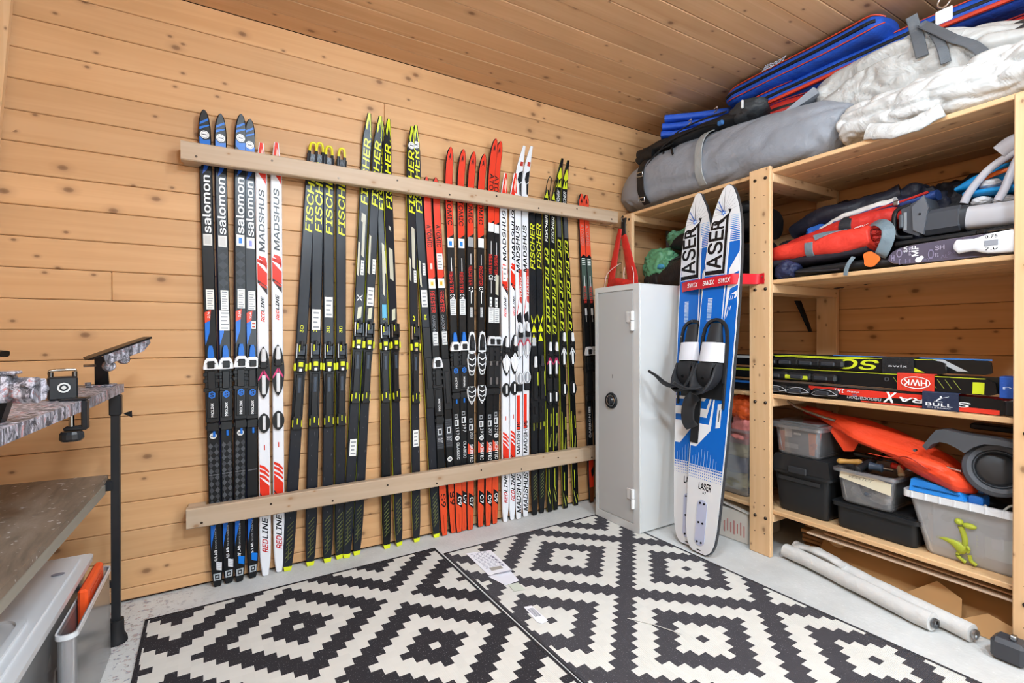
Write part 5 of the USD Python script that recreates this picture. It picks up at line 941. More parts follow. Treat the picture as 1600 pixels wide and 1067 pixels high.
part(t, 'dark_base', loft(P[6:-2] + A([.0, 0, -.045]), .066, .022, n=20, pw=3, noise=.006, ns=12), mat('26222c', 'nylon'), smooth=60)
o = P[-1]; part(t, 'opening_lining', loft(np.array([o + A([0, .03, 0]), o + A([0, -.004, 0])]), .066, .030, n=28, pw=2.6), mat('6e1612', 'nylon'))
for j, c in enumerate(((2.17, .925, 1.395), (2.175, .922, 1.375), (2.19, .924, 1.36))): part(t, 'inner_fold', blob(c, (.022, .02, .012), .25, 9, j), mat('b42a22', 'nylon'), smooth=60)
def wrap(y, a0, a1, w, m, par, Pq, RA, RB, k_=1.03, lean=0):
    i = np.argmin(abs(Pq[:, 1] - y)); c = Pq[i]; a = np.radians(np.linspace(a0, a1, 20)); cc, ss = np.cos(a), np.sin(a)
    q = np.c_[c[0] - k_ * RA[i] * np.sign(cc) * abs(cc) ** (2 / 2.7), y + lean * np.linspace(-1, 1, 20), c[2] + k_ * RB[i] * np.sign(ss) * abs(ss) ** (2 / 2.7)]
    return part(par, 'strap', loft(q, w / 2, .0025, up=np.c_[-cc, 0 * cc, ss], n=8, pw=6), m, smooth=40)
SG = mat('66747c', 'nylon')
wrap(1.155, -70, 12, .034, SG, t, P, ra, rb, 1.06); wrap(1.09, 30, 85, .034, SG, t, P, ra, rb, 1.05, -.045)
part(t, 'carry_strap', ribbon([(2.22, .965, 1.437), (2.16, .905, 1.432), (2.135, .868, 1.40), (2.130, .866, 1.36), (2.135, .885, 1.315), (2.15, .90, 1.300)], .042, .004, up=(-.8, -.5, .2)), SG)
part(t, 'lower_strap', ribbon([(2.14, .985, 1.31), (2.125, .995, 1.285), (2.117, 1.0, 1.262), (2.115, 1.003, 1.238)], .016, .003, up=(-1, 0, 0)), SG)
part(t, 'lettering', flat_text('WEST', (2.1425, .990, 1.4195), (0, -.042, .003), (.022, -.006, .012), off=.0015), mat('efe9e6'), smooth=False)
one('plastic_tab', [prism(Polygon(np.c_[.026 * np.cos(np.linspace(0, 6.28, 20)) * (1 + .2 * np.cos(3 * np.linspace(0, 6.28, 20))), .03 * np.sin(np.linspace(0, 6.28, 20))]), .008, (2.14, .925, 1.292), (.2, -.95, 0), (0, .1, 1))], mat('d8641e', 'satin'), 'small orange plastic tab hanging from the open end of the red bag', 'tab')
t = Thing('navy_pouch', 'small navy pouch with white print in the front corner beside the post', 'pouch', (2.17, 1.27, S3)); part(t, 'pouch_body', heap((2.175, 1.262, 1.29), (.042, .045, .042), 0, 4, .14, floor_=S3), mat('1c2242', 'nylon'), smooth=60)
part(t, 'lettering', flat_text('YHN', (2.1285, 1.268, 1.268), (0, 0, .05), (0, .013, 0), off=-.006), mat('c9cfdf'), smooth=False)
t = Thing('black_bag', 'flat black bag beneath the bright red bag', 'bag', (2.25, 1.05, S3)); part(t, 'bag_body', loft(smooth_path([(2.26, 1.22, 1.275), (2.25, 1.1, 1.28), (2.25, .95, 1.278), (2.26, .84, 1.272)], 8), .10, .022, n=24, pw=3, noise=.006, ns=10), mat('161618', 'nylon'), smooth=60); part(t, 'piping', tube([(2.155, 1.22, 1.28), (2.148, 1.13, 1.272), (2.148, 1.04, 1.268)], .004, 6), mat('2d2e33', 'satin'))
one('dark_jacket', heap((2.42, 1.385, 1.36), (.10, .05, .10), 0, 8, .2, floor_=S3), mat('15151a', 'nylon'), 'black clothing bundled behind the middle post on the third shelf', 'jacket', smooth=60)
t = Thing('clamp_device', 'dark grey plastic device with framed clamp end and light grey tube, third shelf', 'device', (2.25, .7, 1.35)); DG = mat('3f4248', 'satin')
part(t, 'housing', [rbox((2.185, .665, 1.362), (2.30, .795, 1.452), .016), hull([(2.183, .79, 1.36), (2.183, .79, 1.49), (2.183, .835, 1.385), (2.183, .845, 1.47), (2.29, .79, 1.36), (2.29, .79, 1.49), (2.29, .835, 1.385), (2.29, .845, 1.47), (2.183, .775, 1.50), (2.29, .775, 1.50), (2.183, .76, 1.46), (2.29, .76, 1.46)])], DG)
part(t, 'fin', hull([(2.178, .775, 1.505), (2.178, .81, 1.47), (2.178, .806, 1.385), (2.178, .776, 1.365), (2.19, .775, 1.505), (2.19, .81, 1.47), (2.19, .806, 1.385), (2.19, .776, 1.365), (2.178, .762, 1.46), (2.19, .762, 1.46)]), mat('5d6066', 'satin'))
hdl = [(2.19, .815, 1.482), (2.188, .855, 1.474), (2.188, .868, 1.45), (2.188, .868, 1.395), (2.19, .855, 1.368), (2.192, .81, 1.362)]
part(t, 'clamp_frame', tube(hdl, .008, 8, 5), mat('1f2124', 'gloss')); g = part(t, 'grip', rbox((2.182, .822, 1.385), (2.215, .842, 1.462), .006), mat('85888c', 'satin')); part(g, 'latch', rbox((2.178, .838, 1.40), (2.188, .852, 1.452), .004), mat('4a4d52', 'satin'))
part(t, 'shaft_cover', loft(smooth_path([(2.245, .672, 1.405), (2.245, .6, 1.400), (2.245, .46, 1.392)], 4), .056, .042, n=28, pw=3.2), mat('bdbdc2', 'satin'), label='light grey tube'); part(t, 'cover_rim', loft(np.array([(2.245, .682, 1.407), (2.245, .662, 1.405)]), .0585, .0455, n=28, pw=3.4), mat('33363b', 'satin'))
part(t, 'screw', cyl((2.177, .785, 1.44), (2.1735, .785, 1.44), .0035, 8), mat('141416'))
t = Thing('ski_case', 'long black flat tray carrying the grey clamp device', 'case', (2.3, .7, 1.34)); part(t, 'tray', rbox((2.175, .43, 1.332), (2.36, .865, 1.352), .006), mat('1c1d1f', 'satin')); part(t, 'catch', rbox((2.168, .605, 1.335), (2.178, .63, 1.349), .003), mat('3b3d40', 'metal')); part(t, 'edge_strip', rbox((2.172, .43, 1.3385), (2.176, .60, 1.3415), .001), mat('8d9094', 'steel')); part(t, 'foot', rbox((2.30, .44, S3), (2.35, .86, 1.331), .004), mat('1c1d1f'))
t = Thing('carving_ski', 'short violet-grey printed ski on its side with a white binding, at the shelf front', 'ski', (2.16, .65, S3)); pts = [(.868, .027), (.866, .042), (.855, .056), (.835, .066), (.80, .071), (.7, .0745), (.43, .078), (.43, .004), (.7, .003), (.82, .006), (.85, .013), (.862, .019)]
TL = .0; part(t, 'ski_body', prism(Polygon([(-a, b) for a, b in pts]), .011, (2.150, 0, S3), (0, -1, 0), (.06, 0, .998), (-1, 0, .06)), mat('56505f', 'gloss')); part(t, 'edge_rim', prism(Polygon([(-a, b) for a, b in pts]).buffer(.0016), .007, (2.1525, 0, S3 + .0002), (0, -1, 0), (.06, 0, .998), (-1, 0, .06)), mat('a9a9b0', 'metal'))
acc = []
def kt(s, y, z, w, h, col, up=False):
    o = A([2.1388, y, S3 + z]); acc.append((flat_text(s, o, (0, 0, w) if up else (0, -w, 0), (0, h, 0) if up else (0, 0, h), off=0), col))
for a in [('H', .858, .022, .010, .022, '8d86a0'), ('O', .842, .032, .018, .030, '8a8299'), ('SA', .808, .048, .022, .012, 'e8e6ec', True), ('FIS', .795, .035, .030, .009, 'b9b2c4', True), ('MF', .775, .030, .038, .020, 'eceaf0', True), ('H', .815, .008, .016, .016, '78718a'), ('I', .835, .006, .006, .020, '7a738c'), ('O', .748, .014, .017, .034, '7d768e'), ('SH', .728, .042, .026, .016, 'aaa3b6'), ('FI', .728, .020, .010, .012, 'a59eb2'), ('AL', .712, .012, .02, .012, '6f6880'), ('SHA', .693, .022, .02, .012, '6f6880'), ('MO', .76, .008, .014, .01, '6f6880')]: kt(*a)
V = [m.vertices for m, _ in acc]; n_ = np.cumsum([0] + [len(v) for v in V]); part(t, 'lettering', trimesh.Trimesh(np.vstack(V), np.vstack([m.faces + k for (m, _), k in zip(acc, n_)]), process=False), PRINT, col=np.vstack([np.tile(lin(c), (len(m.vertices), 1)) for m, c in acc]))
part(t, 'white_shape', prism(Point(0, 0).buffer(.010).union(Point(.008, .006).buffer(.007)), .0005, (2.1392, .775, S3 + .016), (0, -1, 0), (0, 0, 1)), mat('e9e9ec'))
WG = mat('dedee0', 'gloss'); b = part(t, 'binding', loft(smooth_path([(2.130, .668, S3 + .042), (2.126, .655, S3 + .043), (2.124, .62, S3 + .042), (2.122, .585, S3 + .040), (2.122, .54, S3 + .040), (2.124, .48, S3 + .040)], 6), np.interp(np.arange(31), [0, 4, 12, 18, 25, 30], [.012, .024, .020, .032, .036, .028]), .012, up=(-1, 0, 0), n=20, pw=2.6), WG, label='white binding')
part(b, 'window', cbox((2.112, .575, S3 + .040), (.006, .035, .020), .002), mat('8d8f96', 'gloss'))
for z, s_ in ((.056, '0.75'), (.018, '7.0')): part(b, 'number', flat_text(s_, (2.1095, .59, S3 + z), (0, -.03, 0), (0, 0, .010), off=-.001), mat('1a1a1c'), smooth=False)
t = Thing('plastic_toy', 'blue and orange plastic toy with white tubular handles at the end of the third shelf', 'toy', (2.4, .6, 1.47)); CY = mat('1685c4', 'satin')
part(t, 'handle', tube([(2.30, .70, 1.475), (2.30, .685, 1.51), (2.30, .64, 1.57), (2.30, .59, 1.605), (2.30, .53, 1.63), (2.30, .47, 1.64)], .0125, 12), mat('c6c4cb', 'satin')); part(t, 'handle', tube([(2.28, .605, 1.46), (2.28, .59, 1.49), (2.285, .575, 1.54), (2.29, .558, 1.59), (2.30, .54, 1.625)], .0125, 12), mat('c6c4cb', 'satin'))
part(t, 'grip_sleeve', loft(smooth_path([(2.305, .605, 1.625), (2.305, .57, 1.648), (2.305, .5, 1.66), (2.305, .44, 1.66)], 6), .03, .028, n=18, pw=2.6), mat('cbc9d0', 'satin')); part(t, 'shell', loft(smooth_path([(2.40, .74, 1.54), (2.40, .68, 1.555), (2.40, .6, 1.57), (2.40, .45, 1.585)], 6), .06, np.interp(np.arange(19), [0, 5, 18], [.012, .03, .045]), n=20, pw=2.4), CY, smooth=60)
part(t, 'shell_lower', loft(smooth_path([(2.36, .70, 1.51), (2.35, .64, 1.505), (2.34, .56, 1.50), (2.34, .45, 1.505)], 6), .05, .014, n=20, pw=2.4), CY, smooth=60); part(t, 'orange_band', loft(smooth_path([(2.335, .68, 1.55), (2.33, .62, 1.565), (2.33, .55, 1.575), (2.33, .45, 1.585)], 6), .006, .008, n=10), mat('e0661a', 'satin'))
for j, c in enumerate(((2.33, .66, 1.475), (2.33, .60, 1.465), (2.34, .64, 1.532), (2.345, .57, 1.535), (2.34, .50, 1.53), (2.34, .53, 1.47))): part(t, 'white_pad', blob(c, (.03, .03, .018), .25, 8, j, 3), mat('c9c6c6', 'fabric'), smooth=60)
part(t, 'support_block', rbox((2.36, .44, 1.353), (2.48, .70, 1.50), .02), mat('8a8583', 'fabric'))

# ------------------------------------------------------------------ second shelf: bundled skis
def bundleski(label, y0, y1, z, x, w, tilt, body, draws, col2=None, sq=False, side=None):
    """A ski lying on its side, its top sheet towards the room: y0 = tip end (right), y1 = far end."""
    t = Thing('bundled_ski', label, 'ski', (x, (y0 + y1) / 2, z), group='skis strapped together on the second shelf')
    h = w; a = math.radians(tilt); U, V, N = A([0, 1, 0.]), A([math.sin(a), 0, math.cos(a)]), A([-math.cos(a), 0, math.sin(a)])
    pts = [(0, h * .18), (.004, h * .1), (.02, 0), (y1 - y0, 0), (y1 - y0, h), (.05, h), (.018, h * .95), (.004, h * .8)]
    part(t, 'ski_body', prism(Polygon(pts), .012, A([x, y0, z]), U, V, N), mat(body, 'gloss'))
    if side: part(t, 'sidewall', prism(Polygon([(.03, h + .0004), (.03, h + .003), (y1 - y0, h + .003), (y1 - y0, h + .0004)]), .010, A([x, y0, z]), U, V, N), mat(side, 'satin'))
    ac = ([], [], [])
    def lay(v, f, col, l): ac[1].append(f + sum(map(len, ac[0]))); ac[0].append(A([x, y0, z]) + N * (.0123 + .0003 * l) + v[:, :1] * U + v[:, 1:] * V); ac[2].append(np.tile(lin(col), (len(v), 1)))
    for d in draws:
        if d[0] == 't':     # text, its right-hand end first: reads upside down from the room when flip
            _, s, a0, a1, b0, b1, col, flip, shear = d; v, f, _ = text2d(s); k = 1.6 * shear * (b1 - b0) * h / (a1 - a0); q = (v[:, 0] + k * v[:, 1]) / (1 + abs(k))
            p = np.c_[a1 + (a0 - a1) * q, b0 + (b1 - b0) * v[:, 1]] if not flip else np.c_[a0 + (a1 - a0) * q, b1 + (b0 - b1) * v[:, 1]]
            lay(p * A([1, h]), f, col, 2)
        else: v, f = trimesh.creation.triangulate_polygon(Polygon([(p, q * h) for p, q in d[1]]).buffer(0), engine='earcut'); lay(v, f, d[2], d[3] if len(d) > 3 else 1)
    if ac[0]: part(t, 'graphics', trimesh.Trimesh(np.vstack(ac[0]), np.vstack(ac[1]), process=False), PRINT, col=np.vstack(ac[2]), kind='stuff')
    return t, U, V, N
def heel(t, x, z, ys, seed=0, col='1c1d1f', trim=None):
    for j, y in enumerate(ys):
        p = part(t, 'binding', rbox((x - .038, y - .05, z + .008), (x - .0125, y + .05, z + .040), .008), mat(col, 'satin')); part(p, 'lever', rbox((x - .045, y - .02, z + .014), (x - .036, y + .035, z + .032), .004), mat('33353a', 'gloss'))
        if trim: part(p, 'outline', tube([(x - .0375, y - .05, z + .02), (x - .0385, y - .02, z + .036), (x - .0385, y + .02, z + .034), (x - .0375, y + .05, z + .016), (x - .0385, y + .01, z + .012), (x - .0375, y - .05, z + .02)], .0016, 6, 3), mat(trim, 'satin'))
t, *_ = bundleski('red, black and white lettered ski in front at the bottom of the bundle', .545, 1.37, S2, 2.165, .052, 4, '151618',
    [('p', [(.02, 0), (.02, .3), (.10, .32), (.16, .12), (.3, .10), (.42, .08), (.42, 0)], 'd23b2c'), ('p', [(.14, .62), (.2, .95), (.62, .95), (.62, .55), (.5, .40), (.38, .36), (.3, .5)], 'cf3427'), ('p', [(.1, .80), (.16, 1), (.62, 1), (.62, .9), (.2, .88)], '1a1b1d', 2), ('t', 'SUPRA', .09, .30, .28, .62, 'e2e3e5', True, .25), ('t', 'X', .30, .345, .12, .95, 'e8e8ea', True, .2), ('t', 'nanocarbon', .35, .47, .10, .38, '9b9da3', True, .1), ('t', '181', .48, .52, .52, .85, 'd9dadc', True, .1), ('t', 'skating', .425, .47, .6, .78, 'c9cacc', True, .1), ('p', [(.435, .42), (.45, .42), (.45, .55), (.435, .55)], '7d7fb0')])
part(t, 'tail_cap', rbox((2.148, .530, S2 + .002), (2.170, .552, S2 + .048), .003), mat('1b1c1f', 'satin')); heel(t, 2.165, S2, (1.09, 1.20, 1.295), trim='9b9da1')
t, *_ = bundleski('white and red ski behind the front ski of the bundle', .505, 1.36, S2, 2.2, .056, 4, 'cfcdd2', [('p', [(.0, .05), (.2, .05), (.2, .25), (0, .18)], 'b62c2c'), ('p', [(.05, .8), (.3, .75), (.3, 1), (.02, 1)], '8e1f28')])
Z = S2 + .060
t, *_ = bundleski('black ski with lime edge and square lime tail mark, in the middle of the bundle', .575, 1.37, Z, 2.175, .052, 4, '141517', [('p', [(.03, .05), (.06, .05), (.06, .8), (.03, .8)], 'c3cf2c')] + [('p', [(.09 + .022 * q, .25), (.092 + .022 * q, .25), (.112 + .022 * q, .85), (.11 + .022 * q, .85)], '8d9840') for q in range(9)] + [('t', '0', .30, .315, .5, .8, '4a4c50', True, 0)], side='c9d32c')
heel(t, 2.175, Z, (1.10, 1.20, 1.30)); part(t, 'lever_plate', rbox((2.135, 1.16, Z + .012), (2.145, 1.26, Z + .030), .003), mat('b7c22c', 'satin'), label='lime lever plate')
bundleski('grey-green patterned ski behind the middle of the bundle', .52, 1.36, Z + .004, 2.21, .056, 4, '1b1c1a', [('p', [(.1 + .03 * q, .35 + .08 * (q % 3)), (.13 + .03 * q, .30 + .08 * (q % 3)), (.13 + .03 * q, .38 + .08 * (q % 3)), (.1 + .03 * q, .43 + .08 * (q % 3))], '6e7a4a') for q in range(12)])
Z = S2 + .120
t, *_ = bundleski('black ski with big lime lettering on top of the bundle', .71, 1.37, Z, 2.19, .050, 4, '151618', [('t', 'SC', .20, .36, .08, .9, 'c6d02c', True, .3), ('p', [(.06, .1), (.14, .1), (.19, .9), (.14, .9)], 'c6d02c'), ('p', [(.36, .85), (.5, .9), (.62, .92), (.62, .98), (.2, .98)], 'b9c32c')], side='c9d32c')
heel(t, 2.19, Z, (1.08, 1.17, 1.26, 1.33))
bundleski('black, lime and white ski farthest back on top of the bundle', .60, 1.36, Z + .004, 2.226, .054, 4, '1a1b1c', [('p', [(.06, .15), (.13, .9), (.16, .9), (.09, .15)], 'b9bcc0'), ('p', [(.12, .2), (.26, .3), (.26, .55), (.2, .5)], 'c6d02c'), ('p', [(.0, .9), (.5, .95), (.5, 1), (0, 1)], '3a6fb0')])
def band(label, y0, y1, z0, z1, xf, xb, col, txt=()):
    t = Thing('ski_tie', label, 'strap', (xf, (y0 + y1) / 2, z0)); f = sbox(xf, z0, xb, z1).buffer(.004); i = sbox(xf, z0, xb, z1).buffer(.0015)
    part(t, 'band', prism(Polygon(f.exterior, [i.exterior]), y1 - y0, (0, y0, 0), (1, 0, 0), (0, 0, 1), (0, 1, 0)), mat(col, 'nylon'))
    for s, a, b, c, d, cc, flip in txt:
        o, U, V = ((xf - .0045, b, c), (0, a - b, 0), (0, 0, d - c)) if not flip else ((xf - .0045, a, d), (0, b - a, 0), (0, 0, c - d))
        part(t, 'lettering', flat_text(s, o, U, V, off=.0003 if 1 else 0), mat(cc), smooth=False)
    return t
t = band('orange-red ski tie with an oval white lettered badge round the middle skis', .735, .845, S2 + .059, S2 + .118, 2.160, 2.214, 'c8321f', [('HWK', .755, .825, S2 + .078, S2 + .100, 'f0efee', True)])
yy = np.linspace(0, 2 * math.pi, 25); part(t, 'badge_outline', tube([(2.1555, .79 + .043 * math.cos(a), S2 + .089 + .0205 * math.sin(a)) for a in yy], .0014, 6, 1), mat('efeeee'))
t = band('navy ski tie with a white figure and lettering round the front skis', .665, .765, S2 + .0005, S2 + .058, 2.148, 2.206, '1d2740', [('BULL', .68, .755, S2 + .012, S2 + .024, 'e9eaee', False), ('SKI & KAJAKK', .685, .75, S2 + .005, S2 + .009, 'b9bdca', False)])
part(t, 'figure', [prism(Point(0, .0).buffer(.003), .0006, (2.1432, .712, S2 + .046), (0, -1, 0), (0, 0, 1)), prism([(-.012, -.016), (.0, -.008), (.003, -.002), (-.003, -.003), (-.014, -.013)], .0006, (2.1432, .712, S2 + .046), (0, -1, 0), (0, 0, 1)), prism([(-.006, -.008), (.022, .002), (.022, .0035), (-.006, -.0065)], .0006, (2.1432, .712, S2 + .046), (0, -1, 0), (0, 0, 1)), prism([(-.02, -.018), (.006, -.018), (.002, -.016), (-.018, -.0165)], .0006, (2.1432, .712, S2 + .046), (0, -1, 0), (0, 0, 1))], mat('e9eaee'))
band('black ski tie round the topmost skis', .80, .90, S2 + .1195, S2 + .175, 2.174, 2.232, '17181b', [('swix', .82, .88, S2 + .142, S2 + .150, 'b9bbbf', False)])
band('blue ski tie at the right end of the middle skis', .524, .568, S2 + .0595, S2 + .122, 2.166, 2.215, '1f4fa5', [('pi', .53, .56, S2 + .085, S2 + .095, 'b9c6e2', False)])

# ------------------------------------------------------------------ lowest shelf, right bay: boxes and gear
def tote(name, label, x0, x1, y0, y1, z0, z1, m, rim, taper=.03, th=.0025, rimw=.012, lid=None, cat='storage box', ribs=0, rimh=.012):
    """A tapered plastic box: walls with thickness, a rim, optionally a lid."""
    t = Thing(name, label, cat, ((x0 + x1) / 2, (y0 + y1) / 2, z0))
    def rr(a0, a1, b0, b1, d, r=.02): r = max(.0015, min(r, (a1 - a0) / 2 - d - .002)); return sbox(a0 + d + r, b0 + d + r, a1 - d - r, b1 - d - r).buffer(r, 5)
    lv = []
    for z, d in ((z0, taper), (z0 + .012, taper - .006), (z1, 0)):
        c = np.array(rr(x0, x1, y0, y1, d).exterior.coords)[:-1]; lv.append(np.c_[c, np.full(len(c), z)])
    n = len(lv[0]); inn = []
    for z, d in ((z1, th), (z0 + th * 2, taper + th)):
        c = np.array(rr(x0, x1, y0, y1, d).exterior.coords)[:-1]; inn.append(np.c_[c, np.full(len(c), z)])
    rings = lv + inn; V = np.vstack(rings); F = []
    for i in range(len(rings) - 1):
        for j in range(n): a, b, c, d = i * n + j, i * n + (j + 1) % n, (i + 1) * n + (j + 1) % n, (i + 1) * n + j; F += [(a, b, c), (a, c, d)]
    k = len(V); V = np.vstack([V, V[:n].mean(0), V[-n:].mean(0)])
    F += [(k, (j + 1) % n, j) for j in range(n)] + [(k + 1, (len(rings) - 1) * n + j, (len(rings) - 1) * n + (j + 1) % n) for j in range(n)]
    g = trimesh.Trimesh(V, F, process=False); g.fix_normals() if g.volume < 0 else None
    part(t, 'tub', g, m, smooth=35)
    o, i_ = rr(x0, x1, y0, y1, -rimw), rr(x0, x1, y0, y1, th)
    part(t, 'rim', prism(Polygon(o.exterior, [i_.exterior]), rimh, (0, 0, z1 - rimh), (1, 0, 0), (0, 1, 0)), rim)
    for q in range(ribs): yq = y0 + (y1 - y0) * (q + .5) / ribs; part(t, 'rim_rib', rbox((x0 - rimw - .002, yq - .003, z1 - rimh - .001), (x0 - .001, yq + .003, z1 + .0005), .001), rim)
    if lid:
        l = part(t, 'lid', prism(rr(x0, x1, y0, y1, -rimw - .002), lid, (0, 0, z1 + .0005), (1, 0, 0), (0, 1, 0)), rim); part(l, 'lid_raise', prism(rr(x0, x1, y0, y1, .012), .006, (0, 0, z1 + lid), (1, 0, 0), (0, 1, 0)), rim)
    return t
BKP = mat('1f2022', 'satin')
t = tote('tool_box', 'black lidded plastic tote under the clear box, beside the middle post', 2.16, 2.50, 1.085, 1.325, S1, .40, BKP, BKP, .02, lid=.0, cat='storage box')
part(t, 'lid', hull([(x, y, z) for x, y, z in [(2.148, 1.075, .401), (2.512, 1.075, .401), (2.148, 1.337, .401), (2.512, 1.337, .401), (2.165, 1.092, .466), (2.495, 1.092, .466), (2.165, 1.32, .466), (2.495, 1.32, .466)]]), BKP)
part(t, 'clip', rbox((2.141, 1.17, .395), (2.152, 1.25, .425), .004), mat('2b2c2f', 'satin')); part(t, 'handle_recess', rbox((2.1565, 1.12, .355), (2.1605, 1.30, .372), .001), mat('2a2b2d', 'satin'))
t = tote('clear_box', 'small clear lidded box with orange packages on top of the black tote', 2.165, 2.40, 1.125, 1.325, .4675, .60, CLEAR, CLEAR, .014, lid=.012)
part(t, 'package', rbox((2.185, 1.145, .475), (2.21, 1.30, .588), .004), mat('474e5a', 'satin')); part(t, 'package', rbox((2.22, 1.15, .475), (2.36, 1.30, .575), .006), mat('d2742e', 'satin')); part(t, 'package', rbox((2.181, 1.285, .48), (2.1845, 1.312, .57), .001), mat('d9772c', 'satin')); part(t, 'orange_print', prism([(0, 0), (.022, 0), (.03, .095), (-.004, .095)], .001, (2.1838, 1.178, .48), (0, -1, 0), (0, 0, 1)), mat('d9772c')); part(t, 'barcode_label', rbox((2.1825, 1.252, .545), (2.1842, 1.287, .582), .0005), mat('c9c9cf')); part(t, 'printed_figure', rbox((2.1825, 1.225, .497), (2.1842, 1.285, .518), .0005), mat('aeb2ba')); part(t, 'print_line', rbox((2.1825, 1.215, .56), (2.1842, 1.245, .568), .0005), mat('c9ccd2'))
part(t, 'leaf_shape', prism([(0, .01), (.018, .024), (.035, .02), (.03, .008), (.034, 0), (.012, -.006), (.016, .006)], .001, (2.1836, 1.178, .512), (0, -1, 0), (0, 0, 1)), mat('b8622a'))
t = tote('tool_case', 'low black plastic case underneath the box of tools', 2.17, 2.45, .79, 1.065, S1, .315, BKP, BKP, .008, lid=.004, cat='case')
t = tote('clear_box', 'clear open box of hand tools with a torn tape label, on the black case', 2.15, 2.42, .850, 1.055, .3265, .462, CLEAR, CLEAR, .018)
part(t, 'tape_label', hull([(2.1478, y, z) for y, z in ((1.04, .425), (1.035, .452), (.905, .447), (.86, .44), (.862, .395), (.892, .40), (.90, .43), (1.0, .425))] + [(2.1486, y, z) for y, z in ((1.04, .425), (.86, .44), (.862, .395))]), mat('d6cdb4', 'matte'), label='strip of cream tape with handwriting')
part(t, 'handwriting', flat_text('VERKTOY', (2.1474, 1.01, .432), (0, -.085, -.002), (0, 0, .012), bold=False, shear=.1, off=-.0003), mat('3a3632'), smooth=False)
part(t, 'contents', heap((2.27, .95, .385), (.10, .075, .045), 0, 3, .2), mat('595d66', 'satin'), smooth=60); part(t, 'contents', heap((2.2, .91, .375), (.03, .035, .028), 0, 6, .2), mat('9a9ea4', 'satin'), smooth=60)
def tool(label, cat, p0, p1, r, col, head=None, hc='8d9094'):
    t = Thing('hand_tool', label, cat, p0); d = A(p1) - A(p0); part(t, 'handle', loft(smooth_path([p0, A(p0) + d * .3, A(p0) + d * .7, p1], 5), [r * f for f in np.interp(np.linspace(0, 1, 16), [0, .1, .5, .9, 1], [.4, 1, .8, 1.05, .5])], [r * f for f in np.interp(np.linspace(0, 1, 16), [0, .1, .5, .9, 1], [.4, 1, .8, 1.05, .5])], n=12), mat(col, 'satin'))
    part(t, 'shank', cyl(p1, A(p1) + d / np.linalg.norm(d) * (head or .05), r * .4, 8), mat(hc, 'steel'))
tool('tool with a yellow wooden handle at the left end of the tool box', 'tool', (2.19, 1.07, .478), (2.22, .99, .486), .012, 'b98a45'); tool('black rubber-headed tool hanging over the box rim', 'tool', (2.155, .985, .462), (2.24, .955, .50), .016, '1c1d1f'); tool('blue-grey pump grip lying in the tool box', 'tool', (2.20, .96, .482), (2.21, .91, .48), .017, '3d4a5a', .03); tool('red and white labelled tool in the tool box', 'tool', (2.24, .90, .492), (2.25, .855, .487), .013, 'c23028', .03); tool('dark spanner across the tool box', 'tool', (2.24, 1.03, .51), (2.28, .94, .50), .009, '26272a', .08); tool('cream and grey pointed tool at the right end of the tool box', 'tool', (2.22, .855, .462), (2.25, .875, .492), .012, 'c9c0a2', .02)
t = tote('clear_box', 'large milky plastic box with a green dinosaur showing through its front', 2.145, 2.52, .452, .812, S1, .437, MILKY, LIDM, .045, rimw=.011, ribs=9, rimh=.024)
GN = mat('a6ae36', 'satin'); t = Thing('toy_dinosaur', 'yellow-green toy dinosaur inside the large milky box', 'toy', (2.188, .66, S1 + .02)); q = smooth_path([(2.1785, .735, 0.2805), (2.1779, .71, 0.2838), (2.1789, .685, 0.2782), (2.1808, .665, 0.2670), (2.1823, .652, 0.2581)], 5)
part(t, 'body', [loft(q, np.interp(np.linspace(0, 1, len(q)), [0, .4, .8, 1], [.003, .010, .019, .012]), np.interp(np.linspace(0, 1, len(q)), [0, .4, .8, 1], [.003, .011, .024, .016]), n=16), loft(smooth_path([(2.1784, .658, 0.2693), (2.1711, .655, 0.3006), (2.1660, .66, 0.3309), (2.1635, .664, 0.3454)], 5), .0085, .009, n=14, up=(1, 0, 0))], GN, smooth=60)
part(t, 'head', [blob((2.1578, .667, 0.3611), (.012, .012, .011), .05, 4, 1, 3), blob((2.1590, .640, 0.3544), (.011, .019, .010), .05, 4, 2, 3)], GN, smooth=60); part(t, 'leg', loft(smooth_path([(2.1753, .67, 0.2581), (2.1767, .676, 0.2379), (2.1790, .662, 0.2245), (2.1788, .655, 0.2200)], 4), .006, .006, n=10), GN); part(t, 'leg', loft(smooth_path([(2.1778, .645, 0.2491), (2.1799, .642, 0.2312), (2.1808, .628, 0.2200)], 4), .006, .006, n=10), GN); part(t, 'arm', loft(smooth_path([(2.1665, .648, 0.2805), (2.1640, .642, 0.2715), (2.1659, .646, 0.2603)], 4), .004, .004, n=8), GN)
for j in range(4): part(t, 'spine_plate', prism([(0, 0), (.007, .004), (0, .008)], .003, (2.199, .634, .276 + .011 * j), (0, -1, 0), (0, 0, 1)), GN)
t = Thing('printed_card', 'grey printed cards stored inside the large milky box', 'card', (2.2, .63, S1 + .02)); part(t, 'card', rbox((2.222, .62, .235), (2.226, .76, .40), .001), mat('8b8d98', 'matte')); part(t, 'card', rbox((2.229, .50, .24), (2.233, .63, .39), .001), mat('b9c4b4', 'matte')); part(t, 'card', rbox((2.236, .66, .24), (2.239, .78, .34), .001), mat('b98f70', 'matte')); part(t, 'card_mark', rbox((2.2205, .655, .37), (2.2225, .74, .385), .0005), mat('55586a')); part(t, 'white_piece', cbox((2.216, .585, .30), (.006, .03, .04), .003), mat('d9dadc'))
one('stored_gear', heap((2.33, .63, .37), (.13, .13, .065), 0, 5, .2), mat('1b1c1f', 'nylon'), 'dark gear filling the top of the large milky box', 'gear', smooth=60)
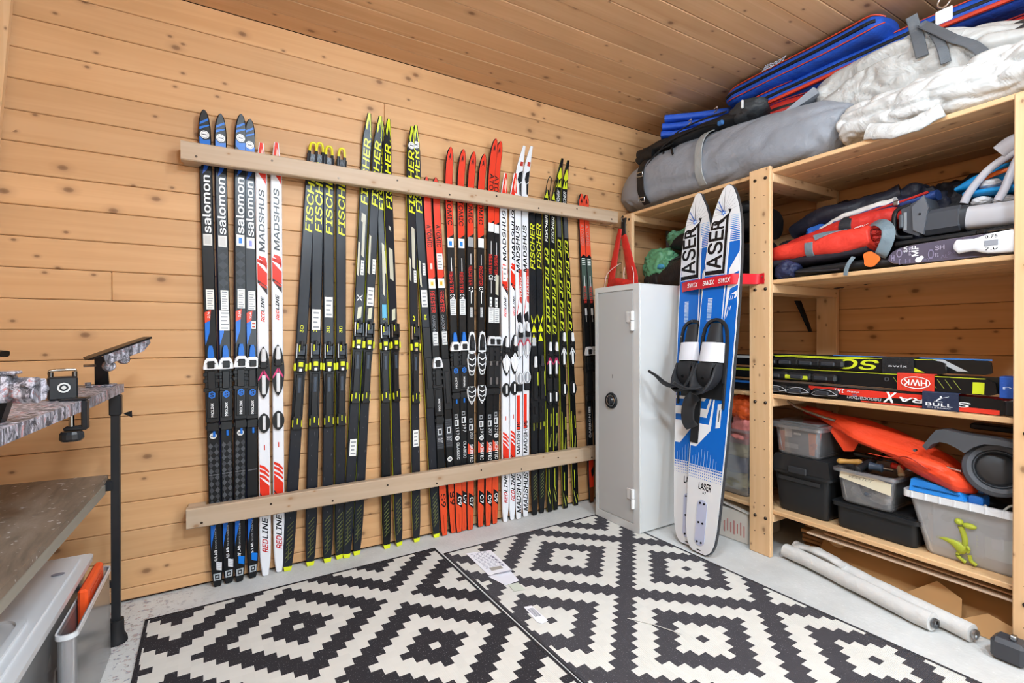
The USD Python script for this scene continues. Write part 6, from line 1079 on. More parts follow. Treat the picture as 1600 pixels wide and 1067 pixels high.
t = Thing('blue_case', 'bright blue plastic case lying on the rim of the large milky box', 'case', (2.18, .74, .44)); part(t, 'case_body', hull([(2.135, .80, .4385), (2.135, .645, .4385), (2.15, .80, .478), (2.15, .665, .47), (2.27, .80, .4385), (2.27, .63, .4385), (2.26, .79, .482), (2.26, .65, .474)]), mat('1a78c8', 'satin')); part(t, 'corner_block', rbox((2.15, .605, .420), (2.22, .645, .46), .006), mat('1f5ea8', 'satin')); part(t, 'lid_line', rbox((2.135, .66, .4555), (2.1425, .79, .4575), .0005), mat('1462a6'))
ORG = mat('e0431f', 'nylon')
t = Thing('folded_canopy', 'folded bright orange-red fabric with a steel rod slanting across the lowest shelf', 'fabric', (2.3, .9, .5)); V = []
sec = [(1.30, .655, .012, 2.36), (1.19, .645, .022, 2.33), (1.10, .628, .030, 2.29), (1.0, .600, .048, 2.26), (.90, .572, .060, 2.235), (.80, .545, .066, 2.215), (.72, .518, .062, 2.205), (.67, .497, .045, 2.20), (.635, .482, .018, 2.205)]
n = 18
for y, z, h, x in sec:
    a = np.arange(n) / n * 2 * np.pi; fold = .022 * np.abs(np.sin(3 * a + 9 * y)) + .01 * np.sin(5 * a + 20 * y)
    V.append(np.c_[x - (.09 + .3 * fold) * np.cos(a) * min(1, h / .04), np.full(n, y), z + (h - fold * h / .06) * np.sin(a) + .012 * np.sin(2 * a + 11 * y)])
V = np.vstack(V); F = []
for i in range(len(sec) - 1):
    for j in range(n): a, b, c, d = i * n + j, i * n + (j + 1) % n, (i + 1) * n + (j + 1) % n, (i + 1) * n + j; F += [(a, b, c), (a, c, d)]
k = len(V); V = np.vstack([V, V[:n].mean(0), V[-n:].mean(0)]); F += [(k, (j + 1) % n, j) for j in range(n)] + [(k + 1, (len(sec) - 1) * n + j, (len(sec) - 1) * n + (j + 1) % n) for j in range(n)]
g = trimesh.Trimesh(V, F, process=False); g = g.subdivide().subdivide(); g.invert() if g.volume < 0 else None
v = g.vertices; g.vertices = v + A([-1, 0, .3]) * (.03 * (meshkit.fbm(v * A([8, 5, 8]), 2, 4) - .5) - .012 * (1 - abs(2 * meshkit.fbm(v * A([6, 5, 12]) + 2, 2, 6) - 1)) ** 7)[:, None]
part(t, 'fabric', g, ORG, smooth=35); part(t, 'flap', hull([(2.235, 1.13, .61), (2.24, 1.00, .595), (2.22, 1.02, .525), (2.225, 1.06, .515), (2.24, 1.13, .60), (2.245, 1.0, .585), (2.228, 1.03, .52)]), ORG); part(t, 'seam', tube([(2.135, .93, .545), (2.125, .85, .545), (2.12, .80, .56), (2.118, .74, .53)], .0018, 6), mat('a82c12', 'nylon'))
part(t, 'rod', tube([(2.24, 1.31, .70), (2.225, 1.25, .675), (2.22, 1.17, .655), (2.22, 1.09, .640)], .0055, 10), mat('b7b3b0', 'steel'), label='curved steel rod'); part(t, 'rod', tube([(2.165, .80, .555), (2.16, .74, .545), (2.155, .66, .535)], .0045, 8), mat('b7b3b0', 'steel'), label='thin steel rod')
t = Thing('trolley_wheel', 'black wheel with its grey mudguard leaning at the right end of the lowest shelf', 'wheel', (2.2, .58, .42)); wc, wa = A([2.185, .578, .556]), A([-.86, -.30, .25]); wa = wa / np.linalg.norm(wa)
part(t, 'tyre', lathe([(.060, -.022), (.074, -.024), (.087, -.014), (.089, 0), (.087, .014), (.076, .022), (.064, .020), (.061, .012), (.060, -.022)], wc, wa, 44), mat('46484d', 'rubber'), smooth=30); h = part(t, 'hub', lathe([(0, -.018), (.061, -.018), (.061, .012), (.056, .010), (.051, .002), (.044, .005), (.020, .006), (0, .006)], wc, wa, 40), mat('1f2023', 'satin'), smooth=25); part(h, 'rim_groove', lathe([(.0565, .013), (.0585, .0155), (.0605, .013)], wc, wa, 40), mat('4a4d52', 'satin'))
MG = [(1441, 697), (1447, 703), (1456, 694), (1468, 690.5), (1480, 693), (1494, 700), (1507, 708), (1520, 699), (1538, 694), (1560, 696), (1575, 699), (1600, 704), (1600, 697), (1575, 690), (1545, 684), (1520, 681), (1495, 676), (1475, 671), (1462, 672), (1452, 683)]
part(t, 'mudguard', prism(Polygon([(p[1], p[2]) for p in (at_x(a, b, 2.138) for a, b in MG)]), .06, (2.138, 0, 0), (0, 1, 0), (0, 0, 1), (1, 0, 0)), mat('4a4c50', 'satin'))
part(t, 'bolt', cyl((2.118, .778, .588), (2.13, .778, .588), .005, 10), mat('b9bbbd', 'steel'))
part(t, 'cable', tube([(2.15, .60, .44), (2.15, .58, .42), (2.148, .56, .428), (2.15, .54, .452), (2.16, .53, .455)], .0035, 8), mat('9a958c', 'satin'))
t = Thing('dark_pole', 'black flat pole lying behind the wheel', 'pole', (2.4, .6, .63)); part(t, 'pole', rbox((2.36, .42, .655), (2.42, .70, .675), .004), mat('17181a')); part(t, 'pole', rbox((2.28, .40, .60), (2.34, .52, .625), .004), mat('1c1d1f'))
# ------------------------------------------------------------------ under the lowest shelf
KR = ['a77b4e', '9c7246', 'b0855a', '96693f']
for i in range(6): one('cardboard_sheet', rot(rbox((2.27 + .01 * (i % 3), .98, .012 + .022 * i), (2.62, 1.27 - .015 * (i % 2), .026 + .022 * i), .002), (-1) ** i * 2.5, (0, 0, 1), (2.4, 1.1, 0)), mat(KR[i % 4], 'matte'), 'flattened cardboard in the stack on the floor behind the middle post, %s' % ['bottom sheet', 'second sheet', 'third sheet', 'fourth sheet', 'fifth sheet', 'top sheet'][i], 'cardboard', group='stack of flattened cardboard')
one('fibreboard', hull([(2.19, 1.16, .02), (2.31, 1.16, .15), (2.19, .42, .0015), (2.31, .42, .15), (2.195, 1.16, .02), (2.315, 1.16, .15), (2.195, .42, .0015), (2.315, .42, .15)]), mat('a87c4c', 'matte'), 'brown fibreboard panel leaning under the lowest shelf behind the white rolls', 'panel')
for i in range(3): one('board_strip', rbox((2.145 + .02 * i, .40, .150 + .013 * i), (2.30 + .03 * i, 1.17 - .06 * i, .156 + .013 * i), .0015), mat(['cbb198', 'b79474', '8a6848'][i], 'matte'), ['lowest pale board edge', 'middle tan board edge', 'upper brown board edge'][i] + ' showing under the lowest shelf', 'board')
t = Thing('brown_paper', 'creased brown wrapping paper behind the white rolls', 'paper', (2.2, .75, 0)); part(t, 'paper', hull([(2.165, .86, .012), (2.20, .74, .115), (2.18, .665, .09), (2.155, .66, .002), (2.17, .86, .01), (2.206, .74, .112)]), mat('b58a5b', 'matte')); part(t, 'paper', hull([(2.15, .70, .002), (2.15, .47, .002), (2.185, .60, .07), (2.19, .46, .03), (2.156, .7, .002)]), mat('bd9160', 'matte')); part(t, 'crumple', blob((2.235, 1.09, .125), (.02, .03, .025), .3, 9, 2, 3), mat('b58a5b', 'matte'))
WR = mat('cfcdca', 'nylon')
def roll(label, p0, p1, r, cap): 
    t = Thing('fabric_roll', label, 'roll', p0); Q = smooth_path([p0, A(p0) * .7 + A(p1) * .3 + A([.004, 0, 0]), A(p0) * .3 + A(p1) * .7 - A([.003, 0, 0]), p1], 10); g = loft(Q, r, r, n=24, noise=.004, ns=12, seed=2); g.vertices[:, 2] = np.maximum(g.vertices[:, 2], .001); part(t, 'roll_body', g, WR, smooth=60)
    part(t, 'tube_end', lathe([(r * .35, 0), (r * .55, 0), (r * .55, .008), (r * .35, .008)], A(p1) + A([0, -.004, 0]), A(p1) - A(p0), 16), mat(cap, 'metal'))
    return t
roll('long off-white fabric roll on the floor, in front', (2.165, 1.27, .036), (2.045, .70, .032), .030, '77797c')
t = roll('long off-white fabric roll on the floor, behind and poking out farther right', (2.215, 1.255, .045), (2.085, .61, .030), .029, 'a9aaab')
part(t, 'loose_fabric', loft(smooth_path([(2.19, 1.27, .04), (2.185, 1.2, .07), (2.17, 1.1, .075), (2.155, 1.02, .062)], 8), .022, .012, n=12, noise=.012, ns=22), WR, smooth=60)
t = Thing('black_block', 'dark grey plastic block on the floor against the end post', 'block', (2.06, .53, 0)); part(t, 'block_body', rbox((2.03, .475, .001), (2.10, .555, .07), .012), mat('3c3d42', 'satin')); part(t, 'bracket', rbox((2.05, .50, .069), (2.07, .515, .085), .003), mat('8f9194', 'steel'))
t = Thing('floor_glide', 'small translucent plastic glide on the floor behind the middle post', 'glide', (2.18, 1.29, 0)); part(t, 'glide_body', lathe([(0, .03), (.008, .03), (.012, .02), (.014, 0), (0, 0)], (2.17, 1.285, .001)), mat('c3c5c9', 'gloss'))
# ------------------------------------------------------------------ left bay behind the cabinet and water skis
t = tote('clear_box', 'clear box with pink and yellow clothes standing left of the middle post', 2.15, 2.5, 1.445, 1.72, S1, .545, CLEAR, CLEAR, .03)
for z, c, sd in ((.27, 'c9c07a', 1), (.36, '56618a', 2), (.435, 'c8bd86', 3), (.5, 'd98a84', 4)): part(t, 'clothes', heap((2.31, 1.575, z), (.13, .11, .05), 0, sd, .15), mat(c, 'fabric'), smooth=60)
one('pink_cloth', heap((2.20, 1.50, .545), (.045, .05, .07), 0, 2, .15), mat('e08a84', 'fabric'), 'pink cloth bulging out of the clear clothes box', 'cloth', smooth=60)
one('orange_jacket', heap((2.24, 1.50, .645), (.09, .085, .058), 0, 5, .2), mat('d8561c', 'nylon'), 'bright orange fabric bundle on the clothes box beside the middle post', 'jacket', smooth=60)
t = Thing('carton', 'white carton with red print on the floor under the left bay', 'box', (2.3, 1.55, 0)); part(t, 'carton_body', rot(rbox((2.14, 1.44, .001), (2.44, 1.70, .15), .003), 4, (0, 0, 1), (2.14, 1.44, 0)), mat('c9c3ba', 'matte'))
for q in range(7): part(t, 'red_print', rot(rbox((2.1385, 1.455 + .017 * q, .030 + .004 * (q % 3)), (2.1398, 1.461 + .017 * q, .085 + .012 * (q % 2)), .0003), 4, (0, 0, 1), (2.14, 1.44, 0)), mat('b87a74', 'matte'))
part(t, 'red_panel', rot(rbox((2.1385, 1.585, .02), (2.1398, 1.64, .12), .0003), 4, (0, 0, 1), (2.14, 1.44, 0)), mat('b5847c', 'matte'))
part(t, 'open_flap', hull([(2.13, 1.43, .151), (2.13, 1.70, .185), (2.20, 1.44, .152), (2.22, 1.70, .19), (2.13, 1.43, .155), (2.13, 1.70, .19)]), mat('d2ccc4', 'matte'))
for i, (z, c, a) in enumerate(((.0, '17181a', '2b6ab8'), (.06, '1a1b1d', 'b9c32c'), (.12, '161719', 'c9cacc'))):
    t = Thing('stored_ski', 'dark ski lying on the second shelf behind the water skis, ' + ['lowest', 'middle', 'topmost'][i], 'ski', (2.2, 1.8, S2 + z)); part(t, 'ski_body', rbox((2.165 + .01 * i, 1.43, S2 + z + .001), (2.185 + .01 * i, 2.22, S2 + z + .052), .004), mat(c, 'gloss')); part(t, 'graphics', rbox((2.1638 + .01 * i, 1.44, S2 + z + .035), (2.1652 + .01 * i, 1.95, S2 + z + .046), .0003), mat(a, 'gloss')); part(t, 'binding', rbox((2.14 + .01 * i, 1.62, S2 + z + .008), (2.1645 + .01 * i, 1.78, S2 + z + .044), .006), mat('2a2b2e'))
t = Thing('black_duffel', 'glossy black duffel bag on the third shelf behind the water skis', 'bag', (2.35, 1.75, S3)); g = loft(smooth_path([(2.30, 2.13, 1.33), (2.30, 2.05, 1.345), (2.30, 1.9, 1.37), (2.30, 1.7, 1.37), (2.30, 1.5, 1.36), (2.31, 1.43, 1.35)], 8), .13, np.interp(np.linspace(0, 1, 41), [0, .15, .4, 1], [.04, .08, .11, .10]), n=32, pw=2.5, noise=.02, ns=10, seed=4); g.vertices[:, 2] = np.maximum(g.vertices[:, 2], S3); part(t, 'bag_body', g, mat('221f20', 'crinkle'), smooth=60); part(t, 'zip', tube([(2.2, 2.08, 1.40), (2.19, 1.9, 1.44), (2.19, 1.7, 1.455), (2.19, 1.5, 1.45)], .004, 6), mat('3c3d40'))
t = Thing('black_rucksack', 'black bag with yellow piping on top of the duffel on the third shelf', 'bag', (2.35, 1.75, 1.5)); part(t, 'bag_body', loft(smooth_path([(2.32, 1.98, 1.52), (2.32, 1.9, 1.54), (2.32, 1.7, 1.555), (2.32, 1.5, 1.56), (2.32, 1.44, 1.555)], 8), .11, np.interp(np.linspace(0, 1, 33), [0, .2, 1], [.02, .055, .075]), n=28, pw=2.4, noise=.02, ns=10, seed=6), mat('151517', 'nylon'), smooth=60); part(t, 'piping', tube([(2.215, 1.87, 1.525), (2.21, 1.84, 1.545), (2.205, 1.76, 1.56), (2.205, 1.62, 1.565)], .0035, 6), mat('c9c04a', 'satin')); part(t, 'stud', blob((2.206, 1.74, 1.525), (.004, .007, .010), 0, 3, 1, 2), mat('a8a03c')); part(t, 'flap', blob((2.33, 1.60, 1.65), (.09, .14, .045), .15, 5, 2, 3), mat('18181b', 'nylon'), smooth=60)
t = Thing('green_bag', 'crumpled green plastic bag on the third shelf near the ski wall', 'bag', (2.3, 2.1, S3)); part(t, 'bag_body', heap((2.24, 2.06, 1.40), (.075, .105, .115), 0, 3, .25, 9), mat('5f9c74', 'crinkle'), smooth=50); part(t, 'bag_neck', heap((2.33, 1.98, 1.58), (.05, .10, .05), 0, 7, .25, 9), mat('5a9070', 'crinkle'), smooth=50); part(t, 'blue_scrap', blob((2.175, 2.01, 1.405), (.012, .03, .016), .25, 8, 1, 3), mat('4a9cc4', 'crinkle'))
t = Thing('grey_panel', 'dark grey folded fabric sloping behind the green bag on the third shelf', 'fabric', (2.5, 2.0, S3)); part(t, 'fabric', hull([(2.45, 2.22, 1.68), (2.45, 1.80, 1.58), (2.46, 2.22, 1.26), (2.46, 1.80, 1.26), (2.5, 2.22, 1.68), (2.5, 1.8, 1.58), (2.5, 2.2, 1.26), (2.5, 1.8, 1.26)]), mat('45474b', 'nylon'))
# red harness bag hanging from the corner post
t = Thing('red_harness', 'red strap bag with white piping hanging from the corner post above the cabinet', 'harness', (2.08, 2.17, 1.27)); RH = mat('c52a22', 'nylon')
part(t, 'webbing_loop', ribbon([(2.098, 2.225, 1.72), (2.090, 2.225, 1.69), (2.086, 2.222, 1.65), (2.085, 2.218, 1.61)], .036, .008, up=(-1, 0, 0)), mat('1b1b1d', 'nylon')); part(t, 'hook', tube([(2.104, 2.238, 1.73), (2.094, 2.238, 1.735), (2.088, 2.238, 1.72), (2.09, 2.238, 1.70)], .004, 8), mat('5a5550', 'metal'))
L1 = [(2.084, 2.245, 1.66), (2.078, 2.262, 1.58), (2.07, 2.28, 1.48), (2.06, 2.292, 1.40), (2.05, 2.29, 1.33), (2.04, 2.27, 1.285)]; L2 = [(2.082, 2.215, 1.61), (2.075, 2.19, 1.55), (2.065, 2.155, 1.46), (2.06, 2.13, 1.39), (2.05, 2.11, 1.33), (2.04, 2.11, 1.285)]
part(t, 'strap', loft(smooth_path(L1, 6), np.linspace(.018, .036, 31), .008, up=(-1, 0, .1), n=12, noise=.004, ns=20), RH, smooth=60); part(t, 'strap', loft(smooth_path(L2, 6), np.linspace(.021, .05, 31), .009, up=(-1, 0, .1), n=12, noise=.004, ns=20), RH, smooth=60)
part(t, 'pouch', loft(smooth_path([(2.045, 2.30, 1.30), (2.035, 2.24, 1.325), (2.03, 2.18, 1.315), (2.035, 2.12, 1.30), (2.045, 2.07, 1.295)], 6), .02, np.linspace(.03, .03, 25), n=14, noise=.012, ns=18), RH, smooth=60)
PW = mat('e3c9c4', 'satin'); part(t, 'piping', tube([(2.045, 2.205, 1.44), (2.035, 2.262, 1.415), (2.03, 2.31, 1.38), (2.025, 2.322, 1.31), (2.025, 2.318, 1.275)], .0026, 6), PW); part(t, 'piping', tube([(2.04, 2.165, 1.41), (2.03, 2.16, 1.36), (2.022, 2.14, 1.31), (2.02, 2.13, 1.275)], .0026, 6), PW); part(t, 'piping', tube([(2.04, 2.105, 1.41), (2.03, 2.08, 1.37), (2.022, 2.07, 1.31), (2.02, 2.072, 1.275)], .0026, 6), PW)
# ------------------------------------------------------------------ waxing bench on the left, its vices and the boxes beneath
PAINT = usdkit.material(stage, '/World/Looks/wax_splatter', {'g': ('geometry', {}), 'n': ('noise_texture', dict(scale=38, detail=5, roughness=.7, distortion=.8)), 'm': ('mapping', dict(scale=(90, 90, 14))), 'n2': ('noise_texture', dict(scale=1, detail=3)),
    'r': ('rgb_ramp', dict(ramp=[(.30, (.03, .03, .035)), (.40, (.10, .10, .12)), (.46, (.42, .40, .46)), (.52, (.62, .61, .68)), (.57, (.30, .30, .36)), (.62, (.62, .22, .20)), (.66, (.50, .50, .56)), (.74, (.05, .05, .06))])), 'r2': ('rgb_ramp', dict(ramp=[(.42, (0, 0, 0)), (.55, (1, 1, 1))])), 'mx': ('mix_color', dict(b=(.03, .03, .035))), 'md': ('math', dict(math_type='multiply', value2=.75)),
    'b': ('bump', dict(strength=.6, distance=.004)), 'p': ('principled_bsdf', dict(roughness=.5))}, [('g.position', 'n.vector'), ('g.position', 'm.vector'), ('m.vector', 'n2.vector'), ('n.fac', 'r.fac'), ('n2.fac', 'r2.fac'), ('r.color', 'mx.a'), ('r2.color', 'md.value1'), ('md.value', 'mx.fac'), ('mx.result', 'p.base_color'), ('n.fac', 'b.height'), ('b.normal', 'p.normal')], 'p.BSDF')
TRAYM = usdkit.material(stage, '/World/Looks/worn_board', {'g': ('geometry', {}), 'm': ('mapping', dict(scale=(14, 3, 8))), 'n': ('noise_texture', dict(scale=1, detail=6, roughness=.7, distortion=.6)), 'r': ('rgb_ramp', dict(ramp=[(.3, (.10, .075, .055)), (.5, (.19, .14, .10)), (.7, (.26, .20, .155))])),
    'n2': ('noise_texture', dict(scale=60, detail=3)), 'r2': ('rgb_ramp', dict(ramp=[(.66, (0, 0, 0)), (.70, (.8, .8, .8))])), 'mx': ('mix_color', dict(b=(.55, .53, .52))), 'p': ('principled_bsdf', dict(roughness=.55))}, [('g.position', 'm.vector'), ('m.vector', 'n.vector'), ('g.position', 'n2.vector'), ('n.fac', 'r.fac'), ('n2.fac', 'r2.fac'), ('r.color', 'mx.a'), ('r2.color', 'mx.fac'), ('mx.result', 'p.base_color')], 'p.BSDF')
t = Thing('waxing_bench', 'paint-splattered waxing bench on black steel legs at the left edge', 'bench', (-.5, 1.6, 0)); BS = mat('202124', 'satin')
def quadprism(c, z0, z1): return hull([(x, y, z) for x, y in c for z in (z0, z1)])
part(t, 'bench_top', quadprism([(-.308, 2.13), (-.312, 1.72), (-.352, 1.236), (-.36, .55), (-.66, .55), (-.66, 2.15)], .818, .846), PAINT)
part(t, 'lower_board', quadprism([(-.342, 2.06), (-.357, 1.2), (-.362, .60), (-.66, .60), (-.64, 2.09)], .535, .553), TRAYM)
part(t, 'edge_strip', quadprism([(-.3395, 2.0), (-.357, 1.2), (-.3635, 1.2), (-.346, 2.0)], .505, .5345), mat('8b8478', 'matte'))
for x, y, x2, y2 in ((-.318, 2.045, -.324, 2.045), (-.63, 2.05, -.63, 2.05), (-.345, .62, -.345, .62), (-.63, .62, -.63, .62)):
    l = part(t, 'leg', hull([(x2 + a * .0115, y2 + b * .0115, 0.03) for a in (-1, 1) for b in (-1, 1)] + [(x + a * .0115, y + b * .0115, .815) for a in (-1, 1) for b in (-1, 1)]), BS)
    part(l, 'foot', lathe([(0, .075), (.021, .075), (.022, .03), (.030, .012), (.031, .0), (0, 0)], (x2, y2, .0005), n=20), mat('1c1c1e', 'rubber')); part(l, 'sleeve', rbox((x - .016, y - .016, .75), (x + .016, y + .016, .817), .003), BS)
part(t, 'wing_screw', hull([(-.295, 2.045, .75), (-.275, 2.04, .762), (-.275, 2.045, .738), (-.297, 2.035, .755), (-.28, 2.05, .75)]), mat('2c2d30', 'metal')); part(t, 'bracket', rbox((-.385, 2.03, .505), (-.325, 2.06, .540), .004), BS); part(t, 'bracket', rbox((-.375, 1.995, .492), (-.355, 2.055, .552), .004), BS)
part(t, 'cross_bar', rbox((-.62, 2.035, .185), (-.325, 2.055, .205), .003), BS); part(t, 'cross_bar_paint', rbox((-.40, 2.033, .2052), (-.34, 2.057, .2065), .0004), PAINT); part(t, 'cross_bar', rbox((-.62, .61, .185), (-.345, .63, .205), .003), BS)
VB = mat('1f2023', 'satin')
t = Thing('ski_vice', 'black block vice with a wire bail and round emblem on the bench edge', 'vice', (-.36, 1.66, .847))
b = part(t, 'block', rot(rbox((-.392, 1.635, .8465), (-.335, 1.675, .905), .004), 16, (0, 0, 1), (-.36, 1.655, .87)), VB); n_ = A([math.sin(math.radians(16)), -math.cos(math.radians(16)), 0])
part(b, 'emblem_core', lathe([(0, .0042), (.0045, .0042), (.005, 0), (0, 0)], A([-.3625, 1.655, .878]) + n_ * .0195, n_, 16), mat('c9c9c6', 'satin')); part(b, 'emblem', lathe([(.0085, 0), (.009, .003), (.0125, .003), (.013, 0), (.0085, 0)], A([-.3625, 1.655, .878]) + n_ * .0195, n_, 24), mat('d4d4d2', 'satin'))
part(t, 'bail', tube([(-.386, 1.65, .903), (-.388, 1.652, .918), (-.38, 1.654, .9215), (-.345, 1.664, .922), (-.340, 1.665, .918), (-.341, 1.666, .903)], .0032, 8, 5), mat('9a9691', 'steel')); 
for x, y in ((-.385, 1.652), (-.3415, 1.664)): part(t, 'post', cyl((x, y, .902), (x, y, .917), .0055, 10), mat('55504c', 'metal'))
c = part(t, 'clamp_arm', [rbox((-.318, 1.60, .775), (-.306, 1.63, .8465), .003), rbox((-.352, 1.60, .772), (-.306, 1.63, .782), .003), rbox((-.36, 1.60, .8465), (-.306, 1.65, .852), .002)], VB)
part(t, 'clamp_screw', cyl((-.338, 1.612, .772), (-.338, 1.612, .818), .006, 10), mat('8d8a86', 'steel')); part(t, 'clamp_knob', lathe([(0, .018), (.020, .018), (.024, .012), (.0245, 0), (.020, -.006), (0, -.006)], (-.338, 1.612, .752), n=14), mat('2a2b2d', 'gloss'), smooth=20)
t = Thing('ski_rest', 'paint-flecked steel ski rest bar tilted on its post at the bench end', 'ski rest', (-.33, 2.08, .847)); SP = mat('4a4744', 'metal')
p0, p1 = A([-.362, 1.925, .940]), A([-.232, 2.06, 1.002]); d = (p1 - p0) / np.linalg.norm(p1 - p0); sd = np.cross(d, (0, 0, 1)); sd /= np.linalg.norm(sd); u_ = np.cross(sd, d)
part(t, 'rest_bar', hull([p0 + s_ * sd * .020 + h * u_ for s_ in (-1, 1) for h in (0, .006)] + [p1 + s_ * sd * .018 + h * u_ for s_ in (-1, 1) for h in (0, .006)] + [p0 - d * .012]), SP); part(t, 'bar_flange', hull([p0 + d * .03 + sd * .0165 - u_ * h for h in (0, .030)] + [p0 + d * .03 + sd * .0195 - u_ * h for h in (0, .030)] + [p1 - d * .01 + sd * .018 - u_ * h for h in (0, .012)] + [p1 - d * .04 + sd * .015 - u_ * h for h in (0, .032)]), PAINT)
part(t, 'post', hull([(-.372, 2.05, .8465), (-.335, 2.05, .8465), (-.372, 2.062, .8465), (-.335, 2.062, .8465), (-.36, 1.985, .945), (-.33, 1.985, .945), (-.36, 1.997, .945), (-.33, 1.997, .945)]), SP); part(t, 'foot_plate', rbox((-.39, 2.02, .8465), (-.32, 2.09, .852), .002), PAINT)
KN = mat('c9c9d0', 'satin'); part(t, 'knob', lathe([(0, .016), (.014, .016), (.017, .010), (.017, -.006), (0, -.006)], (-.325, 1.985, .915), (.35, -.93, 0), 12), PAINT); part(t, 'knob', lathe([(0, .016), (.013, .016), (.016, .010), (.016, -.006), (0, -.006)], (-.290, 2.0, .935), (.35, -.93, 0), 12), PAINT); part(t, 'bolt', cyl((-.385, 1.98, .918), (-.355, 1.98, .918), .004, 8), mat('8d8a86', 'steel')); part(t, 'nut', cyl((-.385, 2.03, .8525), (-.385, 2.03, .862), .008, 6), PAINT)
t = Thing('ski_vice', 'paint-covered vice with a large ribbed knob at the left picture edge', 'vice', (-.38, 1.25, .847))
part(t, 'post', hull([(-.395, 1.245, .847), (-.36, 1.245, .847), (-.395, 1.275, .847), (-.36, 1.275, .847), (-.39, 1.245, .885), (-.35, 1.245, .885), (-.39, 1.275, .885), (-.35, 1.275, .885)]), mat('26272a', 'metal')); part(t, 'jaw', [rbox((-.42, 1.24, .884), (-.345, 1.285, .935), .005), rbox((-.42, 1.24, .935), (-.338, 1.28, .941), .002)], PAINT)
kp = [(.023 * (1 + .08 * math.cos(7 * a)) * math.cos(a), .023 * (1 + .08 * math.cos(7 * a)) * math.sin(a)) for a in np.linspace(0, 2 * math.pi, 56, endpoint=False)]
part(t, 'knob', prism(Polygon(kp), .038, (-.343, 1.262, .905), (.35, .94, 0), (0, 0, 1), (.94, -.35, 0)), PAINT); part(t, 'shaft', cyl((-.36, 1.268, .905), (-.342, 1.262, .905), .008, 12), mat('77726d', 'steel'))
part(t, 'lever', loft(smooth_path([(-.45, 1.27, .94), (-.43, 1.265, .97), (-.39, 1.255, .978), (-.352, 1.243, .974)], 6), .012, .006, n=12, pw=3), mat('57504a', 'metal'))
CLEAR2 = clear_mat('storage_plastic', (.97, .97, .99), .2, .2)
t = tote('storage_box', 'large clear storage box with a lid under the waxing bench at the left edge', -.66, -.372, 1.10, 1.935, .002, .335, CLEAR2, LIDM, .03, rimw=.012, lid=.006)
rr_ = lambda d, r: sbox(-.66 + d + r, 1.10 + d + r, -.372 - d - r, 1.60 - d - r).buffer(r, 6)
part(t, 'lid_well', prism(Polygon(rr_(.03, .05).exterior, [rr_(.045, .045).exterior]), .012, (0, 0, .342), (1, 0, 0), (0, 1, 0)), LIDM); part(t, 'lid_emblem', prism(affinity.scale(Point(0, 0).buffer(.012), 1.2, .8), .0008, (-.41, 1.80, .3485), (1, 0, 0), (0, 1, 0)), mat('7d7b85'))
for c, r, col, sd in (((-.52, 1.70, .15), (.11, .16, .10), 'c9b9c0', 1), ((-.50, 1.40, .14), (.11, .14, .10), 'aebcc0', 2), ((-.45, 1.55, .10), (.05, .1, .07), '8ea6a2', 3), ((-.43, 1.84, .18), (.04, .06, .09), 'd3c9a8', 4)): part(t, 'contents', heap(c, r, 0, sd, .15), mat(col, 'fabric'), smooth=60)
for z, y in ((.20, 1.72), (.24, 1.62), (.13, 1.66)): part(t, 'jar', lathe([(0, .05), (.03, .05), (.032, .045), (.03, .04), (.03, -.04), (0, -.04)], (-.415, y, z - .02), n=20), mat('d4d3cf', 'satin'))
t = tote('storage_box', 'narrow open clear box holding an orange case, between lidded box and bench leg', -.362, -.325, 1.56, 1.97, .002, .285, CLEAR2, LIDM, .004, rimw=.004)
t = Thing('orange_case', 'bright orange plastic case standing upright in the open clear box', 'case', (-.35, 1.82, .05)); part(t, 'case_body', rbox((-.356, 1.73, .035), (-.334, 1.93, .318), .006), mat('e2511f', 'satin')); part(t, 'rib', rbox((-.3335, 1.76, .06), (-.3325, 1.90, .30), .0003), mat('d2481a', 'satin'))
t = Thing('wax_bottle', 'small grey bottle in the bottom of the open clear box', 'bottle', (-.343, 1.64, .01)); part(t, 'bottle_body', lathe([(0, 0), (.012, 0), (.0125, .004), (.0125, .07), (.006, .085), (.006, .10), (0, .10)], (-.343, 1.64, .009), n=18), mat('9a9aa6', 'satin')); part(t, 'cap', lathe([(0, 0), (.007, 0), (.007, .014), (0, .014)], (-.343, 1.64, .1095), n=16), mat('e2e2e4', 'satin'))
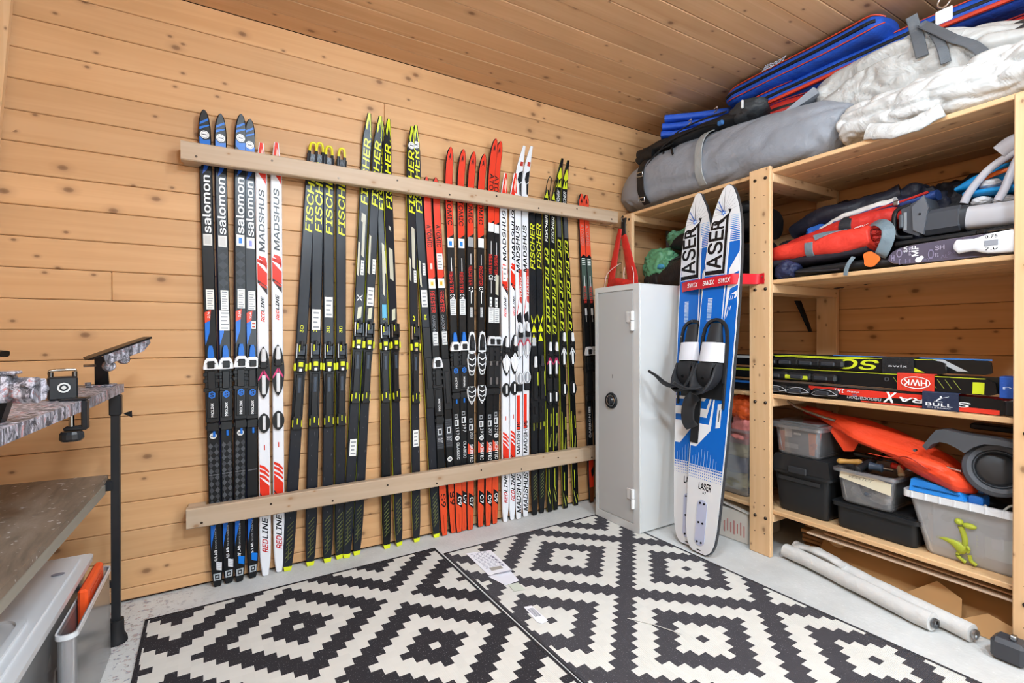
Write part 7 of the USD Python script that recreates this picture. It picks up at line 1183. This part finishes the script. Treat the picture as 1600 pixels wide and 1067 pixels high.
# ------------------------------------------------------------------ loose paper on the rug
def sheet(z, c): return quadprism(c, z, z + .0006)
t = Thing('paper_sheet', 'torn printed white instruction sheet lying on the dark rug', 'paper', (.99, 1.9, .0048)); ZP = .0062
part(t, 'sheet', sheet(ZP, [(.940, 2.040), (1.055, 2.010), (1.042, 1.795), (.935, 1.800)]), mat('e9e8ee', 'matte')); part(t, 'torn_part', hull([(.928, 1.795, ZP), (1.03, 1.79, ZP + .004), (1.022, 1.70, ZP), (.955, 1.695, ZP), (1.028, 1.79, ZP + .0046), (.93, 1.795, ZP + .0007), (1.02, 1.70, ZP + .0007), (.956, 1.696, ZP + .0007)]), mat('dcdbe2', 'matte')); part(t, 'curled_edge', hull([(.955, 1.80, ZP + .001), (1.038, 1.785, ZP + .001), (.975, 1.775, ZP + .014), (1.03, 1.765, ZP + .018), (.958, 1.80, ZP + .002), (1.036, 1.786, ZP + .003)]), mat('cfced6', 'matte'))
R = random.Random(3); L = []
for q in range(13):
    y = 2.015 - .0125 * q; x = .952
    while x < 1.035: w = R.uniform(.006, .02); L.append(quadprism([(x, y), (min(x + w, 1.037), y - .004 * 0), (min(x + w, 1.037), y - .004), (x, y - .004)], ZP + .0007, ZP + .0009)); x += w + .004
part(t, 'printed_lines', L, mat('a3a3b0', 'matte'), kind='stuff'); part(t, 'printed_block', quadprism([(.965, 1.858), (1.02, 1.852), (1.018, 1.826), (.964, 1.83)], ZP + .0007, ZP + .0009), mat('a39c94', 'matte')); part(t, 'heading', [quadprism([(1.026, 1.95 - .03 * q), (1.034, 1.95 - .03 * q), (1.034, 1.935 - .03 * q), (1.026, 1.935 - .03 * q)], ZP + .0007, ZP + .0009) for q in range(4)], mat('77758a', 'matte'), kind='stuff')
t = Thing('care_label', 'narrow white label with a barcode near the seam of the rugs', 'label', (.945, 1.46, .0048)); part(t, 'label_slip', sheet(ZP, [(.935, 1.525), (.965, 1.518), (.963, 1.408), (.935, 1.402), (.925, 1.42)]), mat('e6e5ea', 'matte')); part(t, 'barcode', [quadprism([(.937, 1.505 - .0045 * q), (.96, 1.502 - .0045 * q), (.96, 1.4998 - .0045 * q), (.937, 1.5028 - .0045 * q)], ZP + .0007, ZP + .0009) for q in range(13)], mat('6f6e7a', 'matte'), kind='stuff')
one('tape_scrap', sheet(ZP, [(.968, 1.695), (1.01, 1.688), (1.005, 1.625), (.96, 1.64)]), mat('c6cbbd', 'matte'), 'pale greenish paper scrap on a cream rug diamond below the torn sheet', 'paper')
one('straw', loft(np.array([(1.21, 1.275, .0075), (1.262, 1.20, .0075), (1.30, 1.115, .0075)]), .0012, .0012, n=6), mat('d6d3cc'), 'thin pale straw lying on the dark band of the right rug', 'straw')
